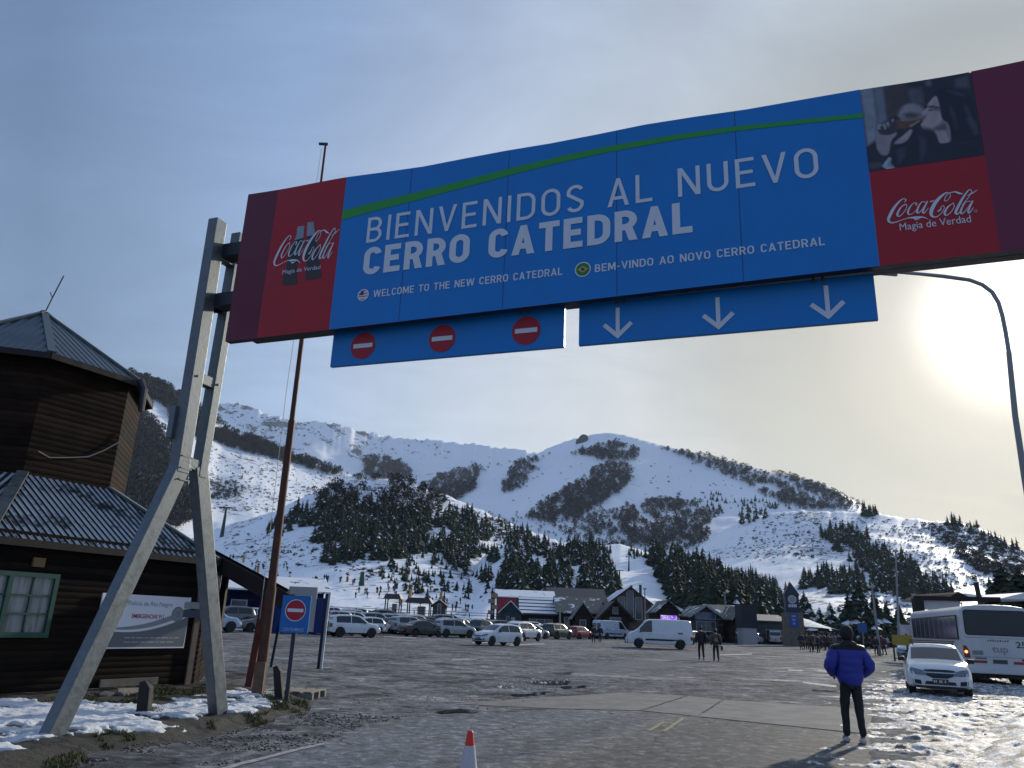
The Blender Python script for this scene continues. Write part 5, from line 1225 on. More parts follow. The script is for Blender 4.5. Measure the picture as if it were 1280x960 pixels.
def dsc(r, y, m, nm): mb = MB(); mb.add([tilt(r*math.cos(2*math.pi*i/32), .07+r*math.sin(2*math.pi*i/32), y) for i in range(32)], [tuple(range(32))]); return mb.build(nm, m, bd)
dsc(.196, -.0185, WHITE, 'no_entry_disc'); dsc(.182, -.020, MATS['no entry red'], 'no_entry_disc')
mb = MB(); mb.add([tilt(x, .07+z, -.022) for x, z in ((-.15, -.03), (.15, -.03), (.15, .03), (-.15, .03))], [(0, 1, 2, 3)]); mb.build('no_entry_bar', WHITE, bd)
font_mesh('lettering', 'CONTRAMANO', mat('pale blue lettering', (.3, .42, .6), .5), bd, lambda u, v_, k: tilt(-.2+u, -.30+v_, -.02), .06, .40, offset=.01)
# blue board on white posts further back
bp_ = gnd(399, 836); bn = thing('blue_board', 'blue board with a pale grey panel standing at the near edge of the lot', 'sign', (*bp_[:2], 0), R(3))
def rel(x, y): w = onplane(x, y, bp_, np.array([0, 1, 0])); return float(w[0]-bp_[0]), float(w[2])
tx, tz = rel(411, 742)
mb = MB(); mb.bar((.05, 0, -.1), (tx+.03, 0, tz), .07, .08, (0, 1, 0)); mb.build('post', mat('white post paint', (.5, .52, .55), .5, var=.2), bn); mb = MB(); mb.bar((-.03, -.02, -.1), (tx-.05, -.02, tz), .09, .06, (0, 1, 0)); mb.build('post', MATS['navy post paint'], bn)
x0, z1 = rel(340, 745); x1, z0 = rel(404, 792)
mb = MB(); mb.box(((x0+x1)/2+.05, 0.03, (z0+z1)/2), (x1-x0, .06, z1-z0)); mb.build('board', mat('deep blue board', (.006, .03, .17), .5, var=.25), bn, bevel=.005)
mb = MB(); mb.bar((x0+.25, .04, -.1), (x0+.35, .04, z0+.2), .08, .08, (0, 1, 0)); mb.build('post', MATS['navy post paint'], bn)
x0, z1 = rel(364, 733); x1, z0 = rel(391, 790)
mb = MB(); mb.box(((x0+x1)/2, -.06, (z0+z1)/2), (x1-x0+.05, .05, z1-z0)); mb.build('panel', mat('pale grey panel', (.42, .43, .43), .6, var=.12), bn, bevel=.005)
# stakes, pallet, planks and stones by the cabin
for (x, y, xt, yt, w, lab) in ((179, 897, 183, 858, .17, 'short charred post standing in the snow between the gantry legs'), (350, 878, 347, 838, .15, 'short charred post beside the no entry sign')):
    p = gnd(x, y, .05); t = onplane(xt, yt, p, np.array([0, 1, 0])); o = thing('stump_post', lab, 'post', (*p[:2], .09)); mb = MB(); lx_ = float(t[0]-p[0]); h = float(t[2])
    mb.prism([(-w/2, -.05), (w/2, -.05), (w/2+lx_, h-.1), (lx_+.0, h), (-w/2+lx_, h-.03)], lambda u, v_, t_: (u, t_, v_), -.08, .08); mb.build('post', mat('charred wood', (.018, .017, .016), .85, var=.5, vscale=8), o, bevel=.012)
p = gnd(366, 871); pal = thing('pallet', 'grey wooden pallet lying on the lot behind the no entry sign', 'pallet', (*p[:2], 0), R(-6))
PW = mat('grey pallet wood', (.2, .185, .165), .85, var=.4, vscale=7)
for i in range(5): mb = MB(); mb.box((-.46+i*.23, 0, .135), (.14, .9, .022)); mb.build('board', PW, pal)
for j in (-.38, 0, .38): mb = MB(); mb.box((0, j, .062), (1.1, .09, .12)); mb.build('runner', PW, pal)
p = gnd(160, 868, .1); o = thing('firewood', 'split log and dark stones heaped against the foot of the cabin wall', 'woodpile', (*p[:2], .05), R(50))
mb = MB(); mb.prism([(-.1, 0), (.1, 0), (.02, .16)], lambda u, v_, t: (t, u, v_), -.2, .35); mb.build('split_log', mat('split wood', (.32, .25, .18), .8, var=.4), o, bevel=.01)
for dx, dy, s in ((-.45, -.05, .16), (-.2, -.12, .12), (.1, -.2, .1), (-.75, -.08, .13)):
    V, F = ROCKS[int(abs(dx)*10) % 8]; mb = MB(); mb.add([(x*s+dx, y*s+dy, z*s+.04) for x, y, z in V], [tuple(f) for f in F]); mb.build('stone', mat('dark stones', (.06, .058, .055), .9, var=.5), o)
# traffic cone
cp = gnd(584.5, 985); H_ = .72
ctop = onplane(584.5, 913, cp, np.array([0, 1, 0])); H_ = float(ctop[2])
cn = thing('traffic_cone', 'orange and white traffic cone at the bottom edge of the road', 'cone', (*cp[:2], 0))
CO = mat('orange cone rubber', (.62, .03, .008), .45, var=.12); CW = mat('grey white cone sleeve', (.5, .47, .5), .4, var=.1)
k = H_/.75
mb = MB(); mb.box((0, 0, .018), (.38*k, .38*k, .036)); mb.build('base', CO, cn, bevel=.01)
mb = MB(); mb.lathe([(.155*k, .03), (.045*k, .715*k), (.04*k, .735*k), (.028*k, .748*k), (.012*k, .752*k)], 28); mb.build('body', CO, cn, smooth=True)
mb = MB(); f_ = lambda z: .155*k+(z-.03)/(.715*k-.03)*(.045*k-.155*k)+.003
mb.lathe([(f_(.16*k), .16*k), (f_(.555*k), .555*k)], 28); mb.build('sleeve', CW, cn, smooth=True)
# street lamp with a long curved arm
lb = np.array([13.55, 17.9]); dl = np.array([.80, .60]); 
def lamp_pt(x, y): 
    w = onplane(x, y, (lb[0], lb[1], 0), np.array([.40, .92, 0])); return (float(w[0]-lb[0]), float(w[1]-lb[1]), float(w[2]))
b0 = lamp_pt(1312, 800)
lm = thing('street_lamp', 'grey street lamp with a long curved arm in front of the sun', 'street lamp', (lb[0]+b0[0], lb[1]+b0[1], 0))
rel_ = lambda x, y: tuple(np.array(lamp_pt(x, y))-np.array([b0[0], b0[1], 0]))
LG = mat('grey lamp paint', (.24, .245, .25), .5, metal=.3, var=.15)
pt = [(0, 0, -.1)]+[rel_(x, y) for x, y in ((1296, 690), (1280, 592), (1269, 520), (1261, 440))]
mb = MB(); mb.tube(pt, [.085, .078, .073, .068, .062], 12); mb.build('pole', LG, lm, smooth=True)
pt = [rel_(x, y) for x, y in ((1262, 446), (1257, 415), (1253, 395), (1248, 378), (1240, 365), (1228, 356), (1212, 350), (1180, 345.5), (1150, 342.5), (1118, 340))]
mb = MB(); mb.tube(pt, [.052]*8+[.046, .042], 12); mb.build('arm', LG, lm, smooth=True)
e = Vector(pt[-1]); dd = (Vector(pt[-1])-Vector(pt[-2])).normalized(); mb = MB(); mb.bar(e-dd*.1, e+dd*.75, .3, .16); mb.build('lamp_head', LG, lm, bevel=.05)

# ------------------------------------------------------------------ vehicles
from mathutils.bvhtree import BVHTree
PAINT = {}
def paint(nm, col, metal=0.0): PAINT[nm] = mat('car paint '+nm, col, .3, metal=metal, coat=.6, var=.04, vscale=2); return PAINT[nm]
for nm, c, mt in (('white', (.62, .64, .66), 0), ('silver', (.33, .345, .36), .4), ('grey', (.11, .115, .12), .3), ('black', (.012, .012, .014), 0), ('navy', (.015, .022, .05), .2), ('red', (.28, .012, .015), 0), ('beige', (.36, .33, .28), .2), ('paleblue', (.36, .43, .52), .2), ('green', (.03, .05, .04), .2), ('brown', (.09, .045, .035), .2), ('blue', (.03, .08, .2), .2)): paint(nm, c, mt)
CGL = mat('car glass', (.012, .016, .02), .04, spec=.7); TYRE = mat('tyre rubber', (.014, .014, .015), .8); RIM = mat('alloy rim', (.35, .36, .37), .35, metal=.8); BLK = mat('black trim', (.012, .012, .013), .55)
LAMP = mat('headlamp glass', (.15, .165, .18), .08, spec=.8, metal=.2); TAIL = mat('tail lamp red', (.22, .008, .008), .15); PLATE = mat('number plate', (.05, .05, .055), .4); PLW = mat('plate characters', (.6, .6, .6), .5); CHROME = mat('chrome', (.5, .5, .5), .15, metal=1.0)
TYPES = dict(
 hatch=dict(L=3.7, w=.82, wx=(-1.17, 1.2), rw=.29, sill=.24, prof=[(-1.84, .42), (-1.85, .62), (-1.8, .93), (-1.72, 1.06), (-1.42, 1.42), (-.9, 1.485), (-.2, 1.49), (.28, 1.43), (.98, 1.0), (1.5, .9), (1.72, .76), (1.83, .58), (1.84, .38)], sh=[(-1.85, .90), (.98, .92), (1.84, .6)], ws=(.36, .94), bk=(-1.7, -1.47), side=[(-1.5, -.42), (-.36, .62)]),
 sedan=dict(L=4.3, w=.86, wx=(-1.28, 1.32), rw=.30, sill=.23, prof=[(-2.13, .42), (-2.14, .66), (-2.1, .93), (-1.95, 1.02), (-1.55, 1.05), (-.95, 1.40), (-.45, 1.47), (.1, 1.465), (.42, 1.40), (1.16, 1.0), (1.75, .89), (2.0, .76), (2.12, .58), (2.13, .36)], sh=[(-2.14, .94), (1.16, .93), (2.13, .6)], ws=(.48, 1.12), bk=(-1.5, -1.0), side=[(-1.2, -.25), (-.19, .78)]),
 suv=dict(L=4.2, w=.88, wx=(-1.25, 1.3), rw=.345, sill=.32, prof=[(-2.07, .5), (-2.09, .75), (-2.06, 1.05), (-1.98, 1.2), (-1.78, 1.6), (-1.3, 1.68), (-.1, 1.7), (.38, 1.62), (1.05, 1.12), (1.72, 1.04), (1.98, .88), (2.08, .66), (2.09, .45)], sh=[(-2.09, 1.06), (1.05, 1.04), (2.09, .75)], ws=(.46, 1.0), bk=(-1.96, -1.82), side=[(-1.6, -.45), (-.38, .7)]),
 wagon=dict(L=4.5, w=.88, wx=(-1.4, 1.38), rw=.32, sill=.26, prof=[(-2.23, .45), (-2.24, .7), (-2.2, 1.0), (-2.1, 1.15), (-1.85, 1.55), (-1.3, 1.62), (0, 1.64), (.5, 1.56), (1.3, 1.03), (1.85, .93), (2.1, .8), (2.22, .6), (2.23, .4)], sh=[(-2.24, .98), (1.3, .96), (2.23, .65)], ws=(.58, 1.25), bk=(-2.06, -1.88), side=[(-1.7, -.5), (-.43, .85)]),
 pickup=dict(L=5.2, w=.92, wx=(-1.55, 1.6), rw=.38, sill=.4, prof=[(-2.58, .55), (-2.6, .8), (-2.58, 1.12), (-2.4, 1.14), (-1.0, 1.14), (-.93, 1.2), (-.75, 1.70), (-.3, 1.78), (.3, 1.77), (.62, 1.68), (1.3, 1.18), (2.15, 1.08), (2.48, .94), (2.58, .7), (2.6, .5)], sh=[(-2.6, 1.12), (1.3, 1.1), (2.6, .8)], ws=(.7, 1.25), bk=(-.91, -.77), side=[(-.65, .05), (.11, .95)]),
 van=dict(L=5.5, w=1.0, wx=(-1.75, 1.65), rw=.35, sill=.34, prof=[(-2.72, .45), (-2.74, .8), (-2.72, 1.6), (-2.66, 2.2), (-2.45, 2.3), (-1.0, 2.33), (.75, 2.31), (1.12, 2.2), (1.85, 1.42), (2.3, 1.2), (2.6, 1.02), (2.72, .8), (2.75, .5), (2.75, .36)], sh=[(-2.74, 1.3), (1.85, 1.22), (2.75, .8)], ws=(1.2, 1.78), bk=(-2.735, -2.70), side=[(.55, 1.55)], tum=.10),
 minibus=dict(L=4.8, w=.92, wx=(-1.4, 1.5), rw=.33, sill=.3, prof=[(-2.36, .45), (-2.39, .75), (-2.36, 1.2), (-2.2, 1.86), (-1.9, 1.95), (-.4, 1.98), (.7, 1.96), (1.0, 1.86), (1.65, 1.22), (2.1, 1.08), (2.32, .9), (2.39, .65), (2.4, .4)], sh=[(-2.39, 1.12), (1.65, 1.08), (2.4, .75)], ws=(1.06, 1.6), bk=(-2.34, -2.23), side=[(-1.95, -.75), (-.68, .3), (.36, 1.35)], tum=.16))
def decal(bvh, poly, axis, off, sub=2):
    """outline drawn flat, then laid onto the body along an axis ('x+', 'y-', 'z+' ...)"""
    bm = bmesh.new(); ax = axis[0]; sg = 1 if axis[1] == '+' else -1
    mk = {'x': lambda u, v: (sg*9, u, v), 'y': lambda u, v: (u, sg*9, v), 'z': lambda u, v: (u, v, sg*9)}[ax]
    dr = Vector({'x': (-sg, 0, 0), 'y': (0, -sg, 0), 'z': (0, 0, -sg)}[ax])
    bm.faces.new([bm.verts.new(mk(u, v)) for u, v in poly]); bmesh.ops.triangulate(bm, faces=bm.faces)
    for _ in range(sub): bmesh.ops.subdivide_edges(bm, edges=bm.edges, cuts=1, use_grid_fill=True)
    bmesh.ops.triangulate(bm, faces=bm.faces)
    bad = []
    for v in bm.verts:
        h, nrm, i, d = bvh.ray_cast(v.co, dr)
        if h is None: bad.append(v)
        else:
            if nrm.dot(dr) > 0: nrm = -nrm
            v.co = h-dr*off*.4+nrm*off
    bmesh.ops.delete(bm, geom=bad, context='VERTS')
    me = bpy.data.meshes.new('d'); bm.to_mesh(me); bm.free(); me.polygons.foreach_set('use_smooth', [True]*len(me.polygons)); return me
def wheel(parent, x, y, r, w=.2):
    s = 1 if y > 0 else -1
    mb = MB(); mb.lathe([(r*.62, -w/2), (r*.9, -w/2), (r, -w*.36), (r, w*.36), (r*.9, w/2), (r*.62, w/2)], 28, axis='y'); t = mb.build('wheel', TYRE, parent, smooth=True); t.location = (x, y, r)
    mb = MB(); mb.lathe([(.02, w*.40*s), (r*.16, w*.42*s), (r*.2, w*.34*s), (r*.55, w*.36*s), (r*.64, w*.46*s), (r*.645, w*.2*s)], 28, axis='y')
    rim = mb.build('rim', RIM, t, smooth=True)
    mb = MB()
    for k in range(5): a = 2*math.pi*k/5+.3; a2 = a+.62; q = w*.375*s; mb.add([(math.cos(a)*r*.24, q, math.sin(a)*r*.24), (math.cos(a2)*r*.24, q, math.sin(a2)*r*.24), (math.cos(a2)*r*.54, q+.004*s, math.sin(a2)*r*.54), (math.cos(a)*r*.54, q+.004*s, math.sin(a)*r*.54)], [(0, 1, 2, 3)])
    mb.build('wheel_slot', BLK, t)
def car(kind, colour, label, group, loc, rz, name='parked_car', cat='car', spare=False, roofbars=False, plain_side=False, front='std', plate=None, ride=1.0):
    T = TYPES[kind]; r = thing(name, label, cat, loc, rz, group)
    px = np.array([p[0] for p in T['prof']]); pz = np.array([p[1] for p in T['prof']]); L_ = T['L']; w = T['w']; tum = T.get('tum', .34)
    st = sorted(set(np.round(np.concatenate([np.linspace(px[0]+.001, px[-1]-.001, 44), px[1:-1]+.0, *[np.linspace(c-T['rw']*1.22, c+T['rw']*1.22, 15) for c in T['wx']]]), 3)))
    st = [x for x in st if px.min() <= x <= px.max()]
    order = np.argsort(px, kind='stable'); pxs, pzs = px[order], pz[order]
    # upper outline only (drop the points of the underside ends)
    up = [i for i in range(len(px)) if not (i == 0 or i == len(px)-1)]
    ux, uz = px[up], pz[up]
    def smoothz(x): return float(np.interp(x, ux, uz))
    def ztop(x): return (smoothz(x-.05)+smoothz(x+.05)+2*smoothz(x))/4
    shx = [p[0] for p in T['sh']]; shz = [p[1] for p in T['sh']]; ra = T['rw']*1.17
    rings = []; n = 0
    for x in st:
        zt = ztop(x); zs = min(float(np.interp(x, shx, shz)), zt-.03)
        e = min(1, (L_/2-abs(x))/.42); ww = w*(.80+.20*math.sin(max(0, e)*math.pi/2)) if e < 1 else w
        zb = T['sill']+(.08*(1-min(1, (L_/2-abs(x))/.35)) if abs(x) > L_/2-.35 else 0)
        for c in T['wx']:
            if abs(x-c) < ra: zb = max(zb, T['rw']+math.sqrt(ra*ra-(x-c)**2)-.0)
        zb = min(zb, zs-.08); wr = max(ww*.3, ww*.97-tum*max(0, zt-zs)); mid = zb+(zs-zb)*.55
        half = [(0, zb), (ww*.86, zb), (ww*.985, zb+.04), (ww*1.0, mid), (ww*.985, zs-.03), (ww*.955, zs), (wr+.015, zt-.075 if zt-zs > .12 else zs+(zt-zs)*.45), (wr*.93, zt-.02), (wr*.6, zt), (0, zt+.012)]
        rings.append([(x, y, z) for y, z in half]+[(x, -y, z) for y, z in half[-2:0:-1]])
    m_ = len(rings[0]); V = [p for rg in rings for p in rg]; F = []; mi = []
    for i in range(len(rings)-1):
        for j in range(m_): F.append((i*m_+j, i*m_+(j+1) % m_, (i+1)*m_+(j+1) % m_, (i+1)*m_+j)); mi.append(1 if j in (0, m_-1) else 0)
    F.append(tuple(range(m_))); mi.append(0); F.append(tuple((len(rings)-1)*m_+j for j in range(m_))); mi.append(0)
    mb = MB(); mb.v = V; mb.f = F; mb.mi = mi; body = mb.build('body', [PAINT[colour], BLK], r, smooth=True)
    bvh = BVHTree.FromPolygons([Vector(v) for v in V], F)
    def put(nm, poly, axis, m, off=.008, sub=2, parent=r): me = decal(bvh, poly, axis, off, sub); me.name = nm; me.materials.append(m); return link_mesh(nm, me, parent)
    f0, f1 = T['ws']; zf0, zf1 = ztop(f1), ztop(f0); wt = w*.97-tum*(zf1-shz[0]); 
    put('windscreen', [(zx, yy) for zx, yy in ((f1-.02, -w*.80), (f1-.02, w*.80), (f0+.02, wt*.93), (f0+.02, -wt*.93))], 'z+', CGL, .006, 3)
    b0, b1 = T['bk']; zb0, zb1 = ztop(b0), ztop(b1); wt = w*.97-tum*(zb1-shz[0])
    if kind != 'van': put('rear_window', [(-w*.74, zb0+.03), (w*.74, zb0+.03), (wt*.9, zb1-.04), (-wt*.9, zb1-.04)], 'x-', CGL, .01, 3)
    else:
        for s in (-1, 1): put('rear_window', [(s*.08, 1.35), (s*.8, 1.35), (s*.76, 1.95), (s*.08, 1.95)], 'x-', CGL, .01, 2)
    for s in '+-':
        for (x0, x1) in T['side']:
            poly = []
            for x in np.linspace(x0, x1, 6): poly.append((x, float(np.interp(x, shx, shz))+.035))
            for x in np.linspace(x1, x0, 6): poly.append((x, max(float(np.interp(x, shx, shz))+.05, min(ztop(x)-.115, ztop(x+.09)-.09, ztop(x-.06)-.09))))
            put('side_window', poly, 'y'+s, CGL, .006, 2)
        y = 1 if s == '+' else -1
        lines = [T['side'][0][1]+.03]+([T['side'][-1][1]+.02] if kind not in ('van',) else [.45])+([T['side'][0][0]+.1] if kind in ('sedan', 'suv', 'wagon', 'minibus') else [])
        for x in lines: z = float(np.interp(x, shx, shz)); put('door_gap', [(x-.006, T['sill']+.12), (x+.006, T['sill']+.12), (x+.006, z), (x-.006, z)], 'y'+s, BLK, .002, 1)
        for x in ([T['side'][0][1]-.2, T['side'][-1][1]-.85] if kind != 'van' else [.62]): z = float(np.interp(x, shx, shz))-.14; put('door_handle', [(x, z), (x+.17, z), (x+.17, z+.03), (x, z+.03)], 'y'+s, BLK if kind == 'van' else PAINT[colour], .02, 1)
        for c in T['wx']: wheel(r, c, y*(w-.115), T['rw'])
        mx = T['side'][-1][1]-.02; mz = float(np.interp(mx, shx, shz)); mb = MB(); mb.box((mx, y*(w+.10), mz+.07), (.1, .18, .13)); mb.box((mx+.02, y*(w+.0), mz+.03), (.05, .12, .04)); mb.build('mirror', BLK if colour == 'white' or kind == 'van' else PAINT[colour], r, bevel=.025)
        zl = ztop(L_/2-.2); fx = L_/2
        put('headlight', [(y*w*.42, zl-.20), (y*w*.40, zl-.09), (y*w*.86, zl-.0), (y*w*.90, zl-.06), (y*w*.86, zl-.18)], 'x+', LAMP, .01, 2)
        zt_2 = min(1.0, float(np.interp(-L_/2, shx, shz))); put('tail_light', [(y*w*.66, zt_2-.26), (y*w*.93, zt_2-.26), (y*w*.93, zt_2+.02), (y*w*.70, zt_2+.0)], 'x-', TAIL, .012, 2)
        put('fog_lamp', [(y*w*.58, T['sill']+.10), (y*w*.82, T['sill']+.12), (y*w*.84, T['sill']+.24), (y*w*.6, T['sill']+.22)], 'x+', BLK, .006, 2)
    zl = ztop(L_/2-.2)
    if front == 'hero':
        put('grille', [(-.42, zl-.10), (.42, zl-.10), (.40, zl-.045), (.2, zl-.03), (-.2, zl-.03), (-.40, zl-.045)], 'x+', BLK, .008, 3); put('grille', [(-.41, zl-.135), (.41, zl-.135), (.33, zl-.21), (.18, zl-.265), (-.18, zl-.265), (-.33, zl-.21)], 'x+', BLK, .008, 3)
        put('grille_bar', [(-.43, zl-.13), (.43, zl-.13), (.42, zl-.108), (-.42, zl-.108)], 'x+', CHROME, .016, 3); put('emblem', [(-.05, zl-.135), (.05, zl-.135), (.06, zl-.105), (-.06, zl-.105)], 'x+', CHROME, .02, 1)
        put('air_intake', [(-.42, T['sill']+.11), (.42, T['sill']+.11), (.38, T['sill']+.2), (-.38, T['sill']+.2)], 'x+', BLK, .007, 2)
    else:
        put('grille', [(-w*.36, zl-.2), (w*.36, zl-.2), (w*.38, zl-.13), (-w*.38, zl-.13)], 'x+', BLK, .008, 2); put('air_intake', [(-w*.5, T['sill']+.1), (w*.5, T['sill']+.1), (w*.46, T['sill']+.22), (-w*.46, T['sill']+.22)], 'x+', BLK, .007, 2)
    for sx, z in (('x+', T['sill']+.26 if front != 'hero' else T['sill']+.205), ('x-', T['sill']+.34)):
        p_ = put('number_plate', [(-.21, z-.065), (.21, z-.065), (.21, z+.065), (-.21, z+.065)], sx, PLATE, .018, 1)
        for k in range(7):
            if k in (2, 5): continue
            x = (-.165+k*.048)*(1 if sx == 'x+' else -1); put('plate_character', [(x-.014, z-.035), (x+.014, z-.035), (x+.014, z+.035), (x-.014, z+.035)], sx, PLW, .022, 0, p_)
    mb = MB(); mb.box((L_/2-.02, 0, T['sill']+.03), (.1, w*1.5, .06)); mb.build('bumper', BLK, r, bevel=.02); mb = MB(); mb.box((-L_/2+.02, 0, T['sill']+.06), (.1, w*1.5, .08)); mb.build('bumper', BLK, r, bevel=.02)
    if spare:
        mb = MB(); mb.lathe([(.02, -.1), (.3, -.1), (.33, -.05), (.33, .06), (.25, .08)], 24, axis='x'); t = mb.build('spare_wheel', BLK, r, smooth=True); t.location = (-L_/2-.08, .0, .92)
    if roofbars:
        for y in (-1, 1): mb = MB(); mb.tube([(-1.2, y*w*.66, ztop(-1.2)+.0), (-1.1, y*w*.67, ztop(-1.1)+.07), (.1, y*w*.67, ztop(.1)+.07), (.25, y*w*.66, ztop(.2))], .02, 6); mb.build('roof_rail', BLK, r)
        for x in (-.9, -.05): mb = MB(); mb.box((x, 0, ztop(x)+.10), (.07, w*1.5, .03)); mb.build('roof_bar', BLK, r)
    if kind == 'van':
        for s in '+-':
            put('side_moulding', [(-2.3, .62), (1.1, .62), (1.1, .76), (-2.3, .76)], 'y'+s, BLK, .015, 3)
            put('side_vent', [(-1.95, 1.18), (-1.55, 1.18), (-1.55, 1.32), (-1.95, 1.32)], 'y'+s, mat('grey vent', (.12, .13, .14), .6), .006, 1)
        put('front_bumper', [(-.93, .36), (.93, .36), (.93, .72), (-.93, .72)], 'x+', BLK, .02, 3)
    return r
def face(az): return R(90-az)                    # heading (degrees from straight ahead, clockwise) as a turn of the car's x axis
def gl(x, y): p = gnd(x, y); return (float(p[0]), float(p[1]), 0.0)
car('sedan', 'white', 'white saloon with black roof bars facing the camera beside the bus', None, gl(1172, 866), face(205), roofbars=True, front='hero')
car('hatch', 'white', 'small white hatchback turned towards us alone in the open lot', None, gl(622, 807), face(228))
car('van', 'white', 'large white panel van parked side on in the middle of the lot', None, gl(823, 810.5), face(277), name='panel_van', cat='van')
ROW = 'cars parked in the rows of the lot'
PROT = {}
def park(kind, colour, x, y, az, label, **k):
    key = (kind, k.get('spare', False)); loc = gl(x, y) if isinstance(x, (int, float)) and y > 700 else (x, y, 0)
    nm, ct = ('panel_van', 'van') if kind in ('van', 'minibus') else ('pickup_truck', 'pickup') if kind == 'pickup' else ('parked_car', 'car')
    if key not in PROT:
        PROT[key] = (car(kind, colour, label, ROW, loc, face(az), name=nm, cat=ct, **k), colour); return PROT[key][0]
    src, c0 = PROT[key]
    return dup(src, loc, face(az), label, ROW, {'car paint '+c0: PAINT[colour]})
CARS = [('suv', 'white', 440, 796.5, 62, 'white off roader with a spare wheel, first in the row right of the blue board', True),
 ('hatch', 'white', 470, 793, 66, 'white hatchback just right of the white off roader with the spare wheel', False),
 ('wagon', 'brown', 500, 793.5, 50, 'brownish dark estate between the white hatchback and the black saloon', False),
 ('sedan', 'black', 528, 796, 52, 'black saloon in the front row below the open lift shelter', False),
 ('suv', 'silver', 567, 797, 58, 'silver off roader with a spare wheel on its back in the front row', True),
 ('pickup', 'navy', 600, 797, 40, 'dark pickup truck behind the small white hatchback', False),
 ('suv', 'white', 654, 801, 36, 'white off roader with a dark back just right of the small white hatchback', False),
 ('sedan', 'silver', 664, 798.5, 48, 'pale saloon half hidden by the white off roader with the dark back', False),
 ('hatch', 'white', 680, 797, 55, 'white hatchback in the gap between the white and the dark off roaders', False),
 ('suv', 'green', 696, 799, 38, 'very dark off roader left of the red hatchback', False),
 ('hatch', 'red', 724, 799, 40, 'red hatchback with frosted roof in front of the grey lodge', False),
 ('van', 'paleblue', 764, 799, 52, 'pale blue van behind the couple walking in the lot', False),
 ('hatch', 'silver', 777, 797.5, 44, 'silver hatchback peeping out left of the big white van', False),
 ('hatch', 'beige', 287, 786, 70, 'beige hatchback in front of the dark blue hall left of the rusty pole', False),
 ('suv', 'grey', 311, 788, 58, 'grey off roader touching the rusty pole in the view, by the dark blue hall', False),
 ('minibus', 'white', 302, 781, 196, 'white minibus facing us under the eaves of the dark blue hall', False),
 ('wagon', 'grey', 416, 794, 40, 'grey estate right behind the blue board', False),
 ('wagon', 'silver', 430, 789, 60, 'silver estate behind the white off roader with the spare wheel', False),
 ('hatch', 'silver', 866, 805, 42, 'pale car just behind the tail of the big white van', False),
 ('suv', 'white', 897, 801, 64, 'white off roader behind the two men walking together', False),
 ('hatch', 'grey', 886, 803, 60, 'grey hatchback between the two walking men', False),
 ('sedan', 'black', 919, 800, 70, 'black saloon parked askew before the blue glazed lodge', False),
 ('sedan', 'navy', 930, 798, 75, 'dark blue saloon before the blank dark block', False),
 ('hatch', 'paleblue', 945, 805, 28, 'pale blue hatchback left of the silver minibus', False),
 ('minibus', 'navy', 955, 797, 30, 'dark minibus behind the pale blue hatchback', False),
 ('minibus', 'silver', 970, 805.5, 20, 'silver minibus showing its back near the clock tower', False),
 ('wagon', 'white', 983, 803, 34, 'white estate right of the silver minibus', False),
 ('minibus', 'white', 996, 802, 20, 'white minibus at the foot of the clock tower', False),
 ('sedan', 'paleblue', 1141, 823, 218, 'pale blue saloon nosing out behind the white saloon and bus', False)]
for kind, c, x, y, az, lab, sp_ in CARS: park(kind, c, x, y, az, lab, spare=sp_)
# second and third rows
rr = random.Random(5); a0, a1 = np.array(gl(425, 797)[:2]), np.array(gl(778, 799.5)[:2]); dv = (a1-a0)/np.linalg.norm(a1-a0); nv = np.array([-dv[1], dv[0]])
if nv[1] < 0: nv = -nv
NMS = {'white': 'white', 'silver': 'silver', 'grey': 'grey', 'black': 'black', 'navy': 'navy', 'red': 'red', 'beige': 'beige', 'paleblue': 'pale blue', 'green': 'dark green', 'blue': 'blue'}
KN = {'hatch': 'hatchback', 'sedan': 'saloon', 'suv': 'off roader', 'wagon': 'estate'}
Lr = float(np.linalg.norm(a1-a0))
LOTZ = lambda off: max(0, (off-4.5))*.042
for row, off in ((1, 7), (2, 13), (3, 19), (4, 25), (5, 31)):
    s = rr.uniform(-8, -5)
    while s < Lr:
        c = rr.choice(['white', 'white', 'white', 'white', 'white', 'silver', 'silver', 'grey', 'black', 'navy', 'red', 'paleblue']); k = rr.choice(['hatch', 'sedan', 'suv', 'wagon', 'hatch'])
        p = a0+dv*s+nv*(off+rr.uniform(-.5, .5))
        if p[1] > 107: break
        q_ = park(k, c, float(p[0]), float(p[1]), 52+rr.uniform(-12, 12)+(180 if rr.random() < .3 else 0), '%s %s in the crowded back rows before the lodges' % (NMS[c], KN[k]))
        q_.location.z = LOTZ(off)-.01
        s += rr.uniform(2.6, 3.5) if rr.random() < .9 else rr.uniform(5, 7)
# the lot climbs gently towards the lodges behind the front row
us = np.linspace(-14, Lr+16, 60); of = np.concatenate([[4.4], np.linspace(4.6, 60, 40)]); Vt = []
for u_ in us:
    for o_ in of: p = a0+dv*u_+nv*o_; e_ = min(1, (u_+14)/12, (Lr+16-u_)/12); Vt.append((p[0], p[1], LOTZ(o_)*max(0, e_)-(.02 if o_ < 4.5 else 0)+.003))
ii = np.arange(len(us)-1)[:, None]*len(of)+np.arange(len(of)-1)[None, :]
tag(npmesh('upper_lot', np.array(Vt), np.stack([ii, ii+len(of), ii+len(of)+1, ii+1], -1).reshape(-1, 4), MATS['worn lot surface'], smooth=True), kind='structure')
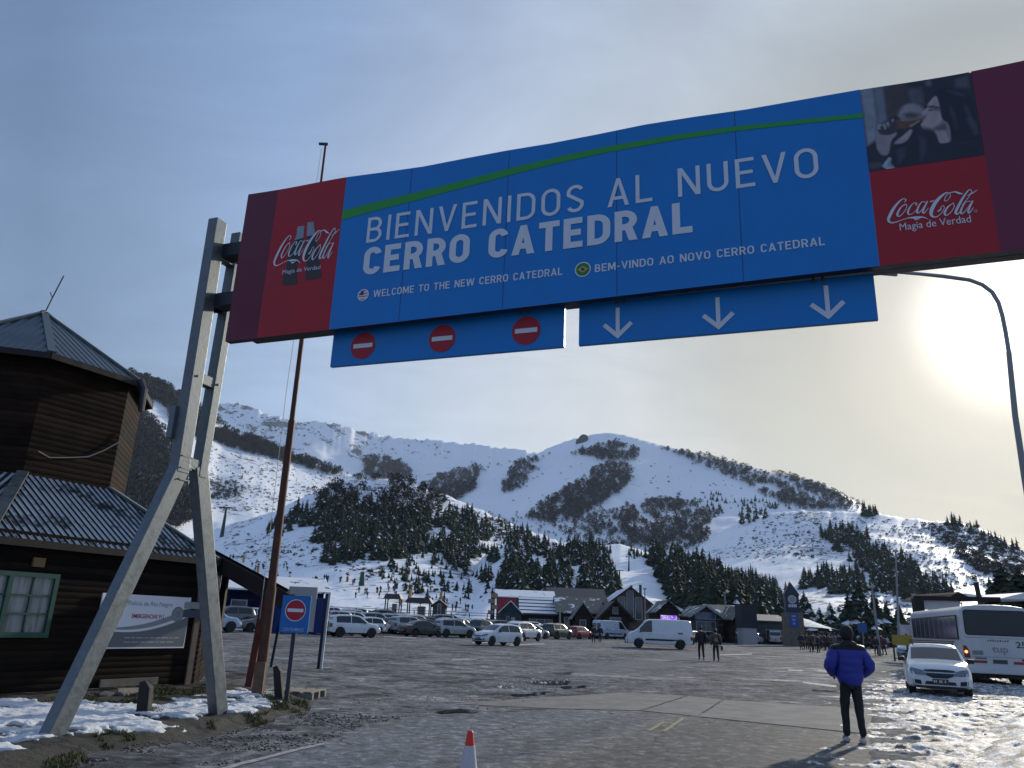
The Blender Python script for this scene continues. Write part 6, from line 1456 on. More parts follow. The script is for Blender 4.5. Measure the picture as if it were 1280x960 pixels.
# bus
bl = np.array(gl(1209, 855)[:2]); fr_ = at(1151, 790, 39.5)[:2]; hd = (fr_-bl)/np.linalg.norm(fr_-bl); BL = 10.5; BWd = 2.5; BH = 3.02
bang = math.atan2(hd[1], hd[0]); rt = np.array([hd[1], -hd[0]]); bc = bl+rt*BWd/2
bus = thing('bus', 'white city bus with its lit rear lamp parked at the right edge, seen from behind', 'bus', (*bc, 0), bang)
BW_ = mat('bus white paint', (.5, .51, .52), .4, coat=.3, var=.1, vscale=1.2)
prof = [(-1.25, .42), (-1.25, 2.55), (-1.2, 2.82), (-1.05, 2.95), (-.6, 3.01), (0, 3.03), (.6, 3.01), (1.05, 2.95), (1.2, 2.82), (1.25, 2.55), (1.25, .42)]
mb = MB(); mb.prism(prof, lambda u, v_, t: (t, u*(1 if t > .3 else .985), v_ if t > .3 else v_-.02*(v_ > 2.5)), 0, BL); body = mb.build('body', BW_, bus, bevel=.05)
def bquad(nm, pts, m, parent=bus, x=-.012): mb = MB(); mb.add([(x, y, z) for y, z in pts], [tuple(range(len(pts)))]); return mb.build(nm, m, parent)
def rrect(y0, y1, z0, z1, r, inset=0.0, n=5): return [(y1-r+r*math.cos(R(a)), z1-r+r*math.sin(R(a))) for a in np.linspace(0, 90, n)]+[(y0+r-inset+r*math.cos(R(a))+inset*2, z1-r+r*math.sin(R(a))) for a in np.linspace(90, 180, n)]+[(y0+r+r*math.cos(R(a)), z0+r+r*math.sin(R(a))) for a in np.linspace(180, 270, n)]+[(y1-r+r*math.cos(R(a)), z0+r+r*math.sin(R(a))) for a in np.linspace(270, 360, n)]
bquad('rear_window', rrect(-1.1, 1.1, 1.83, 2.80, .12), BLK, x=-.006); bquad('rear_window', rrect(-1.06, 1.06, 1.87, 2.76, .1), mat('bus glass', (.02, .028, .032), .1, spec=.35), x=-.012)
for y in (1.13, -1.13):
    rl = bquad('tail_light', [(y-.11, .98), (y+.1, .98), (y+.1, 1.45), (y-.02, 1.42), (y-.11, 1.2)], mat('bus tail lamp', (.2, .015, .01), .2), x=-.02)
mb = MB(); mb.lathe([(.001, 0), (.055, 0), (.06, .02)], 14, (-.035, 1.14, 1.2), axis='x'); mb.build('tail_light', mat('lit lamp', (.9, .3, .1), .3, emit=(1, .28, .08), estr=2.5), bus)
for y0, y1 in ((-1.2, -.45), (.45, 1.2)): bquad('red_stripe', [(y0, .80), (y1, .80), (y1, .90), (y0, .90)], mat('bus red stripe', (.3, .03, .03), .5))
bquad('number_plate', [(-.25, .80), (.25, .80), (.25, .95), (-.25, .95)], PLATE, x=-.016); bquad('engine_grille', [(-.85, .93), (-.75, .93), (-.75, 1.0), (-.85, 1.0)], BLK)
for z in (1.03, 1.74): bquad('panel_gap', [(-1.1, z), (1.1, z), (1.1, z+.012), (-1.1, z+.012)], mat('bus seam', (.12, .12, .12), .6))
bquad('vent', [(.55, 1.1), (.92, 1.1), (.92, 1.26), (.55, 1.26)], mat('bus vent grey', (.2, .2, .2), .6)); bquad('handle', [(.45, .96), (.85, .96), (.85, 1.0), (.45, 1.0)], BLK)
GT = mat('bus grey lettering', (.26, .27, .285), .5)
font_mesh('lettering', '25', mat('bus black lettering', (.02, .02, .02), .5), bus, lambda u, v_, k: (-.014, -.62-u, 1.42+v_), .22, .34, offset=.01)
font_mesh('lettering', 'tup', GT, bus, lambda u, v_, k: (-.014, .22-u, 1.22+v_), .26, .55, offset=.02)

mb = MB()
for k in range(9): y = .36-k*.085; mb.add([(-.014, y, 1.62), (-.014, y-.05, 1.62), (-.014, y-.06, 1.62+.05+.02*(k % 3)), (-.014, y-.015, 1.66)], [(0, 1, 2, 3)])
mb.build('maker_script', MATS['bus black lettering'], bus)
mb = MB(); mb.box((-.06, 0, .55), (.16, 2.5, .26)); mb.build('bumper', BW_, bus, bevel=.04)
for sgn in (1, -1):
    mb = MB(); mb.box((BL/2, sgn*1.252, 2.12), (BL-.9, .012, .95)); mb.build('window_band', BLK, bus)
    n_ = 9; wd = (BL-1.1)/n_
    for k in range(n_): mb = MB(); mb.box((.55+wd*(k+.5), sgn*1.262, 2.12), (wd-.09, .012, .85)); mb.build('side_window', MATS['bus glass'], bus)
    for k in range(n_): mb = MB(); mb.box((.55+wd*k+.02, sgn*1.27, 2.12), (.05, .01, .85)); mb.build('window_frame', mat('window alloy', (.3, .31, .32), .5), bus)
    for x in (2.6, 8.4): wheel(bus, x, sgn*1.08, .48, .28); mb = MB(); mb.lathe([(.57, 0), (.57, .02)], 28, (x, sgn*1.245, .5), axis='y'); mb.build('wheel_arch', BLK, bus)
mb = MB(); mb.box((BL/2, 0, .4), (BL-.8, 2.1, .3)); mb.build('chassis', BLK, bus)
# ------------------------------------------------------------------ people
def skin_mesh(name, joints, edges, sub=2, smooth=True):
    me = bpy.data.meshes.new(name); ks = list(joints); idx = {k: i for i, k in enumerate(ks)}
    me.from_pydata([joints[k][0] for k in ks], [(idx[a], idx[b]) for a, b in edges], [])
    ob = bpy.data.objects.new(name, me); COL.objects.link(ob)
    md = ob.modifiers.new('s', 'SKIN'); md.use_smooth_shade = True
    for i, k in enumerate(ks):
        rr_ = joints[k][1]; me.skin_vertices[0].data[i].radius = rr_ if isinstance(rr_, tuple) else (rr_, rr_)
    me.skin_vertices[0].data[0].use_root = True
    if sub: ms = ob.modifiers.new('d', 'SUBSURF'); ms.levels = sub; ms.render_levels = sub
    dg = bpy.context.evaluated_depsgraph_get(); dg.update(); out = bpy.data.meshes.new_from_object(ob.evaluated_get(dg))
    bpy.data.objects.remove(ob); out.name = name
    out.polygons.foreach_set('use_smooth', [True]*len(out.polygons)); return out
SKIN = mat('skin', (.42, .26, .19), .55); 
def cloth(nm, col, rough=.75): return mat('cloth '+nm, col, rough, var=.15, vscale=14, bump=.25, bscale=60, bdist=.004)
CL = {n: cloth(n, c) for n, c in (('black', (.010, .010, .013)), ('charcoal', (.02, .022, .03)), ('olive', (.055, .052, .035)), ('navy', (.012, .018, .045)), ('grey', (.10, .10, .11)), ('red', (.22, .02, .02)), ('orange', (.35, .11, .02)), ('blue', (.03, .08, .25)), ('white', (.5, .5, .52)), ('brown', (.07, .045, .03)), ('maroon', (.08, .012, .02)))}
HAIR = mat('dark hair', (.012, .009, .008), .6, bump=.3, bscale=90)
SHOE = mat('pale shoes', (.5, .5, .5), .6, var=.15); DSHOE = mat('dark shoes', (.015, .015, .017), .6)
def jacket_mat(nm, low, yoke, zy):
    M, N, L, b, ramp, noise, mixc, m_, bump = nodemat(nm); tc = N('ShaderNodeTexCoord'); sp_ = N('ShaderNodeSeparateXYZ'); L(tc.outputs['Object'], sp_.inputs[0])
    k = ramp(m_('MULTIPLY', m_('SUBTRACT', sp_.outputs[2], zy-.5), 1.0), [(.497, 0.0), (.503, 1.0)]); n = noise(tc.outputs['Object'], 11, 6, .6)
    L(mixc(k, low, yoke), b.inputs['Base Color']); b.inputs['Roughness'].default_value = .48; b.inputs['Specular IOR Level'].default_value = .3
    L(bump(n, .5, .015), b.inputs['Normal']); return M
def person(label, group, loc, rz, jacket='black', trousers='charcoal', hat='black', shoes=None, stride=.0, pockets=False, jm=None, bulk=1.0, sub=2, hood=False, coat=.86, bag=False, S=1.0):
    """figure facing local +y; returns the thing"""
    r = thing('person', label, 'person', loc, rz, group); s = stride
    fl_, fr2 = (-.10, .22*s, .075), (.10, -.22*s, .075+.05*s)
    hips = (0, 0, .93)
    kl, kr = (-.105, .16*s, .50), (.095, -.02*s, .49)
    if pockets: el, er, hl, hr = (-.33, -.06, 1.14), (.33, -.06, 1.14), (-.20, .16, 1.00), (.20, .16, 1.00)
    else: el, er, hl, hr = (-.27, -.06+.08*-s, 1.13), (.27, -.06+.08*s, 1.13), (-.27, .06-.16*s, .88), (.27, .06+.16*s, .88)
    J = {'pel': ((0, 0, .95), (.14, .10)), 'wai': ((0, .0, 1.10), (.135, .095)), 'che': ((0, .0, 1.30), (.155, .105)), 'sho': ((0, -.01, 1.43), (.11, .08)), 'nec': ((0, .01, 1.51), (.058, .058)), 'hd0': ((0, .025, 1.575), (.072, .085)), 'hd1': ((0, .02, 1.655), (.078, .098)), 'hd2': ((0, .01, 1.72), (.055, .07)),
         'hpl': ((-.09, 0, .90), .095), 'knl': (kl, .062), 'anl': ((fl_[0], fl_[1]-.02, .11), .042), 'tol': ((fl_[0]-.02, fl_[1]+.13, .045), .035),
         'hpr': ((.09, 0, .90), .095), 'knr': (kr, .062), 'anr': ((fr2[0], fr2[1]-.02, .11+.04*s), .042), 'tor': ((fr2[0]+.02, fr2[1]+.13, .045), .035),
         'shl': ((-.18, -.01, 1.40), .062), 'ell': (el, .046), 'wrl': (hl, .032), 'hal': ((hl[0]*.98, hl[1]+.05, hl[2]-.07), (.038, .02)),
         'shr': ((.18, -.01, 1.40), .062), 'elr': (er, .046), 'wrr': (hr, .032), 'har': ((hr[0]*.98, hr[1]+.05, hr[2]-.07), (.038, .02))}
    E_ = [('pel', 'wai'), ('wai', 'che'), ('che', 'sho'), ('sho', 'nec'), ('nec', 'hd0'), ('hd0', 'hd1'), ('hd1', 'hd2'), ('pel', 'hpl'), ('hpl', 'knl'), ('knl', 'anl'), ('anl', 'tol'), ('pel', 'hpr'), ('hpr', 'knr'), ('knr', 'anr'), ('anr', 'tor'), ('sho', 'shl'), ('shl', 'ell'), ('ell', 'wrl'), ('wrl', 'hal'), ('sho', 'shr'), ('shr', 'elr'), ('elr', 'wrr'), ('wrr', 'har')]
    me = skin_mesh('body', J, E_, 1); me.materials.append(SKIN); body = link_mesh('body', me, r)
    if not pockets and sub >= 2:                       # separate fingers and a thumb on each free hand
        for side, p in ((-1, J['har'][0] if False else J['hal'][0]), (1, J['har'][0])):
            for q, (dx, l) in enumerate(((-.027, .07), (-.009, .08), (.009, .076), (.026, .06))):
                F_ = {'a': ((p[0], p[1]+dx*.9, p[2]), .009), 'b': ((p[0]+side*.006, p[1]+dx*1.1, p[2]-.06), .009), 'c': ((p[0]-side*.008, p[1]+dx*1.1+.005, p[2]-.06-l*.5), .008), 'd': ((p[0]-side*.024, p[1]+dx+.008, p[2]-.06-l*.9), .006)}
                me = skin_mesh('finger', F_, [('a', 'b'), ('b', 'c'), ('c', 'd')], 1); me.materials.append(SKIN); link_mesh('finger', me, body)
            F_ = {'a': ((p[0], p[1]+.02, p[2]+.02), .011), 'b': ((p[0]-side*.015, p[1]+.05, p[2]-.025), .01), 'c': ((p[0]-side*.02, p[1]+.055, p[2]-.06), .008)}
            me = skin_mesh('thumb', F_, [('a', 'b'), ('b', 'c')], 1); me.materials.append(SKIN); link_mesh('thumb', me, body)
    B = bulk
    T_ = {'p': ((0, 0, .95), (.135, .105)), 'l0': ((-.085, 0, .84), .098), 'l1': ((kl[0], kl[1], kl[2]), .07), 'l2': ((fl_[0], fl_[1]-.03, .085), .053), 'r0': ((.085, 0, .84), .098), 'r1': (kr, .07), 'r2': ((fr2[0], fr2[1]-.03, .085+.04*s), .053)}
    me = skin_mesh('trousers', T_, [('p', 'l0'), ('l0', 'l1'), ('l1', 'l2'), ('p', 'r0'), ('r0', 'r1'), ('r1', 'r2')], sub+(1 if jm else 0))
    for v in me.vertices: v.co += Vector((mnoise.noise(v.co*8), mnoise.noise(v.co*8+Vector((9, 0, 0))), 0))*(.012+.012*max(0, .45-v.co.z))
    me.materials.append(CL[trousers]); link_mesh('trousers', me, r)
    Jk = {'b': ((0, 0, coat), (.20*B, .165*B)), 'm': ((0, 0, 1.08), (.20*B, .16*B)), 'c': ((0, -.005, 1.28), (.215*B, .165*B)), 's': ((0, -.01, 1.42), (.15*B, .115*B)), 'n': ((0, .0, 1.50), (.095, .09)),
          'sl': ((-.19, -.01, 1.385), .105*B), 'el': (el, .088*B), 'wl': (hl, .062*B), 'sr': ((.19, -.01, 1.385), .105*B), 'er': (er, .088*B), 'wr': (hr, .062*B)}
    me = skin_mesh('jacket', Jk, [('c', 'm'), ('m', 'b'), ('c', 's'), ('s', 'n'), ('s', 'sl'), ('sl', 'el'), ('el', 'wl'), ('s', 'sr'), ('sr', 'er'), ('er', 'wr')], sub+(1 if jm else 0))
    if jm:                                             # quilting of the padded jacket
        for v in me.vertices:
            k = abs(math.sin((v.co.z-.05*abs(v.co.x))*math.pi/.115))**.6; c = Vector((0, 0, v.co.z)); d = (v.co-c); d.z = 0
            if d.length > .02: v.co += d.normalized()*(.014*(k-.6)+mnoise.noise(v.co*7)*.016+mnoise.noise(v.co*19)*.008)
    me.materials.append(jm or CL[jacket]); link_mesh('jacket', me, r)
    for (fx, nm) in ((fl_, 'l'), (fr2, 'r')):
        z = .0 if nm == 'l' else 0.0
        D_ = {'h': ((fx[0], fx[1]-.07, .055), (.042, .05)), 'm': ((fx[0], fx[1]+.04, .05), (.046, .045)), 't': ((fx[0]*1.1, fx[1]+.15, .036), (.042, .032))}
        me = skin_mesh('shoe', D_, [('h', 'm'), ('m', 't')], sub); zmin = min(v.co.z for v in me.vertices)
        for v in me.vertices: v.co.z -= zmin
        me.materials.append(shoes or DSHOE); link_mesh('shoe', me, r)
    bm = bmesh.new(); bmesh.ops.create_uvsphere(bm, u_segments=18, v_segments=12, radius=1)
    for v in bm.verts:
        c = v.co; k = 1+mnoise.noise(c*3)*.05; low = 1.0 if not hood else 1.25
        front = max(0, c.y); zc_ = c.z if c.z > -.2 else c.z*low
        v.co = Vector((c.x*.098*k*(1.1 if hood else 1), c.y*(.115 if c.y < 0 else .085)*k*(1.1 if hood else 1), zc_*.115*k*(1.1 if hood else 1)-.04*front*0+(.05*front if c.z < 0 else 0)))+Vector((0, .0, 1.665))
    me = bpy.data.meshes.new('hair'); bm.to_mesh(me); bm.free(); me.polygons.foreach_set('use_smooth', [True]*len(me.polygons)); me.materials.append(HAIR if hat == 'hair' else CL[hat]); link_mesh('hair' if hat == 'hair' else ('hood' if hood else 'hat'), me, r)
    if sub >= 2:                                       # face
        mb = MB(); mb.lathe([(.002, .02), (.012, .0), (.016, -.02), (.002, -.03)], 8, (0, .125, 1.61)); mb.build('nose', SKIN, body, smooth='all')
        for sx in (-1, 1):
            mb = MB(); mb.lathe([(.001, .011), (.009, .006), (.012, 0), (.009, -.006), (.001, -.011)], 8, (sx*.032, .112, 1.645)); mb.build('eye', mat('eye', (.03, .025, .02), .2), body, smooth='all'); mb = MB(); mb.lathe([(.004, .03), (.014, .015), (.014, -.015), (.004, -.028)], 8, (sx*.084, .02, 1.63)); mb.build('ear', SKIN, body, smooth='all')
        mb = MB(); mb.box((0, .114, 1.565), (.05, .01, .012)); mb.build('mouth', mat('lips', (.3, .12, .1), .6), body)
    if hood:
        C_ = {'a': ((-.13, -.03, 1.46), .055), 'b': ((0, -.10, 1.50), .07), 'c': ((.13, -.03, 1.46), .055)}; me = skin_mesh('collar', C_, [('b', 'a'), ('b', 'c')], 2); me.materials.append(CL[hat]); link_mesh('collar', me, r)
    if bag: mb = MB(); mb.box((.33, -.02, .72), (.09, .24, .26)); mb.build('bag', CL['black'], r, bevel=.03)
    if S != 1.0: r.scale = (S, S, S)
    return r
p = gl(1069.5, 929)
person('person in a blue and black padded jacket walking away on the road', None, p, R(-8), coat=.80, jm=jacket_mat('blue padded jacket', (.03, .042, .29), (.008, .008, .012), 1.40), trousers='black', hat='black', shoes=SHOE, stride=.35, pockets=True, bulk=1.12, hood=True, S=1.0)
person('person all in black walking away, left of the two men by the white van', None, gl(877, 825), R(-8), 'black', 'black', 'black', stride=.7, coat=.8, S=1.03)
person('person in olive jacket with a dark bag, right one of two near the van', None, gl(895.5, 826.5), R(-4), 'olive', 'black', 'hair', stride=.5, bulk=1.15, bag=True, S=.96)
PP = {}
def walker(label, loc, rz, jk, tr, S=1.0, group='people walking about the lot', st=.5):
    if st not in PP: PP[st] = (person(label, group, loc, rz, jk, tr, 'black', stride=st, sub=1, S=S), jk, tr); return PP[st][0]
    src, j0, t0 = PP[st]; return dup(src, loc, rz, label, group, {'cloth '+j0: CL[jk], 'cloth '+t0: CL[tr]} if j0 != t0 else None, S)
for (x, y, jk, tr, rz, st, lab) in (
    (742, 803.5, 'charcoal', 'black', 10, .5, 'dark dressed walker on the left of the couple in front of the red hatchback'), (750, 803.5, 'navy', 'black', -10, .5, 'taller dark dressed walker on the right of the couple in front of the red hatchback'),
    (921, 806, 'charcoal', 'black', 60, .5, 'lone dark walker in front of the black saloon'),
    (1096, 820, 'charcoal', 'black', 180, .2, 'dark dressed person standing at the foot of the leaning lamp mast'), (1106, 819, 'maroon', 'navy', 20, .5, 'person in a reddish jacket beside the yellow banner'), (1088, 812, 'navy', 'black', 100, .2, 'person in navy at the left edge of the group by the lamp masts'), (1110, 811, 'white', 'grey', 200, .2, 'person in a pale jacket next to the yellow banner'),
    (1081, 812, 'black', 'charcoal', 20, .5, 'black dressed person just right of the blue jacket')):
    walker(lab, gl(x, y), R(rz), jk, tr, random.uniform(.95, 1.04), st=st)
rp = random.Random(3)
for i in range(18):
    x = 1001+i*2.7+rp.uniform(-1.5, 1.5); D = rp.uniform(78, 105); d = ray(x, 790); k = D/math.hypot(d[0], d[1])
    jk = rp.choice(['black', 'charcoal', 'navy', 'grey', 'brown', 'black'])
    walker('%s clad person in the crowd before the white ribbed roof' % {'charcoal': 'dark grey', 'navy': 'navy', 'black': 'black', 'grey': 'grey', 'brown': 'brown'}[jk], (d[0]*k, d[1]*k, 0), rp.uniform(0, 6.28), jk, 'black' if jk != 'black' else 'charcoal', rp.uniform(.92, 1.04), 'people crowding before the ribbed roof', .2)
# skiers on the nursery slope
def lowfig(): 
    mb = MB(); mb.tube([(-.1, 0, 0), (-.09, .05, .45), (-.06, 0, .9)], [.07, .08, .11], 6); mb.tube([(.1, .1, 0), (.09, .12, .45), (.06, 0, .9)], [.07, .08, .11], 6); mb.cur = 1
    mb.tube([(0, 0, .8), (0, .03, 1.15), (0, .02, 1.45), (0, .02, 1.52)], [.19, .23, .2, .08], 8); mb.tube([(-.22, 0, 1.4), (-.32, .05, 1.1), (-.28, .25, .95)], [.09, .08, .06], 6); mb.tube([(.22, 0, 1.4), (.32, .05, 1.1), (.28, .25, .95)], [.09, .08, .06], 6); mb.cur = 2
    mb.tube([(0, .03, 1.48), (0, .03, 1.6), (0, .02, 1.74)], [.08, .11, .06], 8); mb.cur = 3
    mb.box((-.1, .15, .02), (.1, 1.6, .02)); mb.box((.1, .25, .02), (.1, 1.6, .02)); return mb
sk0 = None
SKC = ['black', 'navy', 'red', 'blue', 'charcoal', 'orange', 'black', 'charcoal']
pts = []
for (x0, x1, y0, y1, n) in ((284, 296, 697, 705, 5), (310, 330, 704, 718, 10), (296, 302, 733, 745, 2), (336, 352, 718, 734, 5), (352, 362, 706, 714, 3), (385, 414, 724, 733, 13), (420, 446, 726, 733, 6), (444, 478, 738, 748, 10), (480, 500, 735, 748, 6), (500, 560, 748, 760, 8), (556, 610, 752, 766, 10), (600, 640, 750, 766, 6)):
    for i in range(n): pts.append((rp.uniform(x0, x1), rp.uniform(y0, y1)))
for x, y in pts:
    h = hit('foothill', x, y)
    if h is None: continue
    c = rp.choice(SKC); lab = '%s skier on the white nursery slope' % {'charcoal': 'dark grey', 'navy': 'navy', 'black': 'black', 'red': 'red', 'blue': 'blue', 'orange': 'orange'}[c]
    if sk0 is None:
        sk0 = lowfig().build('person', [CL['black'], CL['navy'], CL['charcoal'], CL['red']]); sk0.location = h; tag(sk0, 'navy skier on the white nursery slope', 'person', 'skiers on the nursery slope'); continue
    o = sk0.copy(); COL.objects.link(o); o.location = h; o.rotation_euler = (0, 0, rp.uniform(0, 6.28)); o['label'] = lab
    sl = o.material_slots[1]; sl.link = 'OBJECT'; sl.material = CL[c]

# ------------------------------------------------------------------ lodges and other buildings
def brd(nm, a, b_): return wood_mat(nm, a, b_, .25)
WD = brd('dark lodge boards', (.02, .017, .016), (.05, .043, .038)); WG = brd('grey lodge boards', (.05, .055, .06), (.11, .115, .12)); WB = brd('blue hall boards', (.003, .005, .024), (.006, .011, .045)); WT = brd('teal cabin boards', (.03, .055, .06), (.06, .09, .1)); WBR = brd('brown lodge boards', (.05, .035, .026), (.11, .08, .06))
ST = mat('tower stone', (.14, .12, .09), .85, var=.4, vscale=2.5)
def roofmat(nm, c, sn):
    M, N, L, b, ramp, noise, mixc, m_, bump = nodemat(nm); tc = N('ShaderNodeTexCoord'); P_ = tc.outputs['Object']; n = noise(P_, .45, 6, .65); f = noise(P_, 3, 5, .6)
    k = m_('ADD', n, m_('MULTIPLY', m_('SUBTRACT', f, .5), .25)); L(mixc(ramp(k, [(sn, 0.0), (sn+.03, 1.0)]), c, (.72, .74, .77)), b.inputs['Base Color']); b.inputs['Roughness'].default_value = .65; return M
RD = roofmat('dark roof', (.025, .03, .036), .70); RS = roofmat('snowed roof', (.03, .035, .04), .36); RH = roofmat('half snowed roof', (.06, .065, .068), .56); RG_ = roofmat('grey roof', (.10, .105, .11), .64)
SNW = mat('roof snow', (.74, .76, .79), .7, var=.05); WIN = mat('lodge window', (.05, .06, .075), .08, spec=.6); TRIM = mat('pale trim', (.3, .31, .32), .6)
def house(name, label, cat, pxl, pxr, y_eave, y_ridge, D, depth, along, wall, roof, over=.5, base=-.3, windows=(), trim=None, snow_edge=False, rz=0.0, group=None, ribs=0):
    """gabled building between two sight lines at distance D; along: ridge runs across the view, else the gable faces us"""
    d0, d1 = ray(pxl, y_eave), ray(pxr, y_eave); a = CC+d0*(D/d0[1]); b_ = CC+d1*(D/d1[1]); c = (a+b_)/2; w = float(np.hypot(*(b_-a)[:2])); dm = ray((pxl+pxr)/2, y_eave); ze = float((CC+dm*(D/dm[1]))[2])
    dr = ray((pxl+pxr)/2, y_ridge); zr = float((CC+dr*((D+(depth/2 if along else 0))/dr[1]))[2])
    r = thing(name, label, cat, (c[0], D, 0), rz, group); h = w/2
    mb = MB()
    if along: prof_ = [(0, base), (depth, base), (depth, ze), (depth/2, zr), (0, ze)]; mb.prism(prof_, lambda u, v, t: (t, u, v), -h, h)
    else: prof_ = [(-h, base), (h, base), (h, ze), (0, zr), (-h, ze)]; mb.prism(prof_, lambda u, v, t: (u, t, v), 0, depth)
    wl2 = mb.build('wall', wall, r)
    hw = (depth/2 if along else h); sl = (zr-ze)/hw; o = over; th = .16
    for s in (-1, 1):
        mb = MB()
        A = [(s*(hw+o), ze-sl*o), (0, zr), (0, zr+th), (s*(hw+o), ze-sl*o+th)]
        if s > 0: A = [A[i] for i in (0, 1, 2, 3)]
        if along: mb.prism([(u+depth/2, v+.02) for u, v in A], lambda u, v, t: (t, u, v), -h-o, h+o)
        else: mb.prism([(u, v+.02) for u, v in A], lambda u, v, t: (u, t, v), -o, depth+o)
        rf = mb.build('roof', roof, r)
        for k in range(ribs):
            t = (k+.5)/ribs; mb = MB(); u0, u1 = s*(hw+o)*(1-t+.17/ribs*2), s*(hw+o)*(1-t-.17/ribs*2); z_ = lambda u: zr-(abs(u))*sl+th+.05
            if along: mb.add([(-h-o, u0+depth/2, z_(u0)), (h+o, u0+depth/2, z_(u0)), (h+o, u1+depth/2, z_(u1)), (-h-o, u1+depth/2, z_(u1))], [(0, 1, 2, 3)])
            mb.build('snow_band', SNW, rf)
        if snow_edge and not along:
            mb = MB(); mb.bar((s*(hw+o), -o-.03, ze-sl*o+th*.6), (0, -o-.03, zr+th*.6), .06, .34, (0, 0, 1)); mb.build('bargeboard', trim or TRIM, r)
    for (nm, u0, u1, v0, v1, m) in windows:         # fractions of the width, metres of height
        mb = MB(); mb.box((-h+w*(u0+u1)/2, -.05, (v0+v1)/2), (w*(u1-u0), .12, v1-v0)); f = mb.build(nm, m, r)
        if nm == 'window': 
            mb = MB(); n_ = max(1, int(w*(u1-u0)/1.1))
            for k in range(n_+1): mb.box((-h+w*(u0+(u1-u0)*k/n_), -.13, (v0+v1)/2), (.09, .06, v1-v0+.1))
            mb.box((-h+w*(u0+u1)/2, -.125, v1), (w*(u1-u0), .05, .09)); mb.box((-h+w*(u0+u1)/2, -.125, v0), (w*(u1-u0), .05, .09)); mb.build('frame', TRIM, f)
    return r, w, ze, zr
house('blue_hall', 'long dark blue hall with a snowy roof at the left behind the beige hatchback', 'hall', 250, 404, 737, 722, 74, 12, True, WB, RS, .6, rz=R(18), windows=(('door', .05, .2, 0, 2.4, mat('dark doorway', (.006, .007, .012), .7)), ('window', .28, .40, 1.2, 2.6, WIN), ('door', .62, .7, 0, 2.4, MATS['dark doorway'])))
house('ticket_hall', 'low hall with a red board on its wall and a white snow roof', 'hall', 621, 692, 747, 739, 140, 10, True, WG, RS, .4, windows=(('red_board', .02, .33, 3.3, 5.6, mat('red board', (.3, .015, .03), .5)), ('window', .5, .9, 1, 3, WIN)))
house('great_lodge', 'large lodge with a wide dark snow free roof above the other lodges', 'lodge', 688, 757, 752, 736.5, 152, 14, True, WG, RD, .5, windows=(('window', .1, .9, 1, 3, WIN),))
house('teal_cabin', 'small teal gabled cabin below the red board', 'cabin', 626, 650, 764, 752, 116, 8, False, WT, RS, .4, windows=(('window', .3, .45, 1.0, 2.4, WIN), ('door', .55, .75, 0, 2.3, mat('pale cabin door', (.3, .36, .36), .6))))
house('striped_lodge', 'lodge whose dark roof carries parallel bands of snow', 'lodge', 652, 700, 768, 748, 122, 14, True, WD, RD, .4, windows=(('window', .2, .8, .8, 2.2, WIN),), ribs=5)
house('grey_lodge', 'grey roofed lodge with pale trim behind the red hatchback', 'lodge', 699, 752, 766, 747.5, 119, 12, True, WD, RH, .5, windows=(('window', .12, .25, .8, 2.6, WIN), ('window', .45, .58, .8, 2.6, WIN)), trim=TRIM)
house('gabled_wing', 'dark steep gabled wing right of the grey roofed lodge', 'lodge', 752, 786, 770, 752.5, 113, 10, False, WD, RD, .9, windows=(('window', .3, .7, 1.0, 2.8, mat('bluish window', (.10, .14, .2), .1)), ('window', .4, .6, 3.3, 4.2, WIN)), snow_edge=True, trim=MATS['dark lodge boards'])
house('entrance_gable', 'small dark entrance gable in front of the grey roofed lodge', 'porch', 719, 738, 768, 755, 114, 5, False, WD, RH, .6, windows=(('window', .3, .7, .5, 2.3, WIN),))
house('window_gable', 'tall lodge with a big glazed gable and a white left roof below the ski run', 'lodge', 761, 814, 755, 735, 150, 16, False, WBR, RS, .8, windows=(('window', .22, .38, 3, 7, WIN), ('window', .42, .58, 3, 8.2, WIN), ('window', .62, .78, 3, 7, WIN)), snow_edge=True, trim=MATS['dark lodge boards'])
for x, z0, z1 in ((789, 739, 732), (800.5, 741, 731)):
    d = ray(x, z0); p0 = CC+d*(158/d[1]); d = ray(x, z1); p1 = CC+d*(158/d[1]); o = thing('chimney', 'thin dark %s chimney on the big glazed gable lodge' % ('left' if x < 795 else 'right'), 'chimney', (p0[0], p0[1], float(p0[2])-2)); mb = MB(); mb.tube([(0, 0, 0), (0, 0, float(p1[2]-p0[2])+2)], .28, 10); mb.build('flue', BLK, o)
r, w, ze, zr = house('screen_house', 'dark gabled kiosk with a lit purple screen', 'kiosk', 823, 848, 763, 751, 120, 8, False, WD, RH, .5)
mb = MB(); mb.box((0, -.15, 2.75), (w*.86, .2, 1.7)); sc1 = mb.build('screen', BLK, r)
def screen_mat():
    M, N, L, b, ramp, noise, mixc, m_, bump = nodemat('lit purple screen'); tc = N('ShaderNodeTexCoord'); sp_ = N('ShaderNodeSeparateXYZ'); L(tc.outputs['Object'], sp_.inputs[0]); n = noise(tc.outputs['Object'], 2.4, 3, .6)
    c = mixc(ramp(n, [(.42, 0.0), (.52, 1.0)]), (.22, .05, .75), (.7, .55, .95)); c = mixc(ramp(n, [(.55, 0.0), (.6, .8)]), c, (.05, .02, .2))
    b.inputs['Base Color'].default_value = (.02, .02, .02, 1); L(c, b.inputs['Emission Color']); b.inputs['Emission Strength'].default_value = .8; return M
mb = MB(); mb.add([(-w*.41, -.26, 2.0), (w*.41, -.26, 2.0), (w*.41, -.26, 3.5), (-w*.41, -.26, 3.5)], [(0, 1, 2, 3)]); mb.build('display', screen_mat(), sc1)
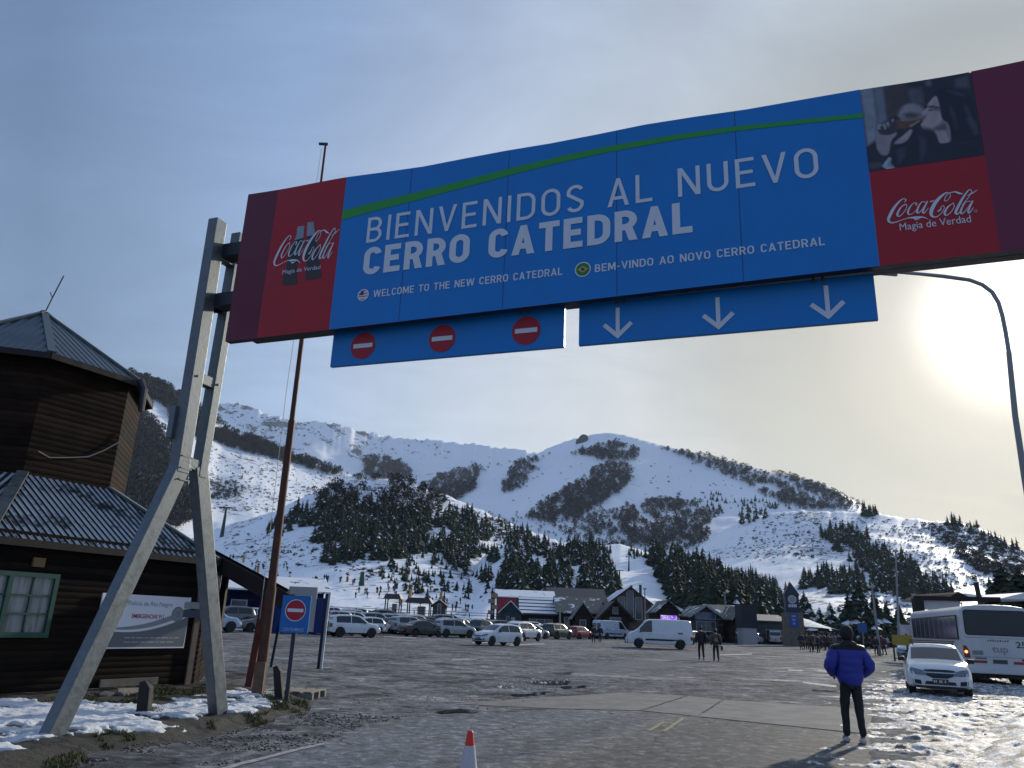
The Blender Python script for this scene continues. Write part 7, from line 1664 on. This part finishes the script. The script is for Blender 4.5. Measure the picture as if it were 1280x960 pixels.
house('glazed_lodge', 'lodge with a blue glazed gable and a snow streaked roof behind the two walking men', 'lodge', 866, 897, 768, 757.5, 116, 9, False, WG, RH, .8, windows=(('window', .1, .9, 3.1, 4.0, mat('blue band glass', (.05, .11, .2), .1)), ('window', .12, .88, .6, 2.8, WIN)), snow_edge=True)
house('low_lodge', 'low lodge with a grey roof between the blue glazed gable and the dark block', 'lodge', 893, 928, 771, 758, 121, 10, True, WBR, RH, .5, windows=(('window', .1, .4, .7, 2.4, WIN), ('window', .55, .9, .7, 2.4, mat('bluish window', (.1, .14, .2), .1))))
house('tall_gable', 'narrow dark gable beside the blank dark block', 'lodge', 918, 930, 768, 759, 113, 6, False, WD, RH, .6, windows=(('window', .2, .8, .6, 2.5, WIN),), snow_edge=True)
r = thing('dark_block', 'tall blank dark block over a pale doorway left of the long grey shed', 'kiosk', (*at(937, 780, 108)[:2], 0)); mb = MB(); mb.box((0, 1.5, 3.6), (2.1, 3, 3.0)); mb.build('box', CL['charcoal'], r); mb = MB(); mb.box((0, 1.5, 1.05), (1.9, 2.8, 2.1)); mb.build('base', TRIM, r)
house('long_shed', 'long low grey shed left of the clock tower', 'shed', 945, 984, 777, 770, 118, 10, True, WG, RG_, .4, windows=(('window', .3, .8, .8, 2.0, WIN),))
# clock tower
cpos = at(991, 780, 108); tw_ = thing('clock_tower', 'slim tower with a dark spire, round white emblem and blue banner on a stone base', 'tower', (cpos[0], cpos[1], 0), R(-12))
zT = lambda y: float(at(991, y, 108)[2])
mb = MB(); mb.box((0, 0, zT(766)/2-.2), (2.5, 2.5, zT(766)+.4)); mb.build('base', ST, tw_, bevel=.04)
mb = MB(); mb.box((0, 0, (zT(766)+zT(744))/2), (1.75, 1.75, zT(744)-zT(766))); mb.build('shaft', mat('navy tower panel', (.012, .022, .065), .5, var=.2), tw_)
mb = MB(); h0 = zT(744); h1 = zT(727.5); mb.add([(-1, -1, h0), (1, -1, h0), (1, 1, h0), (-1, 1, h0), (0, 0, h1)], [(0, 1, 4), (1, 2, 4), (2, 3, 4), (3, 0, 4), (3, 2, 1, 0)]); mb.build('spire', mat('dark spire', (.016, .022, .035), .6), tw_)
mb = MB(); mb.lathe([(.55, 0), (.55, .06)], 24, (0, -.94, zT(749.5)), axis='y'); em = mb.build('emblem', mat('emblem white', (.42, .44, .46), .5), tw_); mb = MB(); mb.lathe([(.4, 0), (.4, .02)], 20, (0, -.96, zT(749.5)), axis='y'); mb.build('emblem_ring', mat('emblem grey', (.3, .3, .27), .5), em)
mb = MB(); 
for k in range(5): mb.box((-.44+k*.22, -.9, zT(757.5)), (.15, .06, .38))
mb.build('lettering', WHITE, tw_)
mb = MB(); mb.box((0, -1.28, (zT(768)+zT(784))/2), (1.05, .06, zT(768)-zT(784))); bn_ = mb.build('banner', mat('blue banner', (.02, .06, .3), .5), tw_)
mb = MB()
for k in range(3): mb.box((0, -1.33, zT(770.5+k*4.5)), (.55-.1*k, .03, .25))
mb.build('banner_mark', mat('pale banner mark', (.2, .3, .55), .5), bn_)
# ribbed white roof
c = at(1022, 785, 118); rb = thing('ribbed_hall', 'low hall under a white ribbed roof sloping down to the right of the clock tower', 'hall', (c[0], c[1], 0)); mb = MB(); zq = lambda y: float(at(1022, y, 118)[2]); sc3 = 118/FPX*1.05
prof_ = [(-19, zq(771)), (-8, zq(772)), (4, zq(775)), (14, zq(779.5)), (22, zq(784))]
n_ = 6
for k in range(n_):
    t0_, t1_ = k/n_, (k+.72)/n_; pts = []
    def edge(t): 
        s = -19*sc3+t*2*sc3; return [((u*sc3)+t*7*sc3*0, -2+6*(1-t), z+.0-(t)*(z-zq(787.5))*.8) for u, z in prof_]
    a, b_ = edge(t0_), edge(t1_); vs = a+b_; m5 = len(a); mb.add(vs, [(i, i+1, m5+i+1, m5+i) for i in range(m5-1)])
mb.build('snow_band', SNW, rb); mb = MB()
a, b_ = edge(0), edge(1); vs = [(x, y+.05, z-.12) for x, y, z in a]+[(x, y+.05, z-.12) for x, y, z in b_]; mb.add(vs, [(i, i+1, m5+i+1, m5+i) for i in range(m5-1)]); mb.build('roof', mat('dark rib roof', (.05, .055, .06), .6), rb)
mb = MB(); mb.box((-.2, 3.2, .7), (36*sc3, 5, 2.0)); mb.build('wall', WD, rb)
# lift shelters
def shelter(x0, x1, yt, yb, D, lab, hut=False):
    a, b_ = at(x0, yt, D), at(x1, yt, D); z0 = float(at((x0+x1)/2, yb, D)[2]); z1 = float(a[2]); w = float(b_[0]-a[0]); o = thing('lift_shelter', lab, 'shelter', ((a[0]+b_[0])/2, D, z0)); h = z1-z0
    for sx in (-1, 1):
        for y in (0, 2.5): mb = MB(); mb.box((sx*w*.44, y, h/2-2), (.16, .16, h+4)); mb.build('post', BLK, o)
    mb = MB(); mb.prism([(-w*.55, h), (w*.55, h), (w*.42, h+.7), (-w*.42, h+.7)], lambda u, v, t: (u, t, v), -.6, 3.1); mb.build('roof', mat('shelter roof', (.05, .055, .065), .6), o)
    mb = MB(); mb.box((w*.1, 1.2, .4), (w*.3, 1.2, 1.4)); mb.build('machine', mat('lift machine grey', (.16, .17, .18), .5), o); return o
shelter(508, 539, 753, 768, 112, 'open lift shelter with a dark roof on thin posts at the foot of the slope'); shelter(481, 501, 748, 764, 120, 'small lift shelter left of the open dark roofed one')
house('lift_hut', 'small dark operator hut with an arched roof right of the open lift shelter', 'hut', 541, 557, 757, 751, 108, 3, False, WG, RD, .3, windows=(('window', .4, .65, 2.2, 3.6, WIN),), base=-.3)
# dark fence line and lift queue rails in front of the slope
fa, fb = at(420, 762, 96), at(640, 771, 104); f = thing('rail_fence', 'thin dark rail fence along the foot of the ski slope', 'fence', (fa[0], fa[1], 0), math.atan2(fb[1]-fa[1], fb[0]-fa[0])); Lf = float(np.hypot(*(fb-fa)[:2])); zf_ = float(fa[2])
for k in range(int(Lf/2.4)+1): mb = MB(); mb.box((k*2.4, 0, zf_/2), (.09, .09, zf_+.6)); mb.build('post', BLK, f)
for z in (.3, 0, -.35): mb = MB(); mb.box((Lf/2, 0, zf_+z), (Lf, .05, .06)); mb.build('rail', BLK, f)
mb = MB(); mb.box((Lf/2, .12, zf_/2-.3), (Lf, .06, max(.5, zf_-.2))); mb.build('board', mat('dark board fence', (.045, .05, .06), .7, var=.4, vscale=1.5), f)
# padded lift masts on the slope
YEL = mat('ochre pads', (.42, .22, .04), .6); pads = ((304, 703, 690), (322, 717, 704), (361, 730, 714), (434, 727, 717), (513, 746, 731), (551, 749, 735))
for i, (x, y, yt) in enumerate(pads):
    h = hit('foothill', x, y)
    if h is None: continue
    Dm = math.hypot(h[0], h[1]); hg = zat(x, yt, Dm)-h[2]
    o = thing('padded_mast', 'ochre padded mast on the nursery slope, %s' % ('uppermost, left of the rusty pole', 'second from the top, left of the rusty pole', 'right of the rusty pole above the grey panel', 'pale, above the queue right of the pole', 'left one of the two above the lift shelter', 'right one of the two above the lift shelter')[i], 'lift mast', h, 0, 'padded masts on the nursery slope')
    mb = MB(); mb.tube([(0, 0, -.3), (0, 0, hg*.62)], .42, 8); mb.build('pad', YEL, o); mb = MB(); mb.tube([(0, 0, hg*.5), (0, 0, hg)], .12, 6); mb.box((0, 0, hg*.9), (.9, .5, .5)); mb.build('head', BLK, o)
h = hit('foothill', 452, 732) or (0, 200, 5); o = thing('padded_post', 'slim dark green padded post among the skiers on the nursery slope', 'lift mast', h); mb = MB(); mb.prism([(-.9, -.3), (.9, -.3), (.55, 4.2), (-.55, 4.2)], lambda u, v, t: (u, t, v), -.6, .6); mb.build('pad', mat('dark green pad', (.01, .06, .045), .6), o); mb = MB(); mb.tube([(0, 0, 4.1), (0, 0, 5.6)], .1, 6); mb.build('mast', BLK, o)
pp_ = at(615.5, 768, 112); o = thing('tan_mast', 'tan padded tall mast left of the red board hall', 'lift mast', (pp_[0], pp_[1], 0)); hg = float(at(615.5, 740, 112)[2]); mb = MB(); mb.tube([(0, 0, -.2), (0, 0, hg)], .3, 8); mb.build('mast', BLK, o)
for k in range(4): mb = MB(); mb.box(((-1)**k*.25, -.1, hg-.5-k*.75), (.8, .5, .55)); mb.build('pad', mat('tan pads', (.3, .2, .13), .7), o)
# chairlift towers
GRN = mat('dark green steel', (.02, .035, .035), .6)
for i, (hn, x, y, yt, lab) in enumerate((('foothill', 277, 671, 634, 'tall dark chairlift pylon on the white slope between the gantry leg and the rusty pole'), ('ski_run', 786, 714, 696, 'upper chairlift pylon on the groomed run above the lodges'), ('ski_run', 774, 735, 713, 'lower chairlift pylon on the groomed run above the lodges'), ('foothill', 655, 678, 664, 'small chairlift pylon among the pines above the lodges'), ('foothill', 613, 660, 648, 'far small chairlift pylon on the ridge of the foothill'),
        ('right_hill', 1117, 746, 730, 'dark chairlift pylon on the slope right of the thin lamp masts'), ('right_hill', 1016, 688, 680, 'tiny pylon on the open snow field of the right hill'), ('right_hill', 969, 664, 657, 'tiny upper pylon on the snow field of the right hill'))):
    h = hit(hn, x, y)
    if h is None: continue
    D = math.hypot(h[0], h[1]); hg = zat(x+1, yt, D)-h[2]; o = thing('lift_pylon', lab, 'pylon', h, 0, 'chairlift pylons'); k = hg/12
    mb = MB(); mb.tube([(0, 0, -.5), (.02*hg, 0, hg)], [.85*k, .42*k], 8); mb.build('mast', GRN, o); mb = MB(); mb.box((.02*hg, 0, hg), (5.2*k, .5*k, .45*k)); mb.build('crossarm', GRN, o)
    for sx in (-1, 1): mb = MB(); mb.box((.02*hg+sx*2.4*k, 0, hg-.35*k), (.35*k, 2.6*k, .35*k)); mb.build('roller_bank', BLK, o)
# lamp masts
for x, y, xt, yt, D, lab in ((1122.5, 800, 1119.5, 690, 78, 'straight tall grey lamp mast right of the person in the blue jacket'), (1098.5, 800, 1090, 735, 72, 'leaning thin lamp mast left of the straight tall one'), (806.5, 775, 806, 737, 112, 'thin pale mast in front of the big glazed gable lodge'), (907, 775, 906, 742, 118, 'thin grey mast behind the blue glazed lodge'), (700, 790, 700, 757, 100, 'short thin mast among the parked cars before the striped roof')):
    p0, p1 = at(x, y, D), at(xt, yt, D); o = thing('lamp_mast', lab, 'lamp mast', (p0[0], p0[1], 0)); t = p1-np.array([p0[0], p0[1], 0]); mb = MB(); mb.tube([(0, 0, -.2), tuple(t*.5), tuple(t)], [.13, .10, .075], 10); mb.build('pole', LG, o, smooth=True); mb = MB(); mb.box((float(t[0]), 0, float(t[2])+.1), (.45, .3, .22)); mb.build('lamp_head', TRIM, o, bevel=.03)
# right side: timber hall behind the bus, banner fence
p = at(1222, 780, 48); r = thing('timber_hall', 'dark timber hall with a flat fascia and snow patches on its roof behind the bus', 'hall', (p[0], 48, 0))
zr_ = lambda x, y, D=48: float(at(x, y, D)[2]); xr_ = lambda x, D=48: float(at(x, 770, D)[0]-p[0])
mb = MB(); mb.box((xr_(1149), 0, zr_(1149, 748)/2), (.5, .5, zr_(1149, 748))); mb.build('post', TIMBER, r)
mb = MB(); mb.bar((xr_(1146), 0, zr_(1146, 747.5)), (xr_(1252), 0, zr_(1252, 749.5)), .3, .26); mb.build('fascia', TIMBER, r)
mb = MB(); mb.box(((xr_(1163)+xr_(1300))/2, .9, 1.5), (xr_(1300)-xr_(1163), .6, 3.0)); mb.build('wall', WBR, r)
mb = MB(); mb.add([(xr_(1153), .2, zr_(1153, 749)), (xr_(1205), .2, zr_(1205, 752)), (xr_(1205), .4, zr_(1205, 762)), (xr_(1158), .4, zr_(1158, 762))], [(0, 1, 2, 3)]); mb.build('snow_sheet', SNW, r)
mb = MB(); mb.prism([(xr_(1182, 54), zr_(1182, 750, 54)), (xr_(1224, 54), zr_(1224, 751, 54)), (xr_(1202, 54), zr_(1202, 740, 54))], lambda u, v, t: (u, t, v), 6, 12); mb.build('gable', WBR, r)
mb = MB(); mb.prism([(xr_(1212, 56), zr_(1212, 742, 56)), (xr_(1262, 56), zr_(1262, 748, 56)), (xr_(1262, 56), zr_(1262, 750, 56)), (xr_(1212, 56), zr_(1212, 750, 56))], lambda u, v, t: (u, t, v), 8, 13); mb.build('snow_roof', SNW, r)
mb = MB(); mb.prism([(xr_(1250, 52), zr_(1250, 749, 52)), (xr_(1285, 52), zr_(1285, 741, 52)), (xr_(1320, 52), zr_(1320, 743, 52)), (xr_(1320, 52), zr_(1320, 750, 52))], lambda u, v, t: (u, t, v), 4, 9); mb.build('snow_roof', SNW, r)
mb = MB(); a = (xr_(1229, 52), 4, zr_(1229, 750, 52)); mb.bar((a[0], 4, a[2]-1), (xr_(1225.5, 52), 4, zr_(1225.5, 728, 52)), .22, .22, (0, 1, 0)); mb.build('stovepipe', BLK, r)
a, b_ = at(1115, 795, 58), at(1150, 796, 56); f = thing('yellow_banner', 'yellow banner fence under a white sign board right of the lamp masts', 'banner', (a[0], a[1], 0), math.atan2(b_[1]-a[1], b_[0]-a[0])); Lf = float(np.hypot(*(b_-a)[:2]))
mb = MB(); mb.box((Lf/2, 0, float(at(1130, 800, 57)[2])), (Lf, .06, .68)); mb.build('cloth', mat('yellow banner cloth', (.34, .25, .03), .7, var=.2), f)
for k in range(3): mb = MB(); mb.box((Lf*k/2, .05, .9), (.09, .09, 2.0)); mb.build('post', BLK, f)
mb = MB(); mb.box((Lf*.55, .6, float(at(1130, 789, 57)[2])), (Lf*.85, .08, .9)); mb.build('sign_board', mat('pale sign board', (.42, .4, .46), .6, var=.3, vscale=3), f)
c = at(1078, 785, 82); o = thing('blue_road_sign', 'small blue square road sign behind the head of the crowd', 'sign', (c[0], c[1], 0)); mb = MB(); mb.box((0, 0, float(c[2])), (.9, .05, .9)); mb.build('plate', mat('road sign blue', (.015, .08, .24), .5), o); mb = MB(); mb.tube([(0, .04, 0), (0, .04, float(c[2]))], .04, 6); mb.build('post', LG, o)
# ------------------------------------------------------------------ haze (after everything it holds)
def build_haze():
    hz = MB(); hz.box((0, 1400, 449), (6000, 4600, 902))
    M = bpy.data.materials.new('haze air'); M.use_nodes = True; MATS['haze air'] = M
    N, L = NG(M.node_tree); out = N('ShaderNodeOutputMaterial'); v = N('ShaderNodeVolumePrincipled')
    v.inputs['Color'].default_value = (.72, .84, 1.0, 1); v.inputs['Density'].default_value = HAZE; v.inputs['Anisotropy'].default_value = .0
    L(v.outputs[0], out.inputs['Volume'])
    tag(hz.build('haze', M), kind='stuff')
HAZE = 5.5e-5
build_haze()
